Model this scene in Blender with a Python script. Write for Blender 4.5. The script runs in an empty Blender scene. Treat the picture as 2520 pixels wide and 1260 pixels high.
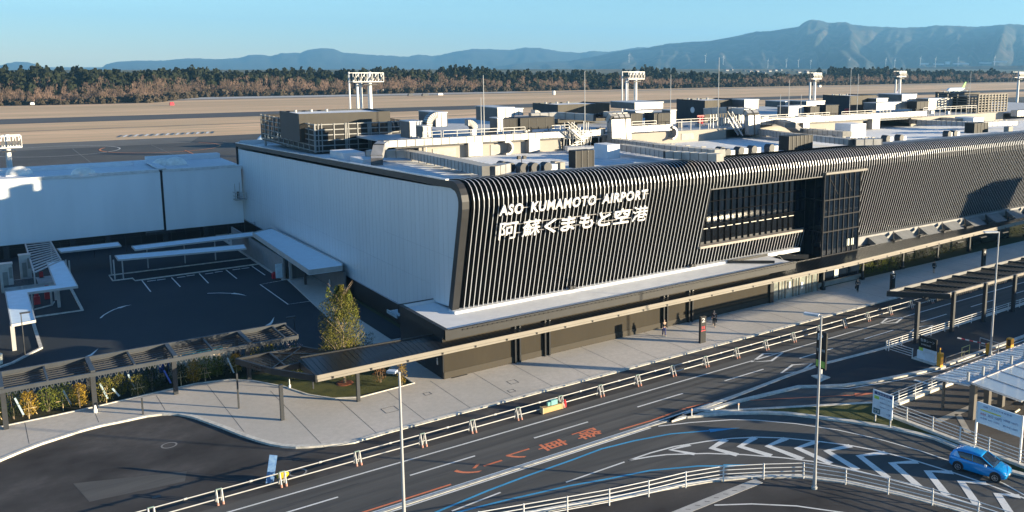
import bpy, bmesh, math, random
from mathutils import Vector, Matrix, noise
R = math.radians
random.seed(7)
S = bpy.context.scene
COL = S.collection

# ---------------------------------------------------------------- camera
FPX, PITCH, ROLL, AZ, CX, CY, EYE = 2137.716, 0.1496517, 0.0061866, 0.6559842, 1537.877, 471.133, 28.4
_cp, _sp = math.cos(PITCH), math.sin(PITCH)
FW = Vector((math.sin(AZ)*_cp, math.cos(AZ)*_cp, -_sp))
_rt = Vector((math.cos(AZ), -math.sin(AZ), 0)); _up = _rt.cross(FW)
RT = math.cos(ROLL)*_rt + math.sin(ROLL)*_up
UP = -math.sin(ROLL)*_rt + math.cos(ROLL)*_up
CAM = Vector((0, 0, EYE))
cd = bpy.data.cameras.new('camera'); cam = bpy.data.objects.new('camera', cd); COL.objects.link(cam)
M = Matrix((RT, UP, -FW)).transposed().to_4x4(); M.translation = CAM
cam.matrix_world = M
cd.sensor_fit = 'HORIZONTAL'; cd.sensor_width = 36; cd.lens = FPX*36/2520
cd.shift_x = (1260-CX)/2520; cd.shift_y = (CY-630)/2520
cd.clip_start = 0.5; cd.clip_end = 60000
S.camera = cam

# ---------------------------------------------------------------- sky and sun
SUN_AZ, SUN_EL = R(-46), R(9.0)
SUNV = Vector((math.cos(SUN_AZ)*math.cos(SUN_EL), math.sin(SUN_AZ)*math.cos(SUN_EL), math.sin(SUN_EL)))
w = bpy.data.worlds.new('World'); S.world = w; w.use_nodes = True
nt = w.node_tree; nt.nodes.clear()
sky = nt.nodes.new('ShaderNodeTexSky'); sky.sky_type = 'NISHITA'; sky.sun_disc = False
sky.sun_elevation = SUN_EL; sky.sun_rotation = math.pi/2 - SUN_AZ
sky.altitude = 190; sky.air_density = 0.95; sky.dust_density = 0.0; sky.ozone_density = 4.2
bg = nt.nodes.new('ShaderNodeBackground'); bg.inputs['Strength'].default_value = 0.077
wo = nt.nodes.new('ShaderNodeOutputWorld')
hs = nt.nodes.new('ShaderNodeHueSaturation'); hs.inputs['Saturation'].default_value = 1.0; nt.links.new(sky.outputs[0], hs.inputs['Color']); nt.links.new(hs.outputs[0], bg.inputs[0]); nt.links.new(bg.outputs[0], wo.inputs[0])
sl = bpy.data.lights.new('sun', 'SUN'); sl.energy = 5.0; sl.angle = R(0.53); sl.color = (1.0, 0.83, 0.57)
so = bpy.data.objects.new('sun', sl); COL.objects.link(so)
so.rotation_euler = SUNV.to_track_quat('Z', 'Y').to_euler(); so.location = (60, -60, 90)
S.view_settings.view_transform = 'Standard'; S.view_settings.look = 'None'
S.view_settings.exposure = 1.76; S.view_settings.gamma = 1.0
S.cycles.max_bounces = 6; S.cycles.diffuse_bounces = 3; S.cycles.glossy_bounces = 3
S.cycles.transparent_max_bounces = 8; S.cycles.volume_bounces = 0

# ---------------------------------------------------------------- surveying: a sight line from the camera meets a real plane
def ray(px, py): return FW + RT*((px-CX)/FPX) - UP*((py-CY)/FPX)
def at(px, py, z=0.0):
    d = ray(px, py); return CAM + d*((z-EYE)/d.z)
def onY(px, py, Y):
    d = ray(px, py); return CAM + d*(Y/d.y)
def onX(px, py, X):
    d = ray(px, py); return CAM + d*(X/d.x)
def a2(pts, z=0.0): return [tuple(at(p[0], p[1], z))[:2] for p in pts]
def roofz(Y): return 16.9 - .0325*(Y-72)
def onroof(px, py, dz=0.0):
    d = ray(px, py); return CAM + d*((16.9+.0325*72+dz-EYE)/(d.z+.0325*d.y))

# ---------------------------------------------------------------- materials
MATS = {}
def mat(name, rgb, rough=.7, metal=0.0, var=.12, scale=1.5, spec=.5, rgb2=None, detail=4, bump=0.0, coat=0.0, stretch=None, mask=(.35, .65)):
    if name in MATS: return MATS[name]
    m = bpy.data.materials.new(name); m.use_nodes = True; t = m.node_tree; n = t.nodes; L = t.links
    b = n['Principled BSDF']; b.inputs['Roughness'].default_value = rough; b.inputs['Metallic'].default_value = metal
    b.inputs['Specular IOR Level'].default_value = spec
    if coat: b.inputs['Coat Weight'].default_value = coat; b.inputs['Coat Roughness'].default_value = .05
    tc = n.new('ShaderNodeTexCoord'); src = tc.outputs['Object']
    if stretch:
        mp = n.new('ShaderNodeMapping'); mp.inputs['Scale'].default_value = stretch; L.new(src, mp.inputs[0]); src = mp.outputs[0]
    nz = n.new('ShaderNodeTexNoise'); nz.inputs['Scale'].default_value = scale; nz.inputs['Detail'].default_value = detail
    L.new(src, nz.inputs['Vector'])
    cr = n.new('ShaderNodeValToRGB'); e = cr.color_ramp.elements
    if rgb2 is None:
        e[0].color = tuple(c*(1-var) for c in rgb)+(1,); e[1].color = tuple(min(1, c*(1+var)) for c in rgb)+(1,)
    else:
        e[0].color = tuple(rgb)+(1,); e[1].color = tuple(rgb2)+(1,)
    e[0].position, e[1].position = mask
    L.new(nz.outputs['Fac'], cr.inputs[0]); L.new(cr.outputs[0], b.inputs['Base Color'])
    if bump:
        bp = n.new('ShaderNodeBump'); bp.inputs['Strength'].default_value = bump; bp.inputs['Distance'].default_value = .05
        L.new(nz.outputs['Fac'], bp.inputs['Height']); L.new(bp.outputs[0], b.inputs['Normal'])
    MATS[name] = m; return m

def two_scale(name, c1, c2, c3, s1, s2, rough=.9, stretch=(1, 1, 1), spec=.3, bump=0.0, p1=(.4, .6), p2=(.35, .65), f=.5):
    """base colour varies at two sizes: broad patches c1/c2, fine speckle towards c3"""
    if name in MATS: return MATS[name]
    m = bpy.data.materials.new(name); m.use_nodes = True; t = m.node_tree; n = t.nodes; L = t.links
    b = n['Principled BSDF']; b.inputs['Roughness'].default_value = rough; b.inputs['Specular IOR Level'].default_value = spec
    tc = n.new('ShaderNodeTexCoord'); mp = n.new('ShaderNodeMapping'); mp.inputs['Scale'].default_value = stretch
    L.new(tc.outputs['Object'], mp.inputs[0])
    A = n.new('ShaderNodeTexNoise'); A.inputs['Scale'].default_value = s1; A.inputs['Detail'].default_value = 6
    B = n.new('ShaderNodeTexNoise'); B.inputs['Scale'].default_value = s2; B.inputs['Detail'].default_value = 8; B.inputs['Roughness'].default_value = .65
    L.new(mp.outputs[0], A.inputs['Vector']); L.new(mp.outputs[0], B.inputs['Vector'])
    ra = n.new('ShaderNodeValToRGB'); rb = n.new('ShaderNodeValToRGB')
    ra.color_ramp.elements[0].position, ra.color_ramp.elements[1].position = p1
    rb.color_ramp.elements[0].position, rb.color_ramp.elements[1].position = p2
    ra.color_ramp.elements[0].color = c1+(1,); ra.color_ramp.elements[1].color = c2+(1,)
    rb.color_ramp.elements[0].color = (0, 0, 0, 1); rb.color_ramp.elements[1].color = (f, f, f, 1)
    L.new(A.outputs['Fac'], ra.inputs[0]); L.new(B.outputs['Fac'], rb.inputs[0])
    mx = n.new('ShaderNodeMixRGB'); mx.inputs['Color2'].default_value = c3+(1,)
    L.new(rb.outputs[0], mx.inputs['Fac']); L.new(ra.outputs[0], mx.inputs['Color1']); L.new(mx.outputs[0], b.inputs['Base Color'])
    if bump:
        bp = n.new('ShaderNodeBump'); bp.inputs['Strength'].default_value = bump; bp.inputs['Distance'].default_value = .1
        L.new(B.outputs['Fac'], bp.inputs['Height']); L.new(bp.outputs[0], b.inputs['Normal'])
    MATS[name] = m; return m

ASPHALT = two_scale('asphalt_road', (.082, .082, .080), (.118, .115, .110), (.060, .060, .059), .11, 1.1, .85, (.10, 1, 1), f=.75)
ASPHALT_NEW = two_scale('asphalt_new', (.026, .024, .024), (.085, .08, .078), (.040, .038, .038), .16, 1.3, .88, (.8, 1, 1), f=.7)
ASPHALT_LOT = two_scale('asphalt_lot', (.018, .026, .034), (.030, .036, .044), (.022, .028, .034), .06, 1.2, .8, f=.5)
PAVE = two_scale('paving_concrete', (.46, .43, .385), (.54, .50, .455), (.38, .355, .32), .09, 2.5, .85, f=.5)
KERB = mat('kerb_concrete', (.54, .52, .47), .8, var=.16, scale=3)
LAWN = two_scale('lawn', (.035, .05, .012), (.075, .085, .02), (.10, .09, .035), .8, 9, .95, bump=.6)
DRYGRASS = two_scale('dry_grass', (.58, .38, .22), (.84, .54, .32), (.44, .33, .19), .02, .16, .95, (.13, 1, 1), f=.9)
PAINT_W = two_scale('road_paint_white', (.66, .66, .63), (.74, .74, .72), (.36, .36, .35), .4, 7, .7, f=.55, p2=(.52, .7))
PAINT_R = two_scale('road_paint_red', (.62, .17, .08), (.70, .22, .11), (.28, .12, .08), .4, 7, .7, f=.6, p2=(.5, .7))
PAINT_B = two_scale('road_paint_blue', (.05, .28, .50), (.07, .34, .58), (.06, .18, .28), .4, 7, .7, f=.6, p2=(.5, .7))
WHITE = mat('white_paint', (.66, .66, .65), .45, var=.05)
STEELW = mat('galvanised_white', (.42, .42, .41), .5, .2, var=.08)
DARK = mat('dark_charcoal', (.016, .017, .020), .45, .2, var=.15)
BLACK = mat('black_paint', (.010, .011, .013), .4, var=.2)
CHAR2 = mat('bronze_grey_steel', (.034, .036, .041), .5, .2, var=.1)
BEIGE = mat('beige_fascia', (.205, .185, .155), .6, var=.05, scale=.6)

# ---------------------------------------------------------------- mesh builder
class MB:
    def __init__(s): s.v = []; s.f = []; s.pc = []
    def add(s, vs, fs):
        o = len(s.v); s.pc.append((o, len(s.f))); s.v += [tuple(p) for p in vs]; s.f += [tuple(i+o for i in f) for f in fs]; return s
    def box(s, x0, x1, y0, y1, z0, z1):
        return s.add([(x0,y0,z0),(x1,y0,z0),(x1,y1,z0),(x0,y1,z0),(x0,y0,z1),(x1,y0,z1),(x1,y1,z1),(x0,y1,z1)],
                     [(3,2,1,0),(4,5,6,7),(0,1,5,4),(1,2,6,5),(2,3,7,6),(3,0,4,7)])
    def bar(s, p, q, w, h=None, upv=(0,0,1)):
        p, q = Vector(p), Vector(q); h = w if h is None else h
        d = (q-p).normalized(); u = Vector(upv)
        if abs(d.dot(u)) > .99: u = Vector((0, 1, 0))
        a = d.cross(u).normalized()*w/2; b = a.cross(d).normalized()*h/2
        return s.add([p-a-b, p+a-b, p+a+b, p-a+b, q-a-b, q+a-b, q+a+b, q-a+b],
                     [(0,1,2,3),(7,6,5,4),(0,4,5,1),(1,5,6,2),(2,6,7,3),(3,7,4,0)])
    def tube(s, p, q, r, r2=None, n=8):
        p, q = Vector(p), Vector(q); r2 = r if r2 is None else r2
        d = (q-p).normalized(); u = Vector((0, 0, 1)) if abs(d.z) < .9 else Vector((1, 0, 0))
        a = d.cross(u).normalized(); b = d.cross(a)
        vs = [p+(a*math.cos(t)+b*math.sin(t))*r for t in [2*math.pi*i/n for i in range(n)]]
        vs += [q+(a*math.cos(t)+b*math.sin(t))*r2 for t in [2*math.pi*i/n for i in range(n)]]
        fs = [(i, i+n, (i+1) % n+n, (i+1) % n) for i in range(n)]
        fs += [tuple(range(n)), tuple(range(2*n-1, n-1, -1))]
        return s.add(vs, fs)
    def prism(s, pts, z0, z1):
        """closed outline pts (x, y) raised from z0 to z1 (numbers, or functions of x, y)"""
        n = len(pts); A = sum(pts[i][0]*pts[(i+1) % n][1]-pts[(i+1) % n][0]*pts[i][1] for i in range(n))
        if A < 0: pts = pts[::-1]
        g = lambda z, p: z(*p) if callable(z) else z
        vs = [(p[0], p[1], g(z0, p)) for p in pts]+[(p[0], p[1], g(z1, p)) for p in pts]
        return s.add(vs, [tuple(range(n-1, -1, -1)), tuple(range(n, 2*n))]+[(i, (i+1) % n, (i+1) % n+n, i+n) for i in range(n)])
    def sheet(s, pts, z):
        n = len(pts); A = sum(pts[i][0]*pts[(i+1) % n][1]-pts[(i+1) % n][0]*pts[i][1] for i in range(n))
        if A < 0: pts = pts[::-1]
        return s.add([(p[0], p[1], z(*p) if callable(z) else z) for p in pts], [tuple(range(n))])
    def slab_along(s, path, w, z0, z1, closed=False):
        """a strip of width w following path, as a raised slab (or a sheet when z0 is None)"""
        n = len(path); P = [Vector((p[0], p[1])) for p in path]; l = []; r = []
        for i in range(n):
            if closed: d = P[(i+1) % n]-P[i-1]
            else: d = P[min(i+1, n-1)]-P[max(i-1, 0)]
            d.normalize(); nn = Vector((-d.y, d.x))*w/2
            l.append(P[i]+nn); r.append(P[i]-nn)
        m = n if closed else n-1
        for i in range(m):
            j = (i+1) % n; q = [l[i], r[i], r[j], l[j]]
            if z0 is None: s.add([(p.x, p.y, z1) for p in q], [(0, 1, 2, 3)])
            else:
                s.add([(p.x, p.y, z0) for p in q]+[(p.x, p.y, z1) for p in q], [(4,5,6,7),(0,3,7,4),(1,5,6,2)][:3])
                if not closed and i == 0: s.add([(p.x, p.y, z) for z in (z0, z1) for p in (l[0], r[0])], [(0,1,3,2)])
                if not closed and i == m-1: s.add([(p.x, p.y, z) for z in (z0, z1) for p in (l[-1], r[-1])], [(0,2,3,1)])
        return s

EACH = set('downpipe drop_leg pier cage_post cage_leg roof_vent cross_beam long_beam wall_panel roof_upstand roof_kerb white_roundel poster fence_post board_leg support_leg post_base open_frame_beam strip_lamp bracket wheel back_beam fin_kerb lamp_head parapet_upstand parapet post foot_plate brace slat edge_line cap front_wall machine_slot rear_wall black_cheek mast_leg landing_gear flood_lamp platform rail_pair end_beam slim_post thick_post blade upper_pipe jamb tower_mullion mural pillar black_pipe panel_board board_panel cabinet_panel curb'.split())
def world_off(p):
    o = Vector((0, 0, 0))
    while p is not None: o += Vector(p.location); p = p.parent
    return o
def obj(name, mb, m, parent=None, smooth=False):
    if parent is not None and name in EACH and len(getattr(mb, 'pc', [])) > 1 and len(mb.pc) <= 90:
        pc = mb.pc+[(len(mb.v), len(mb.f))]; last = None
        for (v0, f0), (v1, f1) in zip(pc, pc[1:]):
            q = MB(); q.v = mb.v[v0:v1]; q.f = [tuple(i-v0 for i in f) for f in mb.f[f0:f1]]; last = obj(name, q, m, parent, smooth)
        return last
    me = bpy.data.meshes.new(name); o = bpy.data.objects.new(name, me)
    off = world_off(parent) if parent else Vector((0, 0, 0))
    base = off
    if parent is None and mb.v:
        xs = [v[0] for v in mb.v]; ys = [v[1] for v in mb.v]; zs = [v[2] for v in mb.v]
        base = Vector(((min(xs)+max(xs))/2, (min(ys)+max(ys))/2, min(zs)))
        if max(xs)-min(xs) > 150: base = Vector((0, 0, 0))
    me.from_pydata([(v[0]-base.x, v[1]-base.y, v[2]-base.z) for v in mb.v], [], mb.f); me.validate()
    bm = bmesh.new(); bm.from_mesh(me); bmesh.ops.recalc_face_normals(bm, faces=bm.faces[:]) if len(mb.f) < 60000 else None; bm.to_mesh(me); bm.free()
    me.materials.append(m)
    if smooth: me.shade_smooth()
    COL.objects.link(o)
    if parent: o.parent = parent
    else: o.location = base
    return o
def obj2(name, pairs, parent=None):
    """one mesh with its surface pattern as a second material"""
    a = MB(); cut_ = []
    for mb, m in pairs: o_ = len(a.v); a.v += mb.v; a.f += [tuple(i+o_ for i in f) for f in mb.f]; cut_.append(len(a.f))
    o = obj(name, a, pairs[0][1], parent)
    for mb, m in pairs[1:]: o.data.materials.append(m)
    if len(o.data.polygons) == len(a.f):
        k = 0
        for i, p in enumerate(o.data.polygons):
            while i >= cut_[k]: k += 1
            p.material_index = k
    return o
def flatobj(name, mb, m, parent=None):
    """open sheets: keep the normals pointing up as built"""
    me = bpy.data.meshes.new(name); o = bpy.data.objects.new(name, me)
    base = world_off(parent) if parent else Vector((0, 0, 0))
    me.from_pydata([(v[0]-base.x, v[1]-base.y, v[2]-base.z) for v in mb.v], [], mb.f)
    me.materials.append(m); COL.objects.link(o)
    if parent: o.parent = parent
    return o
def thing(name, loc, label, cat, group=None):
    o = bpy.data.objects.new(name, None); COL.objects.link(o); o.location = loc; o.empty_display_size = .5
    o['label'] = label; o['category'] = cat
    if group: o['group'] = group
    return o
def tag(o, label, cat, group=None):
    o['label'] = label; o['category'] = cat
    if group: o['group'] = group
    return o
def struct(o): o['kind'] = 'structure'; return o
def stuff(o): o['kind'] = 'stuff'; return o
def copy_thing(root, loc, label, rotz=None):
    r = root.copy(); COL.objects.link(r); r.location = loc; r['label'] = label
    if rotz is not None: r.rotation_euler = (0, 0, rotz)
    for ch in list(root.children):
        c = ch.copy(); COL.objects.link(c); c.parent = r
        for g in list(ch.children):
            d = g.copy(); COL.objects.link(d); d.parent = c
    return r
ORD = ['first','second','third','fourth','fifth','sixth','seventh','eighth','ninth','tenth','eleventh','twelfth','thirteenth','fourteenth','fifteenth','sixteenth','seventeenth','eighteenth','nineteenth','twentieth']

def lettering(name, body, size, m, origin, xdir, ydir, parent=None, extrude=0.0, bold=0.0, width=None, height=None, spacing=1.0):
    """real letters as a mesh: xdir is the reading direction, ydir the letters' up"""
    c = bpy.data.curves.new(name, 'FONT'); c.body = body; c.size = size; c.extrude = extrude; c.offset = bold; c.space_character = spacing
    c.resolution_u = 3
    t = bpy.data.objects.new('tmp', c); COL.objects.link(t); bpy.context.view_layer.update()
    me = bpy.data.meshes.new_from_object(t); COL.objects.unlink(t); bpy.data.objects.remove(t); me.name = name
    xs = [v.co.x for v in me.vertices]; ys = [v.co.y for v in me.vertices]
    x0, x1, y0, y1 = min(xs), max(xs), min(ys), max(ys)
    sx = width/(x1-x0) if width else 1; sy = height/(y1-y0) if height else (sx if width else 1)
    X = Vector(xdir).normalized(); Y = Vector(ydir).normalized(); Z = X.cross(Y).normalized()
    off = world_off(parent) if parent else Vector(origin)
    for v in me.vertices:
        p = Vector(origin)+X*((v.co.x-x0)*sx)+Y*((v.co.y-y0)*sy)+Z*v.co.z
        v.co = p-off
    me.materials.clear(); me.materials.append(m)
    o = bpy.data.objects.new(name, me); COL.objects.link(o)
    if parent: o.parent = parent
    else: o.location = origin
    return o
# ================================================================ THE SETTING: ground
def outline(*pts): return list(pts)
far = two_scale('far_plain', (.055, .065, .028), (.16, .13, .07), (.03, .045, .02), .0025, .02, .95, f=.7)
g = MB()
for (ya, za), (yb_, zb_) in zip([(-1400, -.06), (2300, -.06), (3300, -90), (12400, -92)], [(2300, -.06), (3300, -90), (12400, -92)]): g.add([(-4900, ya, za), (12400, ya, za), (12400, yb_, zb_), (-4900, yb_, zb_)], [(0, 1, 2, 3)])
struct(flatobj('ground', g, far))
struct(flatobj('airfield_grass', MB().sheet([(-600, 150), (2600, 150), (2600, 726), (420, 716), (130, 700), (100, 640), (-600, 640)], -.03), DRYGRASS))
struct(flatobj('apron', MB().sheet([(-500, 148.6), (1500, 148.6), (1500, 346), (-500, 346)], 0.0),
       two_scale('apron_asphalt', (.060, .060, .058), (.085, .083, .078), (.045, .045, .045), .03, .2, .85, f=.5)))
apc = two_scale('apron_concrete', (.13, .125, .115), (.16, .155, .145), (.10, .10, .09), .03, .3, .85, f=.5)
struct(flatobj('apron_shoulder', MB().sheet([(-500, 322), (62, 322), (70, 346), (-500, 346)], .02), apc))
rwy = two_scale('runway_asphalt', (.075, .072, .068), (.10, .096, .092), (.055, .052, .05), .02, .2, .85, (.2, 1, 1), f=.5)
struct(flatobj('runway', MB().sheet([(-600, 452), (2600, 452), (2600, 490), (-600, 490)], .02), rwy))
struct(flatobj('taxiway', MB().sheet([(150, 346), (1500, 346), (1500, 380), (200, 380), (190, 372)], .0), rwy))
track = mat('worn_track', (.26, .19, .12), .95, var=.2, scale=.1)
struct(flatobj('service_track', MB().sheet([(-600, 404), (2600, 404), (2600, 408), (-600, 408)], .0), track))
struct(flatobj('gravel_strip', MB().sheet([(-600, 632), (110, 636), (118, 645), (2600, 690), (2600, 705), (118, 660), (90, 640), (-600, 640)], -.01), mat('gravel_strip', (.20, .17, .14), .95, var=.3, scale=.05)))
pale = mat('pale_concrete', (.42, .42, .41), .8, var=.1, scale=.05)
struct(flatobj('perimeter_road', MB().sheet([(118, 662), (405, 668), (398, 686), (122, 690)], .03), pale))
struct(flatobj('far_road', MB().sheet([(610, 720), (860, 722), (880, 740), (600, 738)], .03), pale))
green = mat('far_green', (.10, .16, .05), .95, var=.2, scale=.05)
struct(flatobj('far_meadow', MB().sheet([(520, 712), (640, 715), (900, 723), (1060, 728), (1080, 760), (520, 748)], .0), green))

# forecourt roads (z 0) and the raised terminal pavement
struct(flatobj('road', MB().sheet([(-120, -60), (420, -60), (420, 62), (-120, 62)], 0.0), ASPHALT))
bay = [(-60, 57.2)]+[(x, 57.2) for x in (0, 20, 24)]+[(24, 62), (18, 63.4), (14.3, 71), (11.5, 76.4), (8, 77), (-5, 73.5), (-60, 60)]
struct(flatobj('dropoff_lane', MB().sheet([(-60, 57.0), (420, 57.0), (420, 64), (23, 64), (18, 66), (14, 77), (6, 78), (0, 77), (-60, 66)], .004), ASPHALT_NEW))
struct(flatobj('asphalt_patch', MB().sheet(a2([(180, 1190), (460, 1160), (455, 1185), (220, 1235)]), .010), ASPHALT))
outer = a2([(-260, 1250), (0, 1130), (50, 1109), (100, 1090), (200, 1058), (250, 1045), (300, 1035), (360, 1022), (400, 1017), (440, 1017), (480, 1025), (550, 1050), (600, 1070), (640, 1083), (670, 1091), (700, 1096), (730, 1098), (760, 1097), (800, 1094), (840, 1090), (870, 1086)], .13)
outer += [(24, 61.15), (30, 61.15), (420, 61.15)]
inner = [(420, 69.4), (97, 69.4), (32.6, 69.4), (32.6, 81), (35.4, 81), (35.4, 152), (31.6, 152), (31.6, 113.5), (32.2, 113.5), (30.0, 84), (30.0, 69.3), (25.0, 69.0), (23.1, 70.1), (21.7, 72.2), (20.6, 75.3), (18.8, 78.4), (17.2, 79.9), (14.7, 80.6), (10.8, 80.3), (7, 79.9), (3.8, 79.75), (-20, 79.6)]
struct(obj('pavement', MB().prism(outer+inner, -.02, .13), PAVE))
kb = MB().slab_along(outer, .34, -.02, .16)
struct(obj('kerb', kb, KERB))
ik = MB().slab_along(inner[9:], .16, .0, .19); struct(obj('planting_kerb', ik, KERB))
# saw-cut joints in the pavement
jm = MB()
for x in [2.2, 6.8, 11.4, 15.4, 19.4, 23.4, 27.4, 31.4]+[31.4+4*i for i in range(1, 40)]:
    y1 = 79.6 if x < 17 else (75 if x < 20.7 else (70 if x < 24 else 69.0))
    y0 = 61.3
    if x < 17.6:
        y0 = {2.2: 74.8, 6.8: 76.2, 11.4: 75.8, 15.4: 67.6}.get(x, 62.5)
    jm.add([(x-.02, y0, .134), (x+.02, y0, .134), (x+.02, y1, .134), (x-.02, y1, .134)], [(0, 1, 2, 3)])
struct(flatobj('pavement_joints', jm, mat('joint_dark', (.10, .095, .09), .9)))
cov = MB()
for (px, py, s) in [(960, 1008, .55), (1052, 969, .28), (1262, 940, .4), (1259, 962, .28)]:
    c = at(px, py, .13); q = s
    for a in ((-q, -q, q, -q), (q, -q, q, q), (q, q, -q, q), (-q, q, -q, -q)):
        cov.bar((c.x+a[0], c.y+a[1], .135), (c.x+a[2], c.y+a[3], .135), .045, .01)
struct(obj('pavement_covers', cov, mat('joint_dark', (.10, .095, .09))))
# parking lot behind the pergola
struct(flatobj('parking_lot', MB().sheet([(-40, 80.5), (35.6, 80.5), (35.6, 150), (-40, 150)], .004), ASPHALT_LOT))
struct(flatobj('planting_bed', MB().sheet([(-20, 79.7), (17.2, 79.9), (19.9, 77), (24.8, 69.2), (29.9, 69.4), (30, 84.2), (-20, 84.4)], .05), two_scale('planting_soil', (.014, .017, .008), (.03, .032, .014), (.05, .045, .02), .6, 5, .95, bump=.5)))
struct(flatobj('lawn', MB().sheet([(17.3, 80.0), (18.9, 78.5), (20.7, 75.4), (21.8, 72.3), (23.15, 70.2), (25, 69.1), (29.95, 69.4), (29.95, 74.5), (22, 79.6)], .09), LAWN))
# side court (bright bluish paving by the end wall) is the pavement's own strip; a dark drain lane runs beside the wall
struct(flatobj('wall_lane', MB().sheet([(33.2, 82), (35.45, 82), (35.45, 101), (33.2, 101)], .137), ASPHALT_LOT))

# ---------------------------------------------------------------- road markings
def marks(name, mb, m): return struct(flatobj(name, mb, m))
ZM = .010
lw = MB()
lw.slab_along([(-60, 55.85), (72, 55.85), (420, 55.85)], .16, None, ZM)
for i in range(-4, 30):
    x0 = 22.7+10.0*i if i else 22.7
    lw.slab_along([(x0, 53.6), (x0+5.0, 53.6)], .16, None, ZM)
# doubled solid line with the low divider
lw.slab_along([(-60, 50.35), (41, 50.35), (50, 50.6), (63, 51.2), (72, 50.7)], .17, None, ZM)
lw.slab_along([(-60, 49.75), (41, 49.75)], .15, None, ZM)
marks('lane_lines', lw, PAINT_W)
k2 = MB().slab_along([(-60, 50.05), (41, 50.05), (42.9, 49.95)], .26, .0, .05); struct(obj('lane_divider', k2, mat('divider_grey', (.38, .38, .36), .8, var=.2, scale=2)))
# diamonds ahead of the crossing
dm = MB()
for c in [[(1844.7, 892.6), (1876.7, 870), (1930.8, 866.8), (1900, 889)], [(1917, 920), (1949, 897), (2003, 893), (1974, 915.5)], [(2161.4, 798.6), (2181.7, 783), (2227.5, 779.3), (2207.3, 795)], [(2236, 819), (2255.5, 804), (2299, 799.5), (2279.7, 813)]]:
    P = a2(c); cx = sum(p[0] for p in P)/4; cy = sum(p[1] for p in P)/4
    dm.slab_along([(cx+(p[0]-cx)*.88, cy+(p[1]-cy)*.88) for p in P], .26, None, ZM, closed=True)
marks('diamond_marks', dm, PAINT_W)
# second carriageway: centre dashes, gore with chevrons, edge lines
l2 = MB()
l2.slab_along(a2([(1112, 1258), (1232, 1212)]), .15, None, ZM); l2.slab_along(a2([(1393, 1187), (1537, 1137)]), .15, None, ZM)
up_ = [(1548, 1133), (1600, 1115), (1660, 1099), (1740, 1086), (1800, 1079), (1860, 1076), (1930, 1078), (2010, 1086), (2090, 1096), (2160, 1109), (2250, 1133), (2330, 1158), (2420, 1188), (2520, 1226), (2620, 1268)]
lo_ = [(1548, 1133), (1600, 1124), (1640, 1119), (1740, 1116), (1830, 1119), (1930, 1127), (2010, 1137), (2090, 1154), (2170, 1174), (2250, 1196), (2340, 1224), (2440, 1256), (2520, 1284)]
UPW, LOW = a2(up_), a2(lo_)
l2.slab_along(UPW, .17, None, ZM); l2.slab_along(LOW, .17, None, ZM)
def along(path, t):
    L = [0]
    for a, b in zip(path, path[1:]): L.append(L[-1]+math.dist(a, b))
    s = t*L[-1] if t <= 1 else t
    for i in range(len(path)-1):
        if L[i+1] >= s or i == len(path)-2:
            u = (s-L[i])/(L[i+1]-L[i]); return (path[i][0]+(path[i+1][0]-path[i][0])*u, path[i][1]+(path[i+1][1]-path[i][1])*u)
chev = [((1698, 1095), (1650, 1107), (1710, 1118)), ((1786, 1082), (1752, 1103), (1815, 1120)), ((1858, 1077), (1821, 1099), (1898, 1122)), ((1935, 1079), (1890, 1098), (1975, 1130)), ((2010, 1087), (1962, 1103), (2045, 1141)),
        ((2094, 1097), (2035, 1110), (2110, 1156)), ((2180, 1114), (2115, 1122), (2185, 1176)), ((2258, 1137), (2195, 1140), (2262, 1198)), ((2345, 1163), (2283, 1160), (2330, 1219)), ((2428, 1190), (2365, 1185), (2405, 1243)), ((2510, 1222), (2455, 1216), (2490, 1270))]
for (a, b, c) in chev:
    l2.slab_along(a2([a, b, c]), .56 if a[0] > 1700 else .4, None, ZM+.003)
l2.slab_along(a2([(1620, 1049), (1700, 1040), (1800, 1033), (1860, 1034), (1960, 1043), (2060, 1058), (2160, 1080), (2260, 1108), (2360, 1142), (2470, 1190), (2560, 1240)]), .14, None, ZM)
marks('footway_line', MB().slab_along(a2([(1758, 1243), (1850, 1240), (1960, 1245), (2080, 1262)], .12), .14, None, .12), PAINT_W)
marks('gore_marks', l2, PAINT_W)
br = MB()
br.slab_along(a2([(1070, 1262), (1200, 1208), (1300, 1170), (1400, 1135), (1480, 1105), (1560, 1085), (1650, 1068), (1745, 1060)]), .20, None, ZM)
T = a2([(1744, 1056), (1748, 1064), (1822, 1053)]); br.add([(p[0], p[1], ZM) for p in T], [(0, 1, 2)])
br.slab_along(a2([(1120, 1262), (1250, 1230), (1400, 1196), (1500, 1178), (1600, 1158), (1720, 1147), (1780, 1147)]), .20, None, ZM)
T = a2([(1780, 1143), (1780, 1151), (1850, 1143)]); br.add([(p[0], p[1], ZM) for p in T], [(0, 1, 2)])
marks('blue_guide_line', br, PAINT_B)
rr = MB()
rr.slab_along(a2([(890, 1262), (1110, 1192)]), .17, None, ZM)
rr.slab_along(a2([(1525, 1058), (1600, 1036), (1690, 1004), (1740, 992), (1782, 988)]), .17, None, ZM)
rr.slab_along(a2([(1812, 987), (1950, 980), (2105, 972)]), .17, None, ZM)
T = a2([(2103, 968), (2105, 976), (2165, 966)]); rr.add([(p[0], p[1], ZM) for p in T], [(0, 1, 2)])
marks('red_guide_line', rr, PAINT_R)
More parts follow.
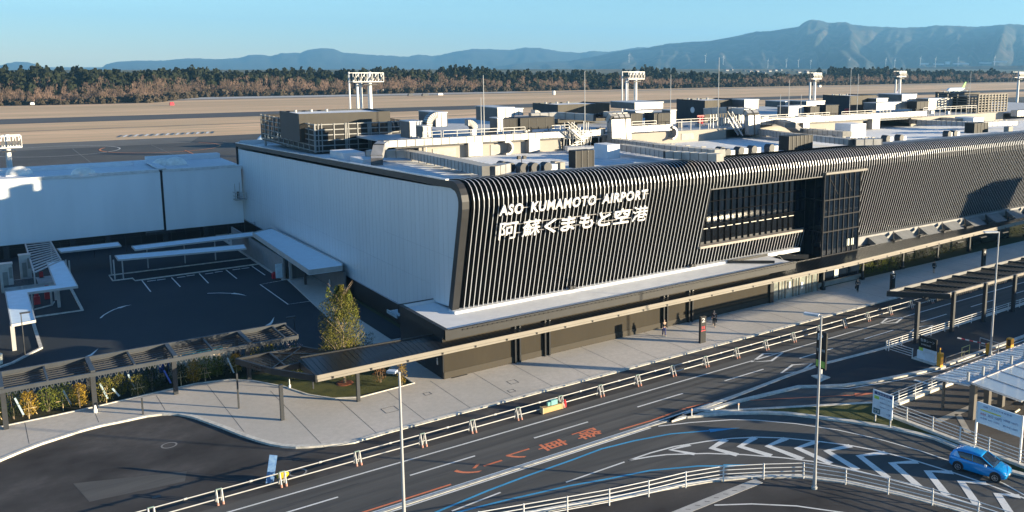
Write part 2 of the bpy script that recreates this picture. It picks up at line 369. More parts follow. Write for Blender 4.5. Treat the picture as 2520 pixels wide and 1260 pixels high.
for i, (ch, x0, x1, y0, y1) in enumerate([('降', 0, 0, 0, 0), ('車', 0, 0, 0, 0), ('レ', 0, 0, 0, 0), ('ン', 0, 0, 0, 0)]):
    pts = [[(1427, 1082), (1505, 1076)], [(1342, 1117), (1412, 1097)], [(1260, 1134), (1305, 1121)], [(1142, 1181), (1182, 1163)]][i]
    (xa, ya), (xb, yb) = a2(pts)
    w_ = [1.45, 1.25, 1.1, 1.25][i]; yc = (51.75, 51.75, 51.8, 51.8)[i]
    o = lettering('painted_'+['descend', 'vehicle', 're', 'n'][i]+'_character', ch, 1.0, PAINT_R, (xa, yc+w_/2, ZM), (0, -1, 0), (1, 0, 0), bold=.012, width=w_, height=max(2.0, xb-xa))
    struct(o); o.name = 'road_lettering'
rl = MB(); P = a2([(1208, 1161), (1253, 1146)]); rl.slab_along([(P[0][0], 51.8), (P[1][0], 51.8)], .2, None, ZM); o = struct(flatobj('road_lettering', rl, PAINT_R))
# manholes
mh = MB()
for (px, py, r) in [(733, 1163, .62), (416, 1096, .55)]:
    c = at(px, py); n = 28
    for k in range(n):
        a, b = 2*math.pi*k/n, 2*math.pi*(k+1)/n
        mh.add([(c.x+math.cos(t)*q, c.y+math.sin(t)*q, .014) for t, q in ((a, r), (b, r), (b, r*.78), (a, r*.78))], [(0, 1, 2, 3)])
struct(flatobj('manhole_covers', mh, mat('manhole_concrete', (.22, .21, .20), .8)))
# tar-sealed cracks and tyre streaks on the carriageways
cm = MB(); crnd = random.Random(8)
for k in range(26):
    x = crnd.uniform(8, 90); y = crnd.choice([51.3, 52.4, 54.6, 55.2, 58.6, 59.4, 60.3, 47.5, 66, 69]) if x < 60 else crnd.uniform(51, 60)
    P = [(x, y)]
    for j in range(crnd.randint(4, 9)): P.append((P[-1][0]+crnd.uniform(.4, 1.1), P[-1][1]+crnd.uniform(-.12, .12)))
    cm.slab_along(P, crnd.uniform(.02, .05), None, .007)
struct(flatobj('sealed_cracks', cm, mat('crack_seal', (.03, .03, .03), .7)))
tm_ = MB()
for y0_ in (51.1, 52.7, 54.4, 55.3): tm_.slab_along([(-60, y0_-.05), (20, y0_), (60, y0_+.12), (140, y0_)], .34, None, .0055)
for y0_ in (46.2, 47.8): tm_.slab_along([(-20, y0_), (30, y0_-.1), (40, y0_-1.4), (46, y0_-3.6)], .32, None, .0055)
struct(flatobj('tyre_worn_bands', tm_, two_scale('tyre_band', (.066, .066, .065), (.088, .087, .085), (.05, .05, .05), .3, 2, .8, (.1, 1, 1), f=.6)))
dr = MB()
for x in range(-10, 120, 9): dr.box(x, x+.5, 60.55, 60.9, .0, .018)
struct(obj('gully_grates', dr, BLACK))
# parking lot markings
pl = MB()
for a, b in [((349, 690), (371, 718)), ((422, 683), (444, 706)), ((490, 673), (513, 697)), ((556, 664), (583, 686)), ((620, 655), (652, 677))]:
    pl.slab_along(a2([a, b]), .14, None, ZM)
for px, py in [(373, 691), (397, 688), (446, 682), (469, 678), (515, 673), (538, 669), (582, 663), (604, 660)]:
    c = at(px, py); pl.slab_along([(c.x-.5, c.y), (c.x+.5, c.y)], .3, None, ZM)
pl.slab_along(a2([(695, 690), (640, 700), (709, 749), (772, 740)]), .13, None, ZM)
pl.slab_along(a2([(0, 910), (30, 898), (100, 861), (96, 845), (82, 795)]), .28, .0, .16) if False else None
marks('parking_lines', pl, PAINT_W)
def curved_arrow(pts, k):
    P = a2(pts); m = MB(); n = len(P)
    m.slab_along(P[:k+1], .17, None, ZM)
    Q = P[k:]; L = MB()
    for i in range(len(Q)-1):
        w0 = .26*(1-i/(len(Q)-1)); w1 = .26*(1-(i+1)/(len(Q)-1))
        d = Vector((Q[i+1][0]-Q[i][0], Q[i+1][1]-Q[i][1])).normalized(); nn = Vector((-d.y, d.x))
        m.add([(Q[i][0]+nn.x*w0, Q[i][1]+nn.y*w0, ZM), (Q[i][0]-nn.x*w0, Q[i][1]-nn.y*w0, ZM), (Q[i+1][0]-nn.x*w1, Q[i+1][1]-nn.y*w1, ZM), (Q[i+1][0]+nn.x*w1, Q[i+1][1]+nn.y*w1, ZM)], [(0, 1, 2, 3)])
    return m
for pts, k in [([(247, 783), (256, 775), (268, 768), (280, 762), (292, 758), (308, 753), (325, 750)], 4), ([(510, 722), (540, 721), (572, 722), (590, 724), (607, 728)], 2),
               ([(185, 890), (200, 884), (212, 880), (226, 872), (243, 857)], 2), ([(630, 814), (645, 807), (658, 802), (668, 794), (675, 780)], 2)]:
    marks('turn_arrow', curved_arrow(pts, k), PAINT_W)
# apron and runway paint, seen from afar
am = MB()
for k in range(40):
    x = -30+k*9.0; am.slab_along([(x, 232), (x+4, 232)], .5, None, .05)
for y in (200, 262, 292): am.slab_along([(-60, y), (500, y)], .18, None, .045)
for x in range(-60, 400, 22): am.slab_along([(x, 152), (x, 320)], .15, None, .04)
marks('apron_joints', am, mat('apron_paint', (.20, .20, .19), .8))
def ring(cx, cy, rx, w, a0, a1, n=40): return [(cx+rx*math.cos(R(a0+(a1-a0)*i/n)), cy+rx*math.sin(R(a0+(a1-a0)*i/n))) for i in range(n+1)]
c1 = at(137, 372); c2 = at(398, 363)
marks('apron_circle', MB().slab_along(ring(c1.x, c1.y, 17, 0, 0, 360), .45, None, .06), mat('apron_white', (.45, .45, .43), .8))
marks('apron_circle', MB().slab_along(ring(c2.x, c2.y, 17, 0, 150, 400), .55, None, .06).slab_along(a2([(455, 370), (478, 380)]), .4, None, .06), mat('apron_orange', (.55, .20, .07), .8))
tw = MB(); tb = MB()
A = at(283, 336.5); B = at(525, 326.5)
for i in range(19):
    u = i/19; v = (i+.55)/19; p = A.lerp(B, u); q = A.lerp(B, v)
    (tw if i % 2 else tb).add([(p.x, p.y-3, .03), (q.x, q.y-3, .03), (q.x+2.5, q.y+6, .03), (p.x+2.5, p.y+6, .03)], [(0, 1, 2, 3)])
marks('grass_lettering_white', tw, PAINT_W); marks('grass_lettering_dark', tb, BLACK)
# ================================================================ MOUNTAINS
def lerp_list(L, x):
    if x <= L[0][0]: return L[0][1]
    for a, b in zip(L, L[1:]):
        if x <= b[0]: return a[1]+(b[1]-a[1])*(x-a[0])/(b[0]-a[0])
    return L[-1][1]
def mountain(name, sil, D, W, m, rough, rows=34, step=7, seed=0.0, p=1.35):
    x0, x1 = sil[0][0], sil[-1][0]; cols = []
    n = int((x1-x0)/step)
    mb = MB()
    for i in range(n+1):
        px = x0+(x1-x0)*i/n; py = lerp_list(sil, px)
        d = ray(px, py); hd = math.hypot(d.x, d.y); dx, dy = d.x/hd, d.y/hd
        top = EYE+D*d.z/hd
        for j in range(rows):
            t = j/(rows-4); r = D-W*(1-t) if t <= 1 else D+W*.25*(t-1)*4
            X, Y = dx*r, dy*r
            s = t**p if t <= 1 else max(0, 1-(t-1)*2.2)
            # spurs and gullies that run down the slope
            gx = px*.012+seed+.35*noise.noise(Vector((px*.01, t*2.5, seed))); u = noise.noise(Vector((gx*1.6, t*1.6, seed)))*1.0+noise.noise(Vector((gx*3.6, t*3.4, seed+3)))*.55+noise.noise(Vector((gx*8, t*8, seed+5)))*.25
            a = max(0, min(1, t))*(1-min(1, t)**4)
            z = -94+(top+94)*s+u*rough*a*max(top, 60)/200
            if .97 < t <= 1.01: z += (noise.noise(Vector((px*.09, seed, 1)))+.6*noise.noise(Vector((px*.27, seed, 2))))*D*.0007
            mb.v.append((X, Y, max(z, -95)))
    for i in range(n):
        for j in range(rows-1):
            a = i*rows+j; mb.f.append((a, a+rows, a+rows+1, a+1))
    o = flatobj(name, mb, m); o.data.shade_smooth(); return struct(o)
MTA = two_scale('mountain_forest', (.008, .014, .010), (.026, .028, .019), (.10, .075, .058), .0016, .006, .95, p2=(.5, .68), f=.8)
MTB = two_scale('mountain_far_forest', (.012, .018, .018), (.018, .024, .02), (.03, .03, .026), .001, .004, .95, f=.5)
mountain('mountain_range', [(-60, 172), (0, 161), (30, 153), (60, 152), (90, 158), (110, 166), (150, 172), (190, 172)], 11000, 1500, MTB, 20, seed=4)
mountain('mountain_range', [(240, 175), (262, 158), (285, 152), (340, 149), (400, 149), (470, 143), (540, 146), (590, 142), (612, 136), (640, 134), (668, 138), (690, 131), (740, 130), (755, 123), (790, 118), (820, 120), (842, 129), (900, 134), (960, 137), (1000, 140), (1030, 134), (1070, 138), (1120, 127), (1165, 120), (1210, 121), (1260, 123), (1290, 117), (1330, 118), (1380, 127), (1430, 130), (1460, 125), (1500, 128), (1570, 116), (1600, 117), (1700, 122), (1800, 130)], 10500, 2600, MTB, 60, seed=1)
mountain('mountain_range', [(1180, 172), (1260, 158), (1320, 152), (1400, 150), (1470, 138), (1520, 126), (1580, 120), (1640, 108), (1700, 103), (1745, 101), (1800, 91), (1860, 78), (1900, 76), (1935, 70), (1965, 66), (1983, 52), (1998, 48), (2018, 50), (2036, 56), (2060, 55), (2082, 54), (2100, 61), (2150, 65), (2220, 68), (2280, 66), (2300, 62), (2340, 63), (2400, 66), (2440, 63), (2485, 59), (2530, 61), (2600, 66), (2700, 80)], 8200, 4300, MTA, 100, rows=60, step=6, seed=2, p=1.7)
mountain('foothills', [(1700, 176), (1800, 174), (1900, 170), (2000, 172), (2200, 168), (2350, 164), (2450, 162), (2600, 160)], 4200, 1200, MTA, 16, seed=9, rows=16)
# greenhouses and turbines on the slope
WALLW = mat('distant_white', (.75, .75, .72), .6)
tgh = thing('greenhouse_row', (0, 0, 0), 'long pale row of greenhouses low on the big mountain slope', 'greenhouses')
for (px, py, wpx, h) in [(2275, 157, 22, 9), (2310, 158, 26, 7), (2332, 155, 12, 16), (2365, 157, 40, 7), (2425, 155, 30, 6), (2462, 152, 34, 6)]:
    a = ray(px-wpx/2, py); b = ray(px+wpx/2, py); D = 5600
    pa = CAM+a*(D/math.hypot(a.x, a.y)); pb = CAM+b*(D/math.hypot(b.x, b.y)); m = MB().bar((pa.x, pa.y, pa.z), (pb.x, pb.y, pb.z), 30, h)
    obj('greenhouse', m, WALLW, tgh)
turb = None
for i, (px, py) in enumerate(sorted([(2265, 150), (2302, 152), (2358, 150), (2448, 148), (1890, 155), (1935, 154), (1965, 155), (1995, 156), (2090, 154), (2180, 154), (2202, 155), (1736, 143), (1780, 147), (1548, 142)])):
    d = ray(px, py); D = 5300; P = CAM+d*(D/math.hypot(d.x, d.y))
    lab = 'white wind turbine on the hazy mountain slope, %s from the left' % ORD[i]
    if turb is None:
        turb = thing('wind_turbine', (0, 0, 0), lab, 'wind turbine', 'wind turbines on the mountain slope')
        obj('tower', MB().tube((0, 0, -30), (0, 0, 16), 1.0, .6), WALLW, turb)
        obj('nacelle', MB().box(-.8, .8, -2, 2, 15.5, 17.2), WALLW, turb)
        for k in range(3):
            a = R(20+120*k); obj('blade', MB().tube((0, -2.5, 16.5), (13*math.sin(a), -2.5, 16.5+13*math.cos(a)), .6, .2, 5), WALLW, turb)
        turb.location = P
    else: copy_thing(turb, P, lab)

# ================================================================ WOODS beyond the runway
TOPS = [(-60, 170), (0, 168), (60, 172), (200, 175), (228, 164), (250, 165), (275, 173), (400, 173), (470, 168), (560, 173), (820, 174), (950, 172), (1010, 169), (1060, 180), (1130, 173), (1170, 164), (1205, 172), (1220, 178), (1400, 182), (1430, 177), (1520, 182), (1600, 176), (1630, 169), (1680, 170), (1720, 184), (1780, 188), (1850, 187), (1900, 190), (2000, 192), (2060, 186), (2100, 174), (2160, 169), (2220, 172), (2300, 181), (2330, 179), (2420, 173), (2450, 183), (2530, 176), (2700, 178)]
def y0(X): return 622 if X < 100 else (622+(X-100)*1.6 if X < 142 else 692)
def pxof(X, Y, Z):
    v = Vector((X, Y, Z))-CAM; k = v.dot(FW); return CX+FPX*v.dot(RT)/k
def ztop(X, Y):
    px = pxof(X, Y, 15); py = lerp_list(TOPS, px); return onY(px, py, Y).z
def rise(X, Y):
    t = max(0, min(1, (Y-y0(X)-30)/70)); t = t*t*(3-2*t)
    return t*max(0.5, ztop(X, y0(X)+110)-10.5)
mb = MB(); nx, ny = 110, 26
for i in range(nx+1):
    X = -260+1900*i/nx
    for j in range(ny+1):
        Y = y0(X)-2+j*13; mb.v.append((X, Y, rise(X, Y)-.02))
for i in range(nx):
    for j in range(ny):
        a = i*(ny+1)+j; mb.f.append((a, a+ny+1, a+ny+2, a+1))
struct(flatobj('wooded_rise', mb, mat('woodland_floor', (.05, .04, .025), .95, var=.3, scale=.05)))
rnd = random.Random(3)
def leafy(mb, X, Y, z, h, r, n, sz, cone=0.0, wisp=False):
    for k in range(n):
        if wisp:
            t = rnd.random()**.8; a = rnd.random()*6.283; rr = r*rnd.random()**.5*(.5+.6*t)*(1.25-t*.7)
            x, y, zz = X+math.cos(a)*rr, Y+math.sin(a)*rr, z+h*(.12+.86*t)
            s = sz*(.5+rnd.random()*.7); hh = s*2.2
            mb.add([(x-s*.35, y, zz-hh*.5), (x+s*.35, y+rnd.uniform(-s, s)*.4, zz-hh*.4), (x+rnd.uniform(-s, s)*.5, y, zz+hh*.6)], [(0, 1, 2)])
        else:
            t = rnd.random(); a = rnd.random()*6.283; prof = math.sin(math.pi*min(1, .18+t*.82))**.6 if not cone else (1-t*.9)
            rr = r*prof*(.45+.55*rnd.random())
            x, y, zz = X+math.cos(a)*rr, Y+math.sin(a)*rr, z+h*(.15+.85*t)
            s = sz*(.6+rnd.random()*.8); c, q = math.cos(a), math.sin(a); tl = rnd.uniform(-.6, .6)*s
            mb.add([(x-q*s, y+c*s, zz-s*.5+tl), (x+q*s, y-c*s, zz-s*.5-tl), (x+q*s*.5+c*tl, y-c*s*.4, zz+s*.7), (x-q*s*.6, y+c*s*.6, zz+s*.6)], [(0, 1, 2, 3)])
def wood(name, m, count, ymin, ymax, hmin, hmax, r, n, sz, cone=0.0, wisp=False, label='', keep=None):
    mb = MB()
    for i in range(count):
        u = rnd.random(); X = -40+1500*u**1.25; Y = y0(X)+rnd.uniform(ymin, ymax)
        if keep and not keep(X, Y): continue
        k = 1+X/1500*.5; h = rnd.uniform(hmin, hmax)*(.92+.55*noise.noise(Vector((X*.018, Y*.02, hmax)))+.3*noise.noise(Vector((X*.06, Y*.05, 7))))
        leafy(mb, X, Y, rise(X, Y)-.5, h, r*k*rnd.uniform(.75, 1.25), n, sz*k, cone, wisp)
    return tag(stuff(flatobj(name, mb, m)), label, 'woodland')
def fol(name, c1, c2, sc=.25): return mat(name, c1, .95, rgb2=c2, scale=sc, detail=3, spec=.2)
f_dark = fol('evergreen_foliage', (.010, .014, .008), (.024, .029, .014))
f_bare = fol('bare_twigs', (.055, .043, .034), (.16, .108, .083), .06)
f_brush = fol('winter_brush', (.03, .025, .017), (.075, .06, .042), .12)
wood('evergreen_wood', f_dark, 2700, 55, 190, 7, 12.8, 3.2, 44, 1.2, label='long dark wall of evergreen trees behind the bare trees beyond the runway')
wood('evergreen_wood', f_dark, 500, 20, 70, 6, 10, 3.2, 40, 1.2, label='dark evergreens mixed into the lower wood on its right half', keep=lambda X, Y: X > 380 and noise.noise(Vector((X*.02, 3, 1))) > -.1)
wood('bare_wood', f_bare, 2500, 8, 68, 4.5, 11.5, 2.2, 50, .55, wisp=True, label='reddish bare winter trees along the far side of the airfield', keep=lambda X, Y: X < 420 or noise.noise(Vector((X*.02, 3, 1))) < .1)
wood('winter_brush', f_brush, 1500, 0, 24, 2.2, 5.5, 2.6, 34, .8, label='low brown brush at the foot of the far wood')
# scattered houses at the foot of the mountain
ht = None
hrnd = random.Random(5)
hw = mat('far_house_wall', (.30, .29, .28), .8); hr = mat('far_house_roof', (.12, .12, .14), .6)
for i in range(18):
    px = sorted([1788, 1812, 1830, 1846, 1862, 1880, 1893, 1908, 1921, 1937, 1950, 1965, 1985, 2010, 2030, 1800, 1873, 1915])[i]; py = 178+hrnd.random()*8
    D = 1900+hrnd.random()*900; d = ray(px, py); P = CAM+d*(D/math.hypot(d.x, d.y)); P.z = max(0, P.z)
    lab = 'tiny pale house of the town at the mountain foot, %s from the left' % ORD[i]
    if ht is None:
        ht = thing('far_house', (0, 0, 0), lab, 'house', 'houses of the far town')
        obj('wall', MB().box(-6, 6, -4, 4, -8, 3), hw, ht)
        obj('roof', MB().add([(-6.6, -4.6, 3), (6.6, -4.6, 3), (6.6, 4.6, 3), (-6.6, 4.6, 3), (-6.6, 0, 5.5), (6.6, 0, 5.5)], [(0, 1, 5, 4), (2, 3, 4, 5), (1, 2, 5), (3, 0, 4), (0, 3, 2, 1)]), hr, ht)
        ht.location = P
    else: copy_thing(ht, P, lab, hrnd.random()*.8)
# ================================================================ TERMINAL
XW = 36.0; XE = 240.0; YB = 150.4
PANEL = mat('wall_panel_silver', (.60, .66, .70), .45, .25, var=.03, scale=.5, stretch=(1, 1.2, .12))
ROOFW = two_scale('roof_membrane', (.66, .67, .69), (.74, .75, .76), (.50, .51, .53), .06, .8, .8, f=.35)
OUT = [(73.15, 4.78), (71.9, 9.7), (70.78, 14.1), (70.62, 14.9), (70.6, 15.6), (70.78, 16.2), (71.15, 16.75), (71.7, 17.15), (72.4, 17.32), (73.6, 17.32), (75.6, 17.1)]
def inset(P, d):
    o = []
    for i, (y, z) in enumerate(P):
        a = P[max(i-1, 0)]; b = P[min(i+1, len(P)-1)]; dy, dz = b[0]-a[0], b[1]-a[1]; L = math.hypot(dy, dz)
        o.append((y+dz/L*d, z-dy/L*d))
    return o
INN = inset(OUT, .36); INF = inset(OUT, .75)
term = thing('terminal_building', (XW, 73, 0), 'long airport terminal with a rounded black facade of pale fins and silver end wall', 'building')
# silver end wall: vertical cladding panels with fine joints
top = lambda Y: roofz(Y)-.62+.35
ew = MB()
prof = [(73.35, 4.75)]+[(p[0]+.03, p[1]) for p in INF[1:9]]
prof = [(y, z) for (y, z) in prof if z < 16.95]
poly = [(86.4, 2.45), (YB, 2.2), (YB, roofz(YB)-.6), (100, roofz(100)-.6), (78, roofz(78)-.45), (73.4, 16.6)]+[(y, z) for (y, z) in reversed(INF[:8])]+[(78.4, 4.6), (78.4, 2.45)]
ew.add([(XW, y, z) for y, z in poly], [tuple(range(len(poly)))])
o = flatobj('end_wall', ew, PANEL, term)
o.data.flip_normals()
jt = MB()
y = 74.2
while y < YB:
    zt = roofz(y)-.62 if y > 75 else 16.3
    jt.box(XW-.012, XW+.004, y-.012, y+.012, (2.5 if y > 78.6 else 4.9), zt); y += 1.05
jt.box(XW-.014, XW+.003, 78.6, YB-.2, 6.32, 6.345); jt.box(XW-.014, XW+.003, 73.2, 90, 9.8, 9.825)
obj('panel_joint', jt, mat('panel_joint', (.46, .51, .55), .5, .2), term)
obj('ground_storey_wall', MB().box(XW+.15, XE, 77.7, YB, 0, 4.7), BLACK, term)
obj('wall_base_drip', MB().box(XW-.06, XW+.14, 78.5, YB, 2.3, 2.42), mat('drip_blue', (.35, .40, .46), .5, .3), term)
# dark frame along the roof edge and down the front corner
fr = MB()
fo = [(y, z) for y, z in OUT[:9]]+[(75.6, 17.12), (80, 17.0), (100, 16.36), (125, 15.55), (YB, 14.75)]
fi = inset(OUT, .78)[:8]+[(72.9, 16.62), (75.6, 16.50), (80, 16.4), (100, 15.76), (125, 14.96), (YB, 14.16)]
n = len(fo); X0, X1 = XW-.28, XW+.42
vs = [(x, *p) for x in (X0, X1) for p in fo]+[(x, *p) for x in (X0, X1) for p in fi]
for i in range(n-1):
    a, b, c, d = i, i+n, i+2*n, i+3*n
    fr.f += [(a, b, b+1, a+1), (c, c+1, d+1, d), (a, a+1, c+1, c), (b, d, d+1, b+1)]
fr.v = vs; fr.f += [(0, 2*n, 3*n, n), (n-1, 2*n-1, 4*n-1, 3*n-1)]
FRM = mat('frame_bronze', (.020, .021, .023), .5, .1, var=.1)
obj('edge_frame', fr, FRM, term)
obj('edge_frame_cap', MB().add([(X0-.03, 73.8, 17.36), (X0+.3, 73.8, 17.36), (X0+.3, YB, 14.80), (X0-.03, YB, 14.80), (X0-.03, 73.8, 17.24), (X0+.3, 73.8, 17.24), (X0+.3, YB, 14.70), (X0-.03, YB, 14.70)], [(0,1,2,3),(7,6,5,4),(0,4,5,1),(1,5,6,2),(2,6,7,3),(3,7,4,0)]), mat('cap_silver', (.62, .63, .64), .4, .5), term)
obj('corner_flashing', MB().box(X0-.02, XW+.05, YB-.05, YB+.06, 11.2, 14.75), BLACK, term)
# dark shell behind the fins, with the great window opening left out
WX0, WX1, WZ0, WZ1 = 66.7, 93.6, 7.15, 14.05
def yon(P, z):
    for a, b in zip(P, P[1:]):
        if a[1] <= z <= b[1]: return a[0]+(b[0]-a[0])*(z-a[1])/(b[1]-a[1])
    return P[0][0]
sh = MB()
def strip(mb, P, x0, x1):
    for a, b in zip(P, P[1:]): mb.add([(x0, *a), (x1, *a), (x1, *b), (x0, *b)], [(0, 1, 2, 3)])
def cut(P, z0, z1):
    o = [(yon(P, z0), z0)]+[p for p in P[:6] if z0 < p[1] < z1]+[(yon(P, z1), z1)]; return o
strip(sh, INN, XW+.4, WX0); strip(sh, INN, WX1, XE)
strip(sh, cut(INN, 4.78, WZ0), WX0, 85.2)
strip(sh, [(yon(INN, WZ1), WZ1)]+[p for p in INN if p[1] > WZ1], WX0, WX1)
SHELL = mat('facade_shell_black', (.0035, .004, .005), .6, .0, var=.2, spec=.15)
flatobj('facade_shell', sh, SHELL, term)
# the fins: one pressed profile every half metre
fn = MB(); FT = .034
def fin(mb, x, P, Q):
    n = len(P); v = [(x-FT, *p) for p in P]+[(x+FT, *p) for p in P]+[(x-FT, *q) for q in Q]+[(x+FT, *q) for q in Q]
    f = []
    for i in range(n-1):
        f += [(i, i+n, i+n+1, i+1), (i, i+1, i+1+2*n, i+2*n), (i+n, i+3*n, i+3*n+1, i+n+1)]
    f += [(0, 2*n, 3*n, n), (n-1, 2*n-1, 4*n-1, 3*n-1)]
    mb.add(v, f)
INS = inset(OUT, .30)
fe = MB(); EDG = inset(OUT, .02); OUTE = inset(OUT, -.012)
x = XW+.95
while x < XE:
    if WX0-.05 < x < WX1+.1:
        if x < 85.2: (fin(fn, x, cut(EDG, 4.9, WZ0-.05), cut(INS, 4.9, WZ0-.05)), fin(fe, x, cut(OUTE, 4.9, WZ0-.05), cut(EDG, 4.9, WZ0-.05)))
        P = [(yon(OUT, WZ1+.1), WZ1+.1)]+[p for p in OUT if p[1] > WZ1+.2]; Q = [(yon(INS, WZ1+.1), WZ1+.1)]+[p for p in INS if p[1] > WZ1+.1]
        m_ = min(len(P), len(Q)); fin(fn, x, P[-m_:], Q[-m_:]); fin(fe, x, [(y-.012, z) for y, z in P[-m_:]], [(y+.015, z-.005) for y, z in P[-m_:]])
    else: fin(fn, x, EDG, INS); fin(fe, x, OUTE, EDG)
    x += .51
FIN = mat('fin_champagne', (.56, .58, .62), .3, .4, var=.04)
obj('fin_webs', fn, SHELL, term); obj('fin_edges', fe, FIN, term)
# pale kerb under the fins
obj('fin_kerb', MB().prism([(XW-.3, 72.55), (84.3, 72.55), (84.3, 73.9), (XW-.3, 73.9)], 4.4, 4.86), ROOFW, term)
obj('fin_kerb', MB().box(93.8, XE, 72.75, 73.9, 3.2, 4.72), mat('kerb_grey_metal', (.22, .22, .22), .6), term)
# roof: sloping membrane, raised equipment deck and its upstand wall
rf = MB()
rf.add([(XW+.4, 75.4, roofz(75.4)), (XE, 75.4, roofz(75.4)), (XE, YB, roofz(YB)), (XW+.4, YB, roofz(YB))], [(0, 1, 2, 3)])
flatobj('roof', rf, ROOFW, term)
sm = MB()
for k in range(13): y_ = 77.2+k*1.85; sm.box(XW+1, XE, y_-.02, y_+.02, roofz(y_)-.01, roofz(y_)+.02)
obj('roof_seam', sm, mat('seam_grey', (.38, .39, .40), .7), term)
CREAM = mat('plaster_cream', (.30, .275, .24), .8, var=.05, scale=.4)
DECKW = 17.72
up1 = [(47.5, 66.3), (85.0, 97.0), (113.0, 135.0), (163, 190)]
obj('roof_upstand', MB().box(45.2, 66.4, 100.7, 101.1, 15.5, DECKW).box(73.5, 98.0, 100.7, 101.1, 15.5, DECKW).box(104.0, 133.0, 100.7, 101.1, 15.5, DECKW).box(148, 182, 100.7, 101.1, 15.5, DECKW), CREAM, term)
pn = MB()
for x0, x1, z0, z1 in [(47, 50.2, 16.1, 17.3), (55.2, 56.6, 16.0, 17.4), (75.5, 78.5, 16.5, 17.3), (88.4, 91, 16.3, 17.3), (107, 110, 16.3, 17.2)]:
    pn.box(x0, x1, 100.62, 100.7, z0, z1)
obj('wall_panel', pn, mat('panel_cream_light', (.34, .32, .28), .7), term)
obj('equipment_deck', MB().box(44.5, 230, 101.1, 146, 17.45, 17.7), mat('deck_grey', (.42, .44, .46), .8, var=.1), term)
obj('roof_parapet', MB().box(XW+.4, XE, YB-.3, YB, 14.0, 15.1), ROOFW, term)
obj('back_wall', MB().box(XW+.2, XE, YB-.02, YB+.1, 0, 14.9), PANEL, term)
# great window: set-back glass, sill, mullions, glass lift tower
GLASS = mat('dark_glass', (.006, .010, .018), .04, .0, var=.3, spec=.5, scale=.4)
obj('window_glass', MB().box(WX0, 85.6, 73.3, 73.38, 7.0, 14.6), GLASS, term)
ins = MB(); ins.box(WX0, 85, 80, 80.1, 7, 15)
ms = MB(); k = WX0+.6
while k < 84.8: ms.box(k-.035, k+.035, 73.12, 73.3, 7.2, 14.4); k += 1.02
for z in (9.5, 10.9, 12.2): ms.box(WX0, 85.6, 73.08, 73.2, z-.04, z+.04)
MATTE = mat('matte_black', (.006, .006, .007), .9, spec=.05); obj('mullion', ms, MATTE, term)
ls = MB()
for i in range(14):
    z = 7.5+i*.145; ls.box(WX0, 85.4, 73.2, 73.26, z, z+.05)
obj('louvre_screen', ls, mat('louvre_grey', (.006, .006, .007), .9, spec=.05), term)
sillp = [(WX0, yon(OUT, 7.1)-.25), (84.3, yon(OUT, 7.1)-.25), (85.6, 73.3), (WX0, 73.3)]
obj('window_sill', MB().prism(sillp, 6.95, 7.22), mat('sill_stone', (.30, .27, .24), .6), term)
obj('window_soffit', MB().box(WX0, WX1, 70.75, 73.4, WZ1-.02, WZ1+.1), mat('soffit_grey', (.08, .08, .08), .6), term)
obj('window_jamb', MB().add([(WX0-.05, yon(OUT, 7.1), 7.1), (WX0-.05, 73.3, 7.1), (WX0-.05, 73.3, 14.1), (WX0-.05, yon(OUT, 14.1), 14.1), (WX0+.12, yon(OUT, 7.1), 7.1), (WX0+.12, 73.3, 7.1), (WX0+.12, 73.3, 14.1), (WX0+.12, yon(OUT, 14.1), 14.1)], [(0,1,2,3),(7,6,5,4),(0,4,5,1),(1,5,6,2),(2,6,7,3),(3,7,4,0)]), BLACK, term)
obj('glass_tower', MB().box(86.1, 93.3, 70.65, 73.6, 3.7, 14.35), GLASS, term)
obj('entrance_core', MB().box(85.3, 94, 73.6, 78, 0, 14.6), BLACK, term)
tm = MB()
for k in [86.1, 87.1, 88.1, 89.1, 90.1, 91.1, 92.1, 93.3]: tm.box(k-.05, k+.05, 70.52, 70.65, 3.7, 14.35)
for z in (3.8, 6.9, 8.9, 11.0, 14.3): tm.box(86.0, 93.4, 70.48, 70.62, z-.06, z+.06)
for yy in (70.7, 72.1): tm.box(86.02, 86.1, yy-.05, yy+.05, 3.7, 14.35)
for z in (6.9, 11.0): tm.box(86.0, 86.1, 70.6, 73.6, z-.05, z+.05)
for (x0, z0, x1, z1) in [(87.3, 13.6, 88.8, 11.6), (90.2, 13.8, 91.6, 11.8), (86.3, 11.0, 86.3, 9)]: tm.bar((x0, 70.6, z0), (x1, 70.6, z1), .06)
obj('tower_frame', tm, mat('frame_grey', (.028, .028, .030), .7, .0, spec=.15), term)
obj('tower_canopy', MB().box(85.9, 94.2, 70.2, 71.6, 14.36, 14.62), mat('canopy_taupe', (.12, .11, .10), .5), term)
dl = MB(); dl.box(91.0, 91.5, 70.55, 70.6, 4.6, 5.5); dl.box(91.9, 92.4, 70.55, 70.6, 4.6, 5.5)
obj('poster', dl, mat('poster_pale', (.62, .66, .58), .6), term)
ll = MB()
for i in range(12): ll.box(67.6+i*1.35, 68.5+i*1.35, 73.08, 73.1, 9.02, 9.10)
obj('painted_rail_glint', ll, mat('handrail_glint', (.7, .68, .62), .3, .6), term)  # pale strips stand in for glints along a handrail
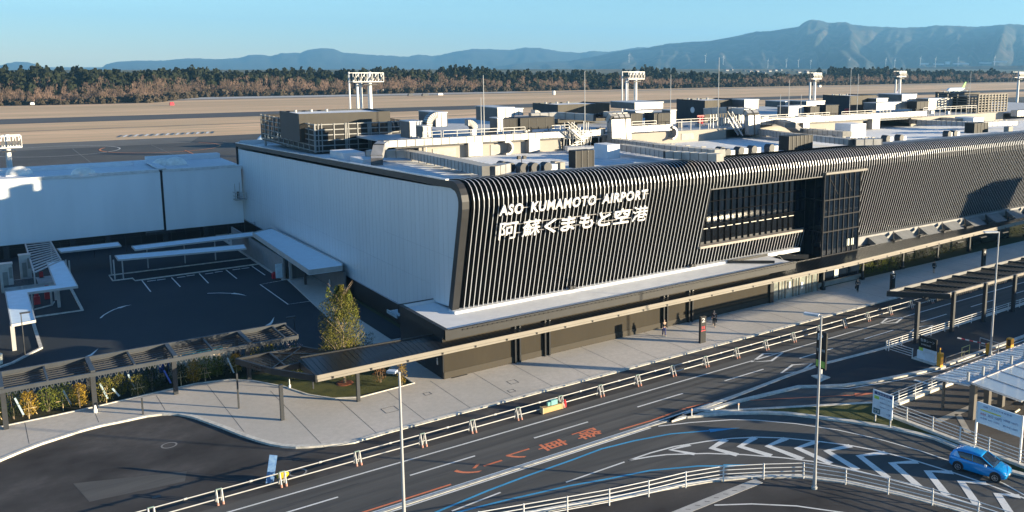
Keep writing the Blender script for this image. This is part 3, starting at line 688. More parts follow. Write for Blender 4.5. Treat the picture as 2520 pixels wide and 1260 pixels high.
# name on the facade
DUM = 0
sg = thing('facade_sign', (39.4, 70.6, 11.5), 'white raised airport name in Latin capitals above Japanese characters on the finned facade', 'sign')
LET = mat('sign_white', (.62, .62, .62), .6, var=.02)
ydir = (0, -.245, 1)
def facade_pt(x, z): return (x, yon(OUT, z)-.42, z)
for body, x0, x1, z0, h in [('ASO', onY(1226, 520, 70.5).x, onY(1284, 508, 70.5).x, 13.98, 1.08), ('KUMAMOTO', onY(1304, 508, 70.5).x, onY(1463, 488, 70.5).x, 13.98, 1.08), ('AIRPORT', onY(1479, 484, 70.5).x, onY(1589, 468, 70.5).x, 13.98, 1.08)]:
    o = lettering('latin_word', body, 1.0, LET, facade_pt(x0, z0), (1, 0, 0), ydir, sg, extrude=.06, bold=.030, width=x1-x0, height=h, spacing=1.14)
jx = [(onY(a, 560-(a-1223)*.13, 71.2).x, onY(b, 560-(b-1223)*.13, 71.2).x) for a, b in [(1223, 1268), (1280, 1324), (1334, 1364), (1375, 1410), (1420, 1455), (1466, 1497), (1505, 1543.5), (1550, 1587)]]
for ch, (x0, x1) in zip('阿蘇くまもと空港', jx):
    h = 1.74 if ch in '阿蘇空港' else 1.58
    lettering('japanese_character', ch, 1.0, LET, facade_pt(x0, 11.55), (1, 0, 0), ydir, sg, extrude=.06, bold=.006 if ch in '阿蘇港' else .020, width=x1-x0, height=h)
rl = MB()
for z in (14.5, 12.9, 12.0): rl.bar(facade_pt(39.6, z)[:1]+(yon(OUT, z)-.2, z), facade_pt(57.4, z)[:1]+(yon(OUT, z)-.2, z), .06)
obj('support_rail', rl, mat('rail_grey', (.22, .22, .23), .5, .4), sg)
for i, (px, py) in enumerate([(1408, 716), (1705, 661)]):
    p = at(px, py, 4.7); t = thing('floodlight', p, 'small twin floodlight on the low roof at the fin feet, %s one' % ['left', 'right'][i], 'light', 'floodlights at the fin feet')
    obj('lamp_head', MB().box(p.x-.35, p.x-.05, p.y-.2, p.y+.1, p.z+.3, p.z+.55).box(p.x+.05, p.x+.35, p.y-.2, p.y+.1, p.z+.3, p.z+.55), CHAR2, t)
    obj('bracket', MB().box(p.x-.4, p.x+.4, p.y, p.y+.08, p.z, p.z+.3), CHAR2, t)

# ---------------------------------------------------------------- low front building
low = thing('low_front_building', (32.5, 68, 0), 'low flat-roofed front wing with tan walls and white roof under the finned facade', 'building')
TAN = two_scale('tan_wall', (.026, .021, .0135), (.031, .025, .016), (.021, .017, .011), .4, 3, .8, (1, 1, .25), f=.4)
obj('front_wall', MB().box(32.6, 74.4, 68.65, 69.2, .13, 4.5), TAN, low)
obj('wall_skirting', MB().box(32.58, 74.42, 68.6, 68.65, .13, .75), mat('tan_skirting', (.036, .030, .021), .8, var=.05), low)
obj('side_wall', MB().box(32.5, 32.62, 68.66, 77.9, .13, 4.7), BLACK, low)
obj('recess', MB().box(33.2, 34.8, 68.4, 68.7, .13, .14).box(32.48, 32.52, 72.2, 73.2, .13, 2.3), CHAR2, low)
obj('flat_roof', MB().box(32.7, 78.0, 68.0, 77.8, 4.3, 4.62), ROOFW, low)
pp = MB(); pp.box(32.35, 32.72, 67.75, 77.95, 4.1, 4.92); pp.box(32.35, 77.9, 67.7, 68.0, 4.0, 4.86); pp.box(32.35, 36.0, 77.7, 77.98, 4.1, 4.92)
obj('parapet', pp, FRM, low)
pw = MB(); pw.box(32.72, 36, 77.5, 77.7, 4.62, 4.88); pw.box(32.72, 77.8, 68.0, 68.12, 4.62, 4.84)
obj('parapet_upstand', pw, ROOFW, low)
tk = MB(); cp = [(34, 4.64)]
for i in range(88): cp += [(34+.5*i, 4.76), (34.22+.5*i, 4.76), (34.22+.5*i, 4.68), (34.5+.5*i, 4.68)]
cp += [(78, 4.64)]; n_ = len(cp)
tk.add([(x, 67.62, z) for x, z in cp]+[(x, 67.7, z) for x, z in cp], [tuple(range(n_))]+[(i, i+n_, (i+1) % n_+n_, (i+1) % n_) for i in range(n_)])
obj('parapet_dentil', tk, BLACK, low)
sn = lettering('wall_lettering', '↑', .5, WHITE, (32.46, 69.9, 2.3), (0, -1, 0), (0, 0, 1), low, height=.5, width=.25)
obj('toilet_pictogram', MB().tube((32.45, 69.75, 1.75), (32.5, 69.75, 1.75), .09).box(32.45, 32.5, 69.66, 69.84, 1.2, 1.6), WHITE, low)
obj('wall_awning', MB().box(33.6, 35.3, 81.2, 83.6, 2.6, 2.72).box(33.5, 33.62, 81.1, 83.7, 2.5, 2.85), mat('awning_pale', (.25, .33, .38), .4), low)
# two service recesses with downpipes
sr = MB()
for x in (39.8, 43.1, 58.0, 61.6): sr.box(x-.08, x+.08, 68.35, 68.62, .13, 4.2); sr.box(x+.42, x+.58, 68.35, 68.62, .13, 4.2)
obj('downpipe', sr, BLACK, low)
# glass entrance right of the tan wall
ent = thing('entrance_doors', (76, 69, 0), 'glazed automatic entrance doors under the walkway roof, right of the tan wall', 'entrance')
obj('door_glass', MB().box(75.0, 83.4, 68.9, 68.98, .13, 2.75), mat('bright_glass', (.25, .27, .24), .08, .0, var=.4, spec=.8, scale=.8), ent)
ef = MB()
for x in (75, 76.4, 77.5, 78.9, 80.0, 81.3, 82.4, 83.4): ef.box(x-.06, x+.06, 68.8, 69.0, .13, 2.8)
for x in (76.95, 79.5, 81.8): ef.box(x-.03, x+.03, 68.84, 69.0, .13, 2.8)
obj('door_frame', ef, mat('door_frame_tan', (.18, .155, .12), .5), ent)
obj('lintel', MB().box(74.9, 86.6, 68.6, 69.1, 2.8, 3.5), mat('lintel_tan', (.22, .17, .12), .6), ent)
lettering('entrance_lettering', '国内線 Domestic 国際線', .4, LET, (77.0, 68.57, 2.95), (1, 0, 0), (0, 0, 1), ent, height=.34, width=6.5)
obj('poster', MB().box(80.2, 80.6, 68.76, 68.79, .9, 1.7).box(78.0, 78.35, 68.76, 68.79, 1.2, 2.1), WHITE, ent)
obj('dark_pier', MB().box(74.4, 75.0, 68.4, 69.2, .13, 3.3), BLACK, ent)
obj('side_glazing', MB().box(86.6, 93.5, 70.3, 70.4, .5, 3.2), GLASS, ent)
obj('white_blind', MB().box(88.3, 89.1, 70.2, 70.28, .8, 3.0), mat('blind_white', (.62, .64, .60), .7), ent)
obj('planter_wall', MB().box(84.4, 93.2, 69.6, 69.9, .13, .7), mat('planter_stone', (.30, .28, .24), .8), ent)
obj('roof_wall', MB().box(83.5, 230, 72.4, 72.9, .13, 3.3), BLACK, ent) if False else None
rw = MB().box(93.6, 135, 72.2, 72.5, .13, 3.6)
tag(obj('shop_front_wall', rw, mat('shopfront_dark', (.012, .014, .012), .25, spec=.7)), 'dark glazed ground-floor wall behind the hedge, right of the glass tower', 'wall')
# slanting light shafts above the walkway, right of the tower
dw = None
for i in range(16):
    x = 98.2+i*6.0; lab = 'angled skylight box behind the walkway roof, %s right of the tower' % ORD[i]
    if dw is None:
        dw = thing('roof_light_box', (0, 0, 0), lab, 'skylight', 'angled skylights behind the walkway roof')
        obj('sloping_hood' if 1 else '', MB().add([(0, 0, 3.5), (3.4, 0, 3.5), (3.4, 1.9, 4.5), (0, 1.9, 4.5), (0, 0, 3.3), (3.4, 0, 3.3), (3.4, 1.9, 3.3), (0, 1.9, 3.3)], [(0,1,2,3),(7,6,5,4),(0,4,5,1),(1,5,6,2),(2,6,7,3),(3,7,4,0)]), mat('skylight_grey', (.16, .165, .17), .7), dw)
        obj('black_cheek', MB().bar((3.4, .1, 3.75), (5.4, 1.7, 4.55), .12, .5).bar((3.4, .1, 3.75), (5.7, .3, 3.7), .12, .3), BLACK, dw)
        dw.location = (x, 70.65, 0)
    else: copy_thing(dw, (x, 70.65, 0), lab)
c0 = at(1790, 642, 4.6)
tag(obj('roof_hatch_frame', MB().bar((71.2, 72.4, 4.85), (75.6, 69.0, 4.85), .2, .3).bar((71.2, 72.4, 4.85), (77.8, 72.2, 4.85), .1, .3), BLACK), 'black angled frame lying on the right end of the low white roof', 'roof frame')
tag(obj('roof_hatch_frame', MB().bar((79.0, 71.6, 4.55), (82.6, 69.8, 4.4), .15, .55).bar((79.0, 71.6, 4.55), (78.2, 70.0, 4.3), .15, .5), BLACK), 'black V-shaped frame between the low white roof and the glass tower', 'roof frame')
# ================================================================ ROOFTOP PLANT
GALV = mat('galvanised_duct', (.36, .355, .345), .45, .35, var=.12, scale=1.2)
GALV2 = mat('duct_seam', (.12, .12, .12), .5, .4)
AHU = mat('air_handler_white', (.46, .47, .48), .5, .1, var=.05)
BRN = two_scale('louvre_brown', (.014, .0135, .012), (.018, .017, .015), (.010, .010, .010), .5, 4, .6)
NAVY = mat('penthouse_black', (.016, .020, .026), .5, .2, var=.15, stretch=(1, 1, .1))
TANP = two_scale('penthouse_tan', (.062, .056, .044), (.075, .067, .054), (.05, .045, .036), .8, 5, .7, (2.5, 2.5, .2), f=.5)
def span(px0, px1, Y, pt, pb):
    c = (px0+px1)/2; return onY(px0, pt, Y).x, onY(px1, pt, Y).x, onY(c, pb, Y).z, onY(c, pt, Y).z
def seams(mb, x0, x1, y0, y1, z0, z1, s, ax='x'):
    k = (x0 if ax == 'x' else y0)+s*.5; e = .03
    while k < (x1 if ax == 'x' else y1):
        if ax == 'x': mb.box(k-.035, k+.035, y0-e, y1+e, z0-e, z1+e)
        else: mb.box(x0-e, x1+e, k-.035, k+.035, z0-e, z1+e)
        k += s
def duct_x(t, x0, x1, y0, y1, z0, z1, s=1.15):
    m = MB(); seams(m, x0, x1, y0, y1, z0, z1, s); obj2('duct_run', [(MB().box(x0, x1, y0, y1, z0, z1), GALV), (m, GALV2)], t)
def duct_path(t, pts, w, h, s=1.2, m_=None):
    a = MB(); b = MB()
    for p, q in zip(pts, pts[1:]):
        p, q = Vector(p), Vector(q); a.bar(p, q, w, h); L = (q-p).length; n = max(1, int(L/s))
        for i in range(n+1):
            c = p.lerp(q, (i+.02)/(n+.04)); d = (q-p).normalized()*.035; b.bar(c-d, c+d, w+.06, h+.06)
    obj2('duct_run', [(a, m_ or GALV), (b, GALV2)], t)
YD = 100.2
def supports(t, xs, y, z0, z1):
    m = MB()
    for x in xs: m.box(x-.06, x+.06, y-.06, y+.06, z0, z1); 
    obj('support_leg', m, STEELW, t)
# long ducts along the deck edge
t = thing('long_duct', (40, YD, 17.8), 'long silver duct along the deck edge, starting by the louvred cage', 'duct')
duct_x(t, 40.4, 73.0, 99.9, 101.0, 17.86, 18.68); supports(t, [46, 70, 72.5], 100.4, 16, 17.9)
m = MB(); m.box(51.6, 53.6, 99.85, 101.0, 16.1, 17.9); obj('drop_leg', m, GALV, t)
m = MB()
for i in range(7):
    a0, a1 = R(-90+30*i-10), R(-90+30*(i+1)-10); c = (57.1, 16.95)
    m.bar((c[0]+.85*math.cos(a0), 100.3, c[1]+.85*math.sin(a0)), (c[0]+.85*math.cos(a1), 100.3, c[1]+.85*math.sin(a1)), .28, 1.5, (0, 1, 0))
obj('curved_elbow', m, GALV, t); obj('drop_leg', MB().box(60.6, 62.3, 99.85, 101, 16.1, 17.9), GALV, t)
obj('duct_shade_strip', MB().box(42, 66, 100.3, 101, 17.6, 17.86), CHAR2, t)  # dark strip imitates the shade beneath the duct
duct_path(t, [(40.6, 100.4, 18.3), (39.6, 99.4, 18.0), (38.6, 97.8, 16.9), (38.3, 97.0, 16.6)], 1.3, .8)
t = thing('long_duct', (105, YD, 17.8), 'long silver duct along the deck edge to the right of the roof stair', 'duct')
duct_x(t, 103.5, 152.0, 99.9, 101.0, 18.0, 18.95); obj('drop_leg', MB().box(115.5, 117, 99.8, 101, 16.2, 18.0).box(134.4, 136.6, 99.6, 101, 16.1, 18.0), GALV, t)
obj('duct_shade_strip', MB().box(104, 152, 100.3, 101, 17.7, 18.0), CHAR2, t)  # shade under this duct, put in as a dark box
t = thing('long_duct', (80, YD, 17.8), 'short silver duct along the deck edge between the triple risers and the tan penthouse', 'duct')
duct_x(t, 77.0, 85.8, 99.9, 101.0, 18.0, 18.9)
m = MB()
for i in range(6):
    a0, a1 = R(90-30*i), R(90-30*(i+1)); c = (85.7, 17.6)
    m.bar((c[0]+.9*math.cos(a0), 100.3, c[1]+.9*math.sin(a0)), (c[0]+.9*math.cos(a1), 100.3, c[1]+.9*math.sin(a1)), .3, 1.5, (0, 1, 0))
obj('curved_elbow', m, GALV, t)
t = thing('long_duct', (180, YD, 17.8), 'silver duct on the far right of the deck beside the lattice cage', 'duct')
duct_x(t, 182, 225, 97.5, 99, 16.9, 18.2)
# cage of louvres round the left penthouse
XC0 = onY(775, 340, 120).x; XC1 = onY(1006, 320, 120).x; YC1 = 146.0
t = thing('louvred_cage', (XC0, 120, 16.5), 'large open cage of dark louvres and pale posts at the left end of the roof', 'louvre cage')
zb = onY(775, 374, 120).z; zt = onY(775, 306, 120).z
sl1 = MB(); sl2 = MB(); ps = MB()
nr = 26
for i in range(nr):
    z = zb+(zt-zb)*(i+.5)/nr
    big = i % 5 == 0
    (sl2 if big else sl1).box(XC0, XC1, 119.95, 120.05, z-(.07 if big else .06), z+(.06 if big else .05))
    (sl2 if big else sl1).box(XC0-.05, XC0+.05, 120, YC1, z-(.07 if big else .045), z+(.06 if big else .04))
    sl1.box(XC1-.05, XC1+.05, 120, YC1, z-.05, z+.05)
    sl1.box(XC0, XC1, YC1-.05, YC1+.05, z-.05, z+.05)
W_ = XC1-XC0
for i, u in enumerate([0, .035, .07, .195, .31, .325, .345, .44, .55, .565, .58, .67, .77, .785, .80, .90, 1]):
    x = XC0+W_*u; ps.box(x-.06, x+.06, 119.86, 120.12, zb-.1, zt+.05)
for i in range(12):
    y = 120+(YC1-120)*i/11; ps.box(XC0-.12, XC0+.12, y-.07, y+.07, zb-.1, zt+.05); ps.box(XC1-.1, XC1+.1, y-.07, y+.07, zb, zt)
obj2('louvre_slats', [(sl1, BRN), (sl2, mat('slat_grey', (.26, .26, .25), .5, .1))], t); obj('cage_post', ps, mat('slat_grey', (.17, .17, .165), .5, .2), t)
obj('cage_floor', MB().box(XC0, XC1, 120.2, YC1, zb-.3, zb-.1), DARK, t)
obj('cage_leg', MB().box(XC0+.1, XC0+.4, 120.3, 120.6, 15, zb).box(XC1-.4, XC1-.1, 120.3, 120.6, 15, zb).box(XC0+.1, XC0+.4, YC1-1, YC1-.6, 13, zb), STEELW, t)
def penthouse(px_c, px_l, px_r, pt, pb, Y, label, YB2=None, roof=True, FM=None):
    x0, x1, z0, z1 = span(px_c, px_r, Y, pt, pb)
    yb = YB2 or onX(px_l, pt, x0).y; yb = min(yb, 147)
    t = thing('roof_penthouse', (x0, Y, z0), label, 'penthouse')
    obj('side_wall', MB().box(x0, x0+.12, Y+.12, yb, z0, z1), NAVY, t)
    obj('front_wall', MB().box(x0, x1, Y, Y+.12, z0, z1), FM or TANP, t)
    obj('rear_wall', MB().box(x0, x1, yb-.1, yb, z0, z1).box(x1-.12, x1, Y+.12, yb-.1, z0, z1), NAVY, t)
    obj('flat_roof', MB().box(x0+.12, x1-.12, Y+.12, yb-.1, z1-.35, z1-.22), ROOFW, t)
    v = MB()
    for k in range(3): v.tube((x0+2+k*2.3, yb-1, z1-.3), (x0+2+k*2.3, yb-1, z1+.12), .22)
    obj('roof_vent', v, GALV, t)
    return t, x0, x1, Y, yb, z0, z1
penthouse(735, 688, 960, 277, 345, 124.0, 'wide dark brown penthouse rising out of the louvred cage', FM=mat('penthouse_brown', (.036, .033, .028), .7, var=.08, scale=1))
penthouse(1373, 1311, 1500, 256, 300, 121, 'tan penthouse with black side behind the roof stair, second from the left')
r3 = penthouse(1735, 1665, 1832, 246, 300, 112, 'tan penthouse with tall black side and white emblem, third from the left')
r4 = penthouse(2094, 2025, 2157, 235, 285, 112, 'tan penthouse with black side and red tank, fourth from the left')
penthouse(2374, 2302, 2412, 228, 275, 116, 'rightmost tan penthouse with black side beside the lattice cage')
em = MB().tube((r3[1]-.02, 115.2, 19.8), (r3[1]+.05, 115.2, 19.8), .55, n=10); tag(obj('roof_dish', em, WHITE), 'round white dish on the black side of the third penthouse', 'dish')
for nm, px, Yt, lab in [('red_tank', 1724, 110.5, 'dark red fire equipment cabinet before the third penthouse'), ('red_tank', 2085, 110.5, 'dark red fire equipment cabinet before the fourth penthouse')]:
    x = onY(px, 280, Yt).x; m = MB()
    for dx in (-.35, .25): m.tube((x+dx, Yt, 17.7), (x+dx, Yt, 19.0), .28)
    m.box(x-.8, x+.8, Yt-.1, Yt+.1, 18.9, 19.2)
    tag(obj(nm, m, mat('tank_red', (.28, .02, .03), .5)), lab, 'fire cabinet')
def unit(name, px0, px1, pt, pb, Y, dep, m_, label, cat, panels=True, round_=False, group=None):
    x0, x1, z0, z1 = span(px0, px1, Y, pt, pb)
    t = thing(name, (x0, Y, z0), label, cat, group)
    g = MB()
    if panels:
        n = max(2, int((x1-x0)/1.3))
        for i in range(n+1): x = x0+(x1-x0)*i/n; g.box(x-.03, x+.03, Y-.04, Y+dep+.04, z0, z1+.03)
        obj2('casing', [(MB().box(x0, x1, Y, Y+dep, z0, z1), m_), (g, GALV2 if m_ is not BRN else DARK)], t)
        obj('top_cap', MB().box(x0-.08, x1+.08, Y-.08, Y+dep+.08, z1, z1+.12), AHU if m_ is AHU else m_, t)
    return t
A_ = 'air handling unit'
unit('air_handler', 1072, 1100, 278, 312, 112, 5.5, AHU, 'white box air handler with a curved duct, nearest the louvred cage', A_)
unit('air_handler', 1008, 1040, 300, 340, 108, 3, AHU, 'low white unit right beside the louvred cage', A_)
unit('air_handler', 1041, 1062, 312, 338, 104, 2, GALV, 'small pale box behind the long duct near the cage', A_)
unit('air_handler', 1224, 1265, 266, 300, 112, 6.5, AHU, 'tall white air handler left of the dark condenser boxes', A_)
unit('air_handler', 1265, 1287, 268, 284, 112, 3, AHU, 'raised white plenum joined to the tall air handler', A_)
unit('air_handler', 1224, 1238, 292, 324, 103.5, 2, AHU, 'narrow white upright box behind the railing', A_)
unit('condenser_box', 1240, 1272, 294, 322, 103.5, 2.2, BRN, 'smaller dark brown louvred condenser behind the railing, left pair', 'condenser')
unit('condenser_box', 1281, 1363, 291, 318, 103.5, 3.0, BRN, 'widest dark brown louvred condenser behind the railing', 'condenser')
unit('air_handler', 1562, 1632, 253, 268, 112, 6.5, AHU, 'long white air handler with rounded end, right of the triple risers', A_)
unit('air_handler', 1564, 1606, 274, 290, 106, 3, AHU, 'white base cabinet below the long air handler', A_)
unit('condenser_box', 1553, 1580, 281, 310, 103, 2.2, BRN, 'dark brown condenser just right of the triple risers', 'condenser')
unit('condenser_box', 1610, 1650, 280, 310, 103, 2.2, BRN, 'dark brown condenser left of the third penthouse', 'condenser')
unit('air_handler', 1650, 1664, 272, 305, 104, 2, AHU, 'white upright cabinet left of the third penthouse', A_)
unit('air_handler', 1832, 1867, 246, 268, 109, 3, AHU, 'bright white cube right of the third penthouse', A_)
unit('air_handler', 1932, 1985, 250, 264, 112, 5, AHU, 'long white air handler left of the fourth penthouse', A_)
unit('air_handler', 1985, 2030, 250, 285, 108, 4, GALV, 'silver air handler left of the fourth penthouse', A_)
unit('air_handler', 1940, 1994, 262, 286, 104.5, 2.5, AHU, 'white lower cabinet left of the fourth penthouse', A_)
unit('condenser_box', 1995, 2016, 264, 283, 103, 2, BRN, 'small dark condenser left of the fourth penthouse', 'condenser')
unit('condenser_box', 2033, 2064, 260, 283, 103, 2.2, BRN, 'dark condenser with white top beside the red tank', 'condenser')
unit('air_handler', 2157, 2185, 243, 253, 110, 3, AHU, 'white plenum at the left of the big right-hand air handler', A_)
unit('air_handler', 2220, 2256, 233, 250, 112, 6, AHU, 'big white air handler right of the fourth penthouse', A_)
unit('air_handler', 2157, 2250, 253, 270, 106, 3, GALV, 'long grey base unit right of the fourth penthouse', A_)
unit('condenser_box', 2257, 2285, 251, 268, 103, 2.2, BRN, 'dark condenser pair near the rightmost penthouse', 'condenser')
unit('air_handler', 2285, 2345, 243, 268, 108, 3, GALV, 'silver ribbed air handler before the rightmost penthouse', A_)
for i, px in enumerate([2165, 2173, 2182, 2190]):
    x = onY(px, 265, 102.5).x; tag(obj('vent_pot', MB().tube((x, 102.5, 17.7), (x, 102.5, 18.9), .36).tube((x, 102.5, 18.9), (x, 102.5, 19.25), .16), AHU), 'small pale vent pot on the deck, %s of four before the grey unit' % ORD[i], 'vent', 'vent pots in a row')
# curved ductwork
def arc_duct(name, px, py, Y, rad, a0, a1, w, h, label, col=None, plane='x'):
    c = onY(px, py, Y); t = thing(name, c, label, 'duct'); pts = []
    for i in range(9):
        a = R(a0+(a1-a0)*i/8); pts.append((c.x+rad*math.cos(a), Y, c.z+rad*math.sin(a)))
    a_ = MB(); b_ = MB()
    for p, q in zip(pts, pts[1:]):
        a_.bar(p, q, w, h, (0, 1, 0)); p, q = Vector(p), Vector(q); d = (q-p).normalized()*.04; b_.bar(p-d, p+d, w+.05, h+.05, (0, 1, 0))
    obj2('duct_bend', [(a_, col or GALV), (b_, GALV2)], t); return t
arc_duct('curved_duct', 1073, 305, 108, 1.2, 90, 185, .8, 1.2, 'pale curved duct in front of the first white air handler')
arc_duct('curved_duct', 1150, 320, 106, 1.0, 10, 95, .8, 1.1, 'silver curved duct left of the tall white air handler')
arc_duct('curved_duct', 1312, 292, 110, .9, 0, 90, .8, 1.3, 'silver curved duct above the widest dark condenser')
t = thing('overhead_duct', (67, 106, 20), 'silver duct crossing over from the tan penthouse to the tall riser', 'duct')
x0 = onY(1322, 278, 106).x; x1 = onY(1462, 282, 104).x
duct_path(t, [(x0, 108, 20.3), (x0+4, 107, 20.4), (x1-1, 102.4, 20.2)], 1.1, .95)
t = thing('duct_riser', (x1, 102, 16.4), 'thick silver vertical duct standing beside the roof stair', 'duct')
duct_path(t, [(x1, 100.0, 20.5), (x1+.1, 99.4, 20.1), (x1+.1, 99.2, 16.5)], 1.5, 1.2, 1.6)
for i, px in enumerate((1517, 1531, 1545)):
    x = onY(px, 300, 99).x; t = thing('duct_riser', (x, 99, 16.4), 'upright silver riser duct, %s of the three side by side' % ('left', 'middle', 'right')[i], 'duct', 'three riser ducts')
    duct_path(t, [(x-.1, 101.6, 20.75), (x, 99.6, 20.6), (x, 99.2, 20.1), (x, 99.0, 17.0)], .8, .7, 2.5)
t = thing('duct_header', (70, 102, 20), 'bundle of black pipes and silver header feeding the three riser ducts', 'duct')
xh = onY(1455, 275, 104).x; m = MB()
for k in range(4): m.tube((xh, 104-k*.6, 20.3+.1*k), (xh+5.0, 102.6-k*.4, 20.2+.1*k), .28)
obj('black_pipe', m, BLACK, t)
for i, px in enumerate((1843, 1859)):
    x = onY(px, 300, 99).x; t = thing('duct_riser', (x, 99, 16.4), 'upright silver riser duct right of the roof stair, %s of two' % ('left', 'right')[i], 'duct', 'two riser ducts')
    duct_path(t, [(x-.1, 102.5, 20.4), (x, 99.6, 20.3), (x, 99.0, 19.8), (x, 98.8, 16.6)], 1.1, .9, 2.2)
t = thing('overhead_duct', (92, 104, 20), 'wide silver duct in front of the third penthouse', 'duct')
duct_path(t, [(onY(1742, 268, 106).x, 107, 20.1), (onY(1790, 268, 104).x, 104, 20.4), (onY(1838, 270, 102).x, 102.2, 20.3)], 1.3, 1.0)
t = thing('bundle_of_pipes', (93, 101, 16), 'cluster of pale vertical pipes under the wide duct at the third penthouse', 'pipes')
m = MB()
for px in range(1748, 1835, 7):
    x = onY(px, 300, 102.4).x; m.tube((x, 102.4, 17.7), (x, 102.4, 19.9), .1, n=5)
obj('pipe_stand', m, STEELW, t)
# stairs on the roof
def stair(px0, py0, px1, py1, Y, label, flip=1):
    a = onY(px0, py0, Y); b = onY(px1, py1, Y); t = thing('roof_stair', b, label, 'stair'); m = MB(); n = 11
    for yy in (Y-.5, Y+.5):
        m.bar((a.x, yy, a.z), (b.x, yy, b.z), .08, .22); m.bar((a.x, yy, a.z+1), (b.x, yy, b.z+1), .06)
    obj('stringer', m, STEELW, t); s = MB()
    for i in range(n): c = a.lerp(b, i/n); s.box(c.x-.14, c.x+.14, Y-.5, Y+.5, c.z-.02, c.z+.03)
    obj('tread', s, STEELW, t); p = MB()
    for i in range(0, n, 2): c = a.lerp(b, i/n); p.bar((c.x, Y-.5, c.z), (c.x, Y-.5, c.z+1), .05)
    obj('baluster', p, STEELW, t)
stair(1402, 318, 1432, 345, 99.2, 'white steel stair beside the thick vertical duct'); stair(1796, 290, 1822, 333, 99.0, 'white steel stair beneath the third penthouse')
t = thing('pipe_cluster', (66, 99.5, 16), 'tangle of pale pipes and uprights round the left roof stair', 'pipes'); m = MB()
prnd = random.Random(2)
for i in range(16):
    x = onY(1392+i*4.2, 320, 99.8).x; z1 = 18.2+prnd.random()*1.8; m.tube((x, 99.8+prnd.uniform(-.5, .6), 16.1), (x+prnd.uniform(-.2, .2), 99.8, z1), .07, n=5)
for i in range(7):
    x = onY(1395+i*8, 330, 99.6).x; m.bar((x, 99.4, 16.4+.35*i), (x+2.0, 99.7, 16.5+.35*i), .1)
obj('pipe_stand', m, STEELW, t)
obj('white_tray', MB().bar((onY(1398, 350, 96).x, 96.5, 16.7), (onY(1462, 352, 95).x, 95, 16.7), 2.2, .5), AHU, t)
# railings on the deck edge
rail0 = None
for i, (pa, pb_) in enumerate([(1040, 1085), (1090, 1224), (1238, 1292), (1357, 1400), (1555, 1615), (1655, 1765), (1868, 1955), (1965, 2040), (2070, 2145), (2270, 2400)]):
    x0 = onY(pa, 310, 101.2).x; x1 = onY(pb_, 310, 101.2).x; t = thing('roof_railing', (x0, 101.2, 18.6), 'thin white pipe railing on the roof deck edge, %s from the left' % ORD[i], 'railing', 'pipe railings on the roof deck')
    m = MB(); n = max(2, int((x1-x0)/1.8))
    for z in (19.45, 19.05): m.bar((x0, 101.2, z), (x1, 101.2, z), .06)
    for k in range(n+1): x = x0+(x1-x0)*k/n; m.bar((x, 101.2, 17.7), (x, 101.2, 19.45), .06)
    obj('railing_pipes', m, STEELW, t)
# lightning rods
for i, (px, py) in enumerate([(1189, 185), (1439, 175), (1651, 183), (1770, 140), (1943, 196), (2095, 168), (2113, 182), (2390, 176), (1183, 240), (1921, 232), (1972, 232)]):
    Y = 101.6; p = onY(px, py, Y); tag(obj('lightning_rod', MB().tube((p.x, Y, 17.7), (p.x, Y, min(p.z, 29)), .075, .04, 6), STEELW), 'thin pale lightning rod on the roof deck, %s from the left' % ORD[[0, 2, 3, 4, 6, 8, 9, 10, 1, 5, 7][i]], 'lightning rod', 'lightning rods on the roof')
# lattice cage on the right
x0, x1, z0, z1 = span(2408, 2478, 102, 232, 280); t = thing('lattice_cage', (x0, 102, z0), 'open lattice cage of tan posts and rails at the far right of the roof', 'lattice cage'); m = MB()
z0 = 17.8
for i in range(8): z = z0+(z1-z0)*i/7; m.box(x0, x1, 101.9, 102.1, z-.09, z+.09); m.box(x0-.1, x0+.1, 102, 112, z-.09, z+.09)
for i in range(10): x = x0+(x1-x0)*i/9; m.box(x-.14, x+.14, 101.8, 102.1, z0, z1)
for i in range(5): m.box(x0-.12, x0+.12, 102+i*2.4, 102.2+i*2.4, z0, z1)
obj('lattice', m, mat('lattice_tan', (.13, .115, .09), .6), t); obj('core_box', MB().box(x0+1, x1-1, 105, 111, z0, z1-.6), BRN, t)
drnd = random.Random(21)
for i in range(26):
    px = 1045+i*52+drnd.uniform(-14, 14); Y = drnd.uniform(102.5, 108); x = onY(px, 280, Y).x; w_, d_, h_ = drnd.uniform(.5, 1.6), drnd.uniform(.5, 1.2), drnd.uniform(.5, 1.5)
    t = thing('deck_box', (x, Y, 17.7), 'small plant box among the units on the roof deck, %s from the left' % (ORD[i] if i < 20 else 'twenty-'+ORD[i-20]), 'plant box', 'small boxes on the roof deck')
    obj('casing', MB().box(x, x+w_, Y, Y+d_, 17.7, 17.7+h_), drnd.choice([AHU, GALV, CREAM, GALV, BRN]), t); obj('pipe', MB().tube((x+w_/2, Y+d_/2, 17.7+h_), (x+w_/2, Y+d_/2, 17.9+h_), .08).tube((x+w_, Y+.2, 17.9), (x+w_+1.5, Y+.25, 17.9), .06), GALV2, t)
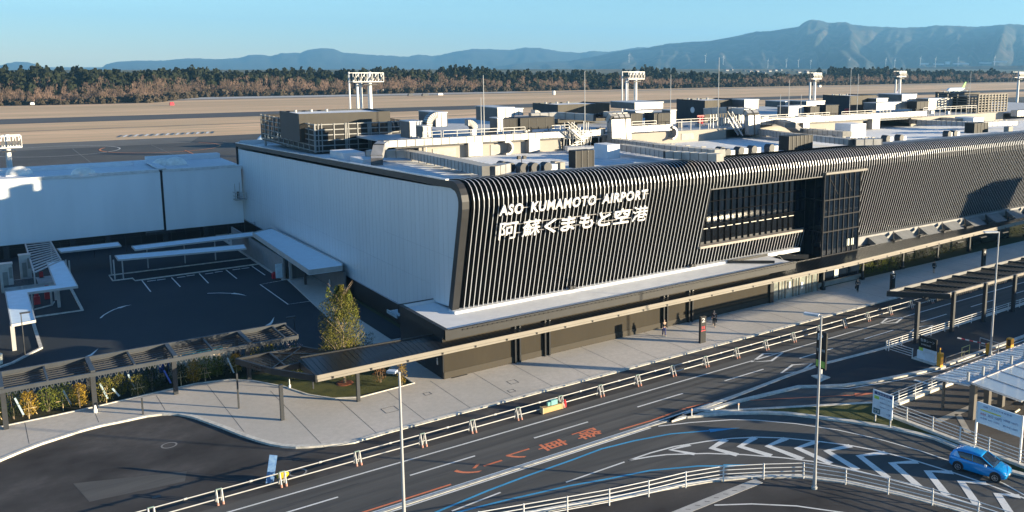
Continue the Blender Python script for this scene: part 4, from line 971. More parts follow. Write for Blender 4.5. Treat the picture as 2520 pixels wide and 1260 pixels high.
# things on the lower front roof
def rbox(name, pxc, pyc, pxl, pxr, pt, m_, label, cat, dz=0, ribs=0, dmin=1.5, mb_parts=None):
    c = onroof(pxc, pyc, dz); Y = c.y; x1 = onY(pxr, pyc, Y).x; z1 = onY(pxc, pt, Y).z; yb = max(Y+dmin, onX(pxl, pt, c.x).y) if pxl else Y+dmin; yb = min(yb, Y+7)
    t = thing(name, (c.x, Y, c.z), label, cat); obj('casing', MB().box(c.x, x1, Y, yb, c.z-.3, z1), m_, t)
    if ribs:
        g = MB()
        for i in range(ribs+1): x = c.x+(x1-c.x)*i/ribs; g.box(x-.05, x+.05, Y-.06, Y, c.z, z1+.04)
        obj('rib', g, DARK if m_ is BRN else GALV2, t)
    return t
rbox('roof_box', 1495, 391, 1462, 1525, 357, ROOFW, 'large pale grey box hut on the white roof behind the black cabinets', 'roof box', dmin=2.5)
rbox('black_cabinet', 1417, 414, None, 1461, 372, BRN, 'three tall black cabinets joined side by side near the facade curve', 'electrical cabinet', ribs=3, dmin=1.4)
rbox('black_cabinet', 1941, 371, None, 1998, 336, BRN, 'row of six black cabinets on the roof right of the middle', 'electrical cabinet', ribs=6, dmin=1.8)
rbox('black_cabinet', 2397, 328, None, 2430, 304, BRN, 'small row of black cabinets near the right edge of the roof', 'electrical cabinet', ribs=4, dmin=1.8)
rbox('roof_box', 2093, 340, 2055, 2130, 306, ROOFW, 'pale roof hut with two round vents, right of the middle', 'roof box', dmin=2.5)
rbox('roof_box', 2395, 310, 2350, 2420, 290, ROOFW, 'low pale roof hut behind the rightmost black cabinets', 'roof box', dmin=2.5)
rbox('roof_box', 845, 398, 812, 898, 377, ROOFW, 'white flat box under the left louvred cage', 'roof box', dmin=2.5)
rbox('roof_box', 893, 404, 862, 942, 393, ROOFW, 'thin white slab box beside the left edge of the roof', 'roof box', dmin=3.5)
rbox('condenser_unit', 1366, 418, None, 1378, 398, CREAM, 'small beige outdoor unit with round cap left of the black cabinets', 'outdoor unit', dmin=.9)
rbox('condenser_unit', 1379, 418, None, 1391, 400, CREAM, 'second small beige outdoor unit touching the black cabinets', 'outdoor unit', dmin=.9)
rbox('condenser_unit', 2482, 326, None, 2492, 312, CREAM, 'lone beige outdoor unit at the right end of the roof', 'outdoor unit', dmin=.9)
t = thing('low_duct', (43, 85, 17), 'jointed grey duct running from the cage towards the facade curve', 'duct')
duct_path(t, [tuple(onroof(*p, .95)) for p in [(905, 378), (1005, 378), (1022, 382)]], 1.2, .9, 1.1)
duct_path(t, [tuple(onroof(*p, .95)) for p in [(1022, 381), (1110, 399), (1205, 420)]], 1.5, .9, 1.1)
duct_path(t, [tuple(onroof(*p, .9)) for p in [(1203, 421), (1243, 412)]], 1.3, .9, 1.1)
m = MB(); P0, P1 = onroof(1022, 396), onroof(1195, 432)
for i in range(9): p = P0.lerp(P1, i/8); m.box(p.x-.5, p.x+.5, p.y-.08, p.y+.08, p.z-.05, p.z+.6)
obj('duct_stand', m, GALV2, t)
for i, (pts, w, lab) in enumerate([([(1500, 345), (1620, 362), (1772, 377)], 1.5, 'upper white-topped duct running diagonally over the front roof'), ([(1530, 362), (1600, 372), (1645, 380), (1772, 388)], 1.2, 'lower jointed duct running diagonally over the front roof'),
                              ([(1853, 322), (1930, 332), (2010, 340), (2100, 350), (2165, 348)], 1.4, 'long silver duct passing behind the six black cabinets'), ([(1920, 300), (1945, 308), (1962, 321), (2060, 328), (2085, 330)], 1.6, 'silver duct with a hump leading to the pale hut with round vents'),
                              ([(2245, 270), (2262, 272), (2285, 291), (2360, 297)], 1.5, 'silver humped duct near the rightmost roof hut'), ([(2180, 291), (2260, 300), (2400, 306), (2500, 302)], 1.0, 'low grey duct line crossing the roof at the far right')]):
    t = thing('low_duct', tuple(onroof(*pts[0], .6)), lab, 'duct'); duct_path(t, [tuple(onroof(*p, 1.0 if i != 3 and i != 4 else (2.4 if k < 2 else 1.0))) for k, p in enumerate(pts)], w, .8, 1.2)
    m = MB()
    for k in range(len(pts)-1):
        a, b = onroof(*pts[k], 0), onroof(*pts[k+1], 0)
        for j in range(4): p = a.lerp(b, j/4); m.box(p.x-.4, p.x+.4, p.y-.06, p.y+.06, p.z, p.z+.7)
    obj('duct_stand', m, GALV2, t)
hood = None
for i, (px, py) in enumerate([(1236, 420), (1253, 423), (1285, 425), (1312, 424), (1343, 423), (1772, 381), (1785, 386), (1818, 381), (1850, 378), (1893, 374), (2179, 350), (2212, 348), (2330, 338), (2345, 337)]):
    p = onroof(px, py, 0); lab = 'dark rounded vent hood behind the facade curve, %s from the left' % ORD[i]
    if hood is None:
        hood = thing('vent_hood', (0, 0, 0), lab, 'vent hood', 'vent hoods behind the facade curve'); m = MB()
        m.tube((0, -.5, .55), (0, .5, .55), .5, n=18)
        m.box(-.5, .1, -.45, .45, 0, .5); obj('hood_shell', m, CHAR2, hood); obj('hood_outlet', MB().box(.4, 1.2, -.45, .45, .05, .8), AHU, hood); hood.location = p
    else: copy_thing(hood, p, lab)
t = thing('roof_floodlight', tuple(onroof(1284, 424)), 'thin pole with twin dark floodlights on the front roof', 'floodlight'); p = onroof(1284, 424)
obj('pole', MB().tube(p, (p.x, p.y, p.z+1.5), .04), DARK, t); obj('lamp_head', MB().box(p.x-.5, p.x-.15, p.y-.15, p.y+.15, p.z+1.4, p.z+1.75).box(p.x+.15, p.x+.5, p.y-.15, p.y+.15, p.z+1.4, p.z+1.75), DARK, t)
# ================================================================ WALKWAY ROOFS AND PERGOLAS
RIB = two_scale('ribbed_roof', (.008, .010, .013), (.011, .013, .017), (.006, .008, .010), .1, 2, .28, spec=.5, f=.4)
POST = mat('post_grey', (.028, .031, .036), .5, .15, var=.08)
cw = thing('covered_walkway', (20.6, 67.2, 0), 'long dark ribbed walkway roof with bright cream fascia along the terminal front', 'walkway roof')
ZF, ZBK = 3.42, 3.75
YF, YK = 67.3, 71.0
XL = 21.0; XR = 150.0
def kinkY(x): return 0.0 if x < 85 else (x-85)*.045
def strip_roof(x0, x1, yk0, yk1):
    m = MB(); n = max(1, int((x1-x0)/10))
    for i in range(n):
        a, b = x0+(x1-x0)*i/n, x0+(x1-x0)*(i+1)/n; ya, yb_ = kinkY(a), kinkY(b)
        u0 = yk0+(yk1-yk0)*i/n; u1 = yk0+(yk1-yk0)*(i+1)/n
        m.add([(a, YF+ya+.04, ZF), (b, YF+yb_+.04, ZF), (b, u1+yb_, ZBK), (a, u0+ya, ZBK), (a, YF+ya+.04, ZF-.18), (b, YF+yb_+.04, ZF-.18), (b, u1+yb_, ZBK-.18), (a, u0+ya, ZBK-.18)], [(0,1,2,3),(7,6,5,4),(1,5,6,2),(3,0,4,7),(2,6,7,3)])
    return m
def yk(x): return 71.4 if x < 28 else (70.4 if x < 33 else (67.72 if x < 60 else 67.72+(x-60)*.14))
obj('ribbed_roof', strip_roof(XL, 34, 71.4, 70.3), RIB, cw)
obj('ribbed_roof', strip_roof(34, 60, 70.3, 70.5), RIB, cw); obj('ribbed_roof', strip_roof(60, XR, 70.5, 70.6), RIB, cw)
rb = MB(); x = XL+.2
while x < XR:
    k = kinkY(x); yb_ = 71.4 if x < 24 else (71.0 if x < 28 else 70.45)
    rb.bar((x, YF+k+.06, ZF+.012), (x, yb_+k, ZBK+.012), .04, .03); x += .45
obj('roof_ribs', rb, RIB, cw)
fc = MB()
for a, b in [(XL, 85), (85, XR)]:
    ya, yb_ = kinkY(a), kinkY(b)
    fc.add([(a, YF+ya-.05, ZF-.30), (b, YF+yb_-.05, ZF-.30), (b, YF+yb_-.05, ZF+.05), (a, YF+ya-.05, ZF+.05), (a, YF+ya+.05, ZF-.30), (b, YF+yb_+.05, ZF-.30), (b, YF+yb_+.05, ZF+.05), (a, YF+ya+.05, ZF+.05)], [(0,1,2,3),(7,6,5,4),(0,4,5,1),(2,6,7,3),(3,7,4,0),(1,5,6,2)])
    fc.add([(a, YF+ya-.12, ZF-.46), (b, YF+yb_-.12, ZF-.46), (b, YF+yb_-.12, ZF-.28), (a, YF+ya-.12, ZF-.28), (a, YF+ya+.1, ZF-.46), (b, YF+yb_+.1, ZF-.46), (b, YF+yb_+.1, ZF-.28), (a, YF+ya+.1, ZF-.28)], [(0,1,2,3),(7,6,5,4),(0,4,5,1),(2,6,7,3),(3,7,4,0),(1,5,6,2)])
obj('fascia', fc, BEIGE, cw)
bk = MB()
for i in range(40):
    x = XL+1.2+i*3.2; bk.box(x-.08, x+.08, YF+kinkY(x)-.16, YF+kinkY(x)-.1, ZF-.42, ZF-.25)
obj('bracket', bk, BLACK, cw)
un = MB()
for i in range(18):
    x = 27+i*6.1; un.box(x-.1, x+1.5, YF+.3, YF+.6, ZF-.62, ZF-.5)
obj('strip_lamp', un, DARK, cw)
obj('end_beam', MB().box(XL-.14, XL, YF-.05, 71.6, ZF-.5, ZF+.1), FRM, cw)
obj('back_beam', MB().bar((XL, 71.45, ZBK-.1), (34, 70.4, ZBK-.1), .16, .4), FRM, cw)
obj('back_beam', MB().bar((60, 70.5, ZBK-.05), (85, 70.55, ZBK-.05), .1, .2).bar((85, 70.55, ZBK-.05), (XR, 70.6+kinkY(XR), ZBK-.05), .1, .2), POST, cw)
# left open frame of the walkway
of = MB(); z = 3.35
L = [(17.0, 75.35), (21.0, 67.4), (21.0, 71.4), (24.7, 71.3), (22.2, 75.3)]
for a, b in [((16.9, 75.4), (18.6, 71.2)), ((18.6, 71.2), (21.0, 67.35)), ((24.6, 71.2), (22.3, 75.4)), ((22.3, 75.4), (16.9, 75.4)), ((19.6, 75.2), (19.7, 71.3)), ((18.6, 71.2), (24.6, 71.3))]:
    of.bar((a[0], a[1], z-.15), (b[0], b[1], z-.15), .16, .5)
obj('open_frame_beam', of, FRM, cw)
of = MB()
for k in range(9):
    y = 71.9+k*.4; of.bar((17.2+.4*(8-k)*.5*.42, y, z-.1), (24.3-.28*k, y, z-.1), .05, .09)
of.bar((19.7, 75.2, z), (24.4, 71.4, z), .08, .1); of.bar((18.7, 71.4, z), (22.2, 75.2, z), .08, .1)
obj('open_frame_slats', of, RIB, cw)
wp = [at(877, 992, .13), at(693, 1038, .13), at(588, 1005, .13)]
for i, (p, s) in enumerate([((24.6, 68.25), .26), ((18.4, 68.1), .26)]):
    obj('post', MB().box(p[0]-s/2, p[0]+s/2, p[1]-s/2, p[1]+s/2, .1, 3.05), POST, cw)
obj('thin_post', MB().box(wp[2].x-.06, wp[2].x+.06, wp[2].y-.06, wp[2].y+.06, .1, 3.1), POST, cw)
obj('thin_post', MB().box(20.72, 20.82, 67.6, 67.7, 2.3, 3.1), POST, cw)
for (px, py) in [(1480+0, 0)][:0]: pass
for i, x in enumerate([84.3, 92.6, 102.0, 111.0, 120, 129, 138]):
    k = kinkY(x); obj('post', MB().box(x-.13, x+.13, 68.6+k, 68.86+k, .1, 3.4), POST, cw); obj('post_base', MB().box(x-.25, x+.25, 68.5+k, 69+k, .1, .5), BLACK, cw)
p = at(713, 968, 2.4); p = at(713, 955, .13)
tag(obj('white_lantern', MB().tube((p.x, p.y, .13), (p.x, p.y, .42), .10, .11).tube((p.x, p.y, .42), (p.x, p.y, .95), .05, .03), WHITE, smooth=True), 'small white bollard light at the edge of the lawn beside the tall post', 'bollard light')

# pergola along the planting
pg = thing('pergola', (-6, 79, 0), 'long open pergola of grey beams with a zigzag trellis over the planting', 'pergola')
yF, yB2, zP = 78.9, 82.9, 3.25
X0p, X1p = -12.0, 23.1
PB = mat('pergola_beam', (.045, .051, .060), .5, .15, var=.08)
m = MB(); m.box(X0p, X1p, yF-.1, yF+.1, zP-.2, zP+.12); m.box(X0p, X1p+.1, yB2-.1, yB2+.1, zP+.02, zP+.3); obj('long_beam', m, PB, pg)
m = MB(); m.box(X0p, X1p, yB2-.14, yB2-.1, zP-.35, zP+.02); obj('back_board', m, mat('board_grey_brown', (.042, .044, .046), .7), pg)
m = MB()
for i in range(6): x = .9+6.0*(i-2)+.05; m.box(x-.16, x+.16, yF, yB2, zP+.0, zP+.28)
for i in range(6): x = 3.9+6.0*(i-2); m.box(x-.07, x+.07, yF, yB2, zP, zP+.2)
m.box(X1p-.1, X1p+.02, yF, yB2, zP, zP+.2)
obj('cross_beam', m, PB, pg)
m = MB()
for k in range(6):
    y = yF+.55+k*.58; m.box(X0p, X1p, y-.03, y+.03, zP-.12, zP-.02)
obj('slat', m, CHAR2, pg)
m = MB(); x = X0p
while x < X1p-.2: m.bar((x, yF+.35, zP-.1), (x+.2, yF+.35, zP-.62), .05); m.bar((x+.2, yF+.35, zP-.62), (x+.4, yF+.35, zP-.1), .05); x += .4
obj('zigzag_trellis', m, mat('trellis_slate', (.05, .06, .075), .5, .2), pg); m = MB()
x = X0p
while x < X1p-.2: m.bar((x, yF+2.4, zP+.0), (x+.2, yF+2.4, zP-.3), .045); m.bar((x+.2, yF+2.4, zP-.3), (x+.4, yF+2.4, zP+.0), .045); x += .4
obj('zigzag_trellis', m, mat('trellis_slate', (.05, .06, .075), .5, .2), pg)
for i in range(-1, 4):
    x = 1.0+5.9*i
    obj('post', MB().box(x-.17, x+.17, 78.85, 79.2, .1, 3.1), POST, pg); obj('rear_post', MB().box(x-.14, x+.14, 82.8, 83.05, 0, 3.1), POST, pg)
p = at(352, 1020, .13); tag(obj('low_pole', MB().box(p.x-.06, p.x+.06, p.y-.06, p.y+.06, .1, 1.5), POST), 'short dark free-standing pole on the narrow pavement', 'pole')

# arcade across the road
ar = thing('road_island_arcade', (75.5, 49.4, 0), 'dark open arcade frame with a bright edge on the island across the road', 'arcade')
zA = 4.55
A1 = onY(2260, 733, 49.6)
yN, yFa = 49.6, 53.2
m = MB(); m.bar((75.3, yFa-.2, zA), (79.6, yN-1.2, zA), .22, .55)
obj('end_beam', m, FRM, ar)
pA = onY(2262, 733, 52.4)
m = MB(); m.box(79.0, 118, yN-.12, yN+.12, zA-.42, zA-.12); obj('bright_beam', m, mat('beam_cream', (.20, .18, .155), .5), ar)
m = MB(); m.box(76.0, 118, yFa-.1, yFa+.1, zA-.1, zA+.22); obj('rear_beam', m, mat('beam_grey', (.16, .16, .16), .5), ar)
m = MB()
for i in range(14): x = 78.5+3.0*i; m.bar((x, yFa, zA+.05), (x+3, yN, zA-.15), .1, .22)
obj('cross_beam', m, FRM, ar)
m = MB()
for k in range(11): y = yN+.3+k*.32; m.box(77.5, 118, y-.03, y+.03, zA-.30, zA-.12)
obj('slat', m, RIB, ar)
m = MB(); x = 79.6
while x < 110: m.bar((x, yN+.3, zA-.45), (x+.2, yN+.3, zA-.85), .05); m.bar((x+.2, yN+.3, zA-.85), (x+.4, yN+.3, zA-.45), .05); x += .4
obj('zigzag_trellis', m, CHAR2, ar)
for x in (75.55, 82.0, 88.2, 94.4, 100.6, 106.8): obj('post', MB().box(x-.17, x+.17, 49.25, 49.6, .1, zA-.1), POST, ar)

# unseen block and tower, assumed and added to shade far pavement and facade
shade_blk = thing('unseen_shade_block', (170, 5, 0), 'added unseen low grey block beyond the right edge, shading the far pavement', 'building')
obj('storey_slab', MB().box(134, 225, -25, 20, 0, .3).box(134, 225, -25, 20, 3.4, 4.4).box(134, 225, -25, 20, 7.0, 8.0).box(134, 225, -25, 20, 10.4, 11.6), PAVE, shade_blk)
m = MB()
for i in range(14):
    for y in (-24.5, 19.4): m.box(134+i*6.9, 134.6+i*6.9, y, y+.6, .3, 10.4)
obj('column', m, PAVE, shade_blk); obj('louvre_wall', MB().box(134.3, 224.7, 18.6, 18.9, .3, 10.4).box(134.2, 134.5, -24, 19, .3, 10.4), CHAR2, shade_blk)
shade_twr = thing('unseen_shade_tower', (176, 12, 0), 'added unseen grey tower beyond the right edge, shading the facade', 'tower')
obj('shaft', MB().box(172.5, 181, 20.1, 26, 0, 19.5), PAVE, shade_twr); obj('roof_cap', MB().box(172.2, 181.3, 19.8, 26.3, 19.5, 20.0), CHAR2, shade_twr)
# ================================================================ ANNEX AND LEFT YARD
an = thing('annex_building', (10, 148, 0), 'long silver-walled annex joining the end wall of the terminal on the left', 'building')
AP = mat('annex_panel', (.74, .79, .82), .55, .0, var=.05, scale=.3, stretch=(1, 1, .15))
YA = 148.0
obj('front_wall', MB().box(-90, 24.0, YA, YA+.15, 2.1, 11.05).box(24.35, 35.7, YA, YA+.15, 1.95, 11.0), AP, an)
obj('wall_cornice', MB().box(-90, 23.9, YA-.08, YA+.3, 11.05, 11.5).box(24.4, 34.9, YA-.08, YA+.3, 11.0, 11.45), mat('cornice_silver', (.56, .60, .63), .4, .4), an)
obj('expansion_joint', MB().box(24.02, 24.32, YA+.0, YA+.4, 2.0, 11.3), BLACK, an)
obj('roof_slab', MB().box(-90, 36, YA+.3, 166, 10.7, 11.2), ROOFW, an)
obj('roof_kerb', MB().box(-90, 3.5, 163, 166, 11.2, 12.0).box(4.5, 22, 158.5, 160, 11.2, 11.7).box(24.5, 35.8, 162, 164, 11.2, 12.0).box(23.8, 24.9, YA-.2, 160, 11.5, 11.7), ROOFW, an)
obj('understorey', MB().box(-90, 36, YA+1.4, YA+1.6, 0, 2.2), BLACK, an)
m = MB()
for x in (-4, 4, 12, 16.5, 24.2, 30): m.box(x-.35, x+.35, YA+.2, YA+.7, 0, 2.2)
m.box(21.5, 25.5, YA-.3, YA+.3, 1.5, 1.95)
obj('pier', m, CHAR2, an)
def dome(px, py, r, label):
    p = at(px, py, 11.2); t = thing('roof_dome', p, label, 'skylight dome'); bm = bmesh.new(); bmesh.ops.create_uvsphere(bm, u_segments=20, v_segments=12, radius=1)
    mb = MB(); mb.v = [(p.x+v.co.x*r, p.y+v.co.y*r*.9, p.z+max(0, v.co.z)*r*.75) for v in bm.verts]; mb.f = [tuple(v.index for v in f.verts) for f in bm.faces if f.calc_center_median().z > -.01]
    bm.free(); obj('dome_shell', mb, mat('dome_cream', (.74, .72, .66), .4), t, True); obj('curb', MB().box(p.x-r, p.x+r, p.y-r*.9, p.y+r*.9, p.z-.2, p.z+.12), ROOFW, t)
dome(48, 430, 1.7, 'round pale dome on the annex roof beside the left mast'); dome(399, 407, 1.5, 'smaller of two round domes on the annex roof by the joint'); dome(432, 406, 1.7, 'larger of two round domes on the annex roof by the joint'); dome(205, 431, 1.6, 'flat bluish dome near the front edge of the annex roof')
# balcony at the inner corner
p = onY(583, 490, 147); t = thing('wall_balcony', p, 'small railed steel balcony high in the corner between annex and end wall', 'balcony')
x0, x1 = onY(578, 480, 146.8).x, 35.9; z0 = onY(590, 491, 146.5).z
obj('floor_plate', MB().box(x0, x1, 146.2, 148, z0-.12, z0), STEELW, t); m = MB()
for z in (z0+.5, z0+1.1): m.bar((x0, 146.2, z), (x1, 146.2, z), .07); m.bar((x0, 146.2, z), (x0, 148, z), .07)
for k in range(5): x = x0+(x1-x0)*k/4; m.bar((x, 146.2, z0), (x, 146.2, z0+1.1), .06)
m.bar((x0+.3, 147.9, z0), (x0+.3, 147.9, z0+2.4), .06); m.bar((x1-.6, 147.9, z0), (x1-.6, 147.9, z0+2.6), .06)
obj('railing', m, STEELW, t); obj('wall_cabinet', MB().box(x0+.6, x1-.8, 147.5, 148, z0, z0+1.1), CHAR2, t)
# yard fence
t = thing('yard_fence', (0, 142, 0), 'tall thin wire fence with posts along the back of the parking lot', 'fence'); m = MB()
for i in range(26): x = -14+2.0*i; m.tube((x, 142.5, 0), (x, 142.5, 2.5), .035, n=5); m.bar((x, 142.5, 2.5), (x-.15, 142.2, 2.9), .04)
obj('fence_post', m, CHAR2, t); obj('fence_rail', MB().bar((-14, 142.5, 2.5), (36, 142.5, 2.5), .04).bar((-14, 142.5, 1.2), (36, 142.5, 1.2), .04).bar((-14, 142.3, 2.8), (36, 142.3, 2.8), .02), CHAR2, t)
# canopies in the lot
CANB = mat('canopy_roof_silver', (.62, .74, .82), .45, .0, var=.04)
def canopy(name, px, z, th, label, posts=(), pz=None, slope=0):
    P = [at(a, b, z) for a, b in px]; t = thing(name, (P[0].x, P[0].y, 0), label, 'canopy')
    obj('roof_panel', MB().prism([(p.x, p.y) for p in P], z-th, z), CANB, t)
    m = MB()
    for i in range(len(P)): a, b = P[i], P[(i+1) % len(P)]; m.bar((a.x, a.y, z-th*.3), (b.x, b.y, z-th*.3), .09, th+.06)
    obj('roof_edge', m, STEELW, t)
    for (a, b, s) in posts:
        p = at(a, b, 0); obj('post', MB().box(p.x-s/2, p.x+s/2, p.y-s/2, p.y+s/2, 0, z-th), STEELW, t)
    return t
canopy('lot_canopy', [(140, 612), (290, 596), (298, 605), (150, 621)], 2.75, .14, 'short white canopy standing alone near the yard fence', [(166, 688, .16), (174, 690, .16), (283, 688, .16), (275, 676, .16)])
canopy('lot_canopy', [(324, 606), (622, 571), (630, 580), (333, 615)], 3.0, .14, 'rear long white canopy strip in front of the annex', [(365, 660, .14), (456, 648, .14), (531, 640, .14), (607, 625, .14)])
canopy('lot_canopy', [(283, 629), (600, 602), (606, 612), (291, 640)], 2.6, .14, 'front long white canopy strip behind the parking bays', [(304, 686, .14)])
canopy('wall_canopy', [(622, 574), (668, 562), (842, 649), (842, 656), (760, 667)], 3.7, .5, 'broad pale blue canopy roof fixed along the silver end wall', [(716, 690, .3)])
wt = MB(); wt.box(31.85, 32.05, 113.6, 140, 0, 2.9)
tag(obj('screen_wall', wt, mat('screen_grey', (.20, .205, .21), .8, var=.08)), 'plain grey screen wall under the broad end-wall canopy', 'wall')
tag(obj('shutter_wall', MB().box(32.6, 35.5, 113.4, 113.6, 0, 3.0).box(35.3, 35.5, 101, 113.5, 0, 3.0), mat('shutter_grey', (.12, .125, .13), .6, var=.2, stretch=(8, 8, .2))), 'ribbed grey shutters under the near end of the end-wall canopy', 'shutter')
m = MB().box(31.9, 32.0, 113, 140, 0, .01)
p = at(688, 688, 0); t = thing('standing_board', p, 'slim pale blue board standing before the grey screen wall', 'board'); obj('board_panel', MB().box(p.x-.45, p.x+.45, p.y-.1, p.y+.02, .25, 2.1), mat('board_pale_blue', (.55, .68, .75), .5), t); obj('board_foot', MB().box(p.x-.4, p.x+.4, p.y-.3, p.y+.3, 0, .12), BLACK, t)
p = at(675, 685, 0); tag(obj('red_box', MB().box(p.x-.25, p.x+.25, p.y-.25, p.y+.25, 0, .7).box(p.x-.15, p.x+.15, p.y-.15, p.y+.15, .7, .85), mat('red_paint', (.42, .02, .03), .5)), 'dark red box beside the slim pale blue board', 'box')
p = at(869, 700, 0.13); tag(obj('white_marker', MB().tube((35.1, p.y, .13), (35.1, p.y, 1.1), .09).tube((35.1, p.y, 1.1), (35.1, p.y, 1.25), .05), WHITE), 'small white post on the dark lane by the end wall', 'post')
p = at(752, 700, .13); tag(obj('doorway_bollard', MB().tube((p.x, p.y, .1), (p.x, p.y, 1.9), .16).tube((p.x, p.y, 1.7), (p.x, p.y, 2.0), .26), CHAR2), 'grey round pillar under the near edge of the end-wall canopy', 'pillar')
ks = MB()
def kerbline(mb, pts, w, h=.14): mb.slab_along(a2(pts), w, 0.0, h)
kerbline(ks, [(643, 650), (333, 692), (326, 686), (278, 692), (268, 679), (633, 634)], .16)
kerbline(ks, [(172, 706), (203, 765), (84, 782)], .28); kerbline(ks, [(80, 790), (101, 858), (30, 895), (-40, 918)], .30); kerbline(ks, [(85, 763), (128, 752), (134, 744)], .12)
struct(obj('yard_kerb', ks, KERB))
canopy('yard_roof', [(13, 718), (137, 702), (115, 646), (157, 642), (191, 705), (68, 721), (87, 789), (28, 800)], 3.0, .2, 'stepped pale blue yard roof in a Z shape at the left edge', [(36, 862, .34), (60, 764, .2), (82, 768, .15), (128, 752, .2), (146, 756, .3), (138, 738, .25)])
P = [at(*q, 3.0) for q in [(62, 600), (124, 594), (150, 641), (84, 671)]]; t = thing('slatted_roof', (P[0].x, P[0].y, 3), 'open slatted roof frame behind the stepped yard roof', 'slatted roof'); m = MB()
for i in range(12):
    u = i/11; a = P[0].lerp(P[3], u); b = P[1].lerp(P[2], u); m.bar(a, b, .35, .1)
m.bar(P[0], P[3], .16, .2); m.bar(P[1], P[2], .16, .2); obj('slats', m, STEELW, t)
obj('post', MB().box(P[3].x-.08, P[3].x+.08, P[3].y-.08, P[3].y+.08, 0, 2.9).box(P[1].x-.08, P[1].x+.08, P[1].y-.08, P[1].y+.08, 0, 2.9), STEELW, t)
def rack(px, py, ptop, w, d, label):
    p = at(px, py, 0); k = (p-CAM).dot(FW); h = (py-ptop)/FPX*k*1.02; t = thing('yard_machine', p, label, 'machine')
    obj('cabinet', MB().box(p.x-w/2, p.x+w/2, p.y-d/2, p.y+d/2, 0, h), mat('machine_grey', (.42, .43, .42), .5, .3), t)
    obj('cabinet_panel', MB().box(p.x-w*.3, p.x+w*.1, p.y-d/2-.04, p.y-d/2, h*.2, h*.75).box(p.x+w*.2, p.x+w*.45, p.y-d/2-.05, p.y-d/2, h*.5, h*.9), mat('machine_dark', (.2, .21, .2), .5), t)
    obj('cap', MB().box(p.x-w/2-.06, p.x+w/2+.06, p.y-d/2-.06, p.y+d/2+.06, h, h+.15), STEELW, t)
rack(20, 718, 650, 1.3, 1.0, 'tall pale steel cabinet at the left edge of the yard'); rack(66, 692, 628, 1.2, 1.0, 'tall pale steel cabinet beside the slatted roof')
p = at(55, 716, 0); t = thing('loading_platform', p, 'low grey platform with treads between the two steel cabinets', 'platform'); obj('platform_top', MB().box(p.x-1.8, p.x+3.2, p.y-1.2, p.y+2.8, .1, .9), mat('platform_grey', (.33, .36, .38), .6), t); m = MB()
for i in range(9): m.box(p.x-1.8, p.x+1.6, p.y-1.1+i*.42, p.y-1.02+i*.42, .9, .96)
obj('tread', m, CHAR2, t)
for i, (px, py) in enumerate([(104, 700), (118, 735), (92, 748)]):
    p = at(px, py, 0); tag(obj('red_hand_truck', MB().box(p.x-.3, p.x+.3, p.y-.3, p.y+.3, 0, .9).box(p.x-.2, p.x+.2, p.y+.2, p.y+.3, .9, 1.6), mat('red_paint', (.42, .02, .03), .5)), 'red trolley in the yard, %s one' % ['rearmost', 'middle', 'front'][i], 'trolley', 'red trolleys in the yard')
# blue vehicle cut by the left edge
p = at(8, 892, 0); t = thing('blue_truck', (p.x-1.2, p.y+.8, 0), 'dark blue truck rear with white drums at the left edge', 'truck'); x, y = p.x-1.2, p.y+.8
obj('cargo_box', MB().box(x-1.1, x+1.0, y-.6, y+4.5, .45, 2.6), mat('truck_blue', (.01, .035, .22), .35, coat=.5), t); obj('top_rim', MB().box(x-1.1, x+1.0, y-.62, y+4.5, 2.6, 2.75), mat('rim_pale_blue', (.30, .38, .55), .5), t)
obj('rear_bumper', MB().box(x-1.1, x+1.05, y-.85, y-.6, .3, .55), STEELW, t); w_ = MB(); w_.tube((x+.2, y-.62, 2.05), (x+.2, y-.78, 2.05), .34, n=16).tube((x+.15, y-.62, 1.55), (x+.15, y-.74, 1.55), .36, n=16); obj('white_roundel', w_, WHITE, t)
obj('white_drum', MB().tube((x+.75, y-1.3, .1), (x+.75, y-1.3, 1.0), .42, .46, 18), mat('drum_cream', (.72, .68, .55), .5), t, False)
m = MB(); m.tube((x-1.0, y+.5, .42), (x-.7, y+.5, .42), .42, n=16).tube((x+.7, y+.5, .42), (x+1.0, y+.5, .42), .42, n=16); obj('wheel', m, BLACK, t)
def small_lamp(px, py, ptop, label, armx):
    p = at(px, py, 0); k = (p-CAM).dot(FW); h = (py-ptop)/FPX*k*1.0; t = thing('yard_lamp', p, label, 'lamp'); obj('pole', MB().tube(p, (p.x, p.y, h), .055, .04), POST, t)
    obj('lamp_head', MB().box(p.x-.1 if armx > 0 else p.x-.75, p.x+.75 if armx > 0 else p.x+.1, p.y-.14, p.y+.14, h-.03, h+.08), CHAR2, t)
small_lamp(62, 878, 768, 'slim yard lamp in front of the stepped blue roof', 1); small_lamp(728, 858, 777, 'slim grey yard lamp between pergola and big tree', -1)

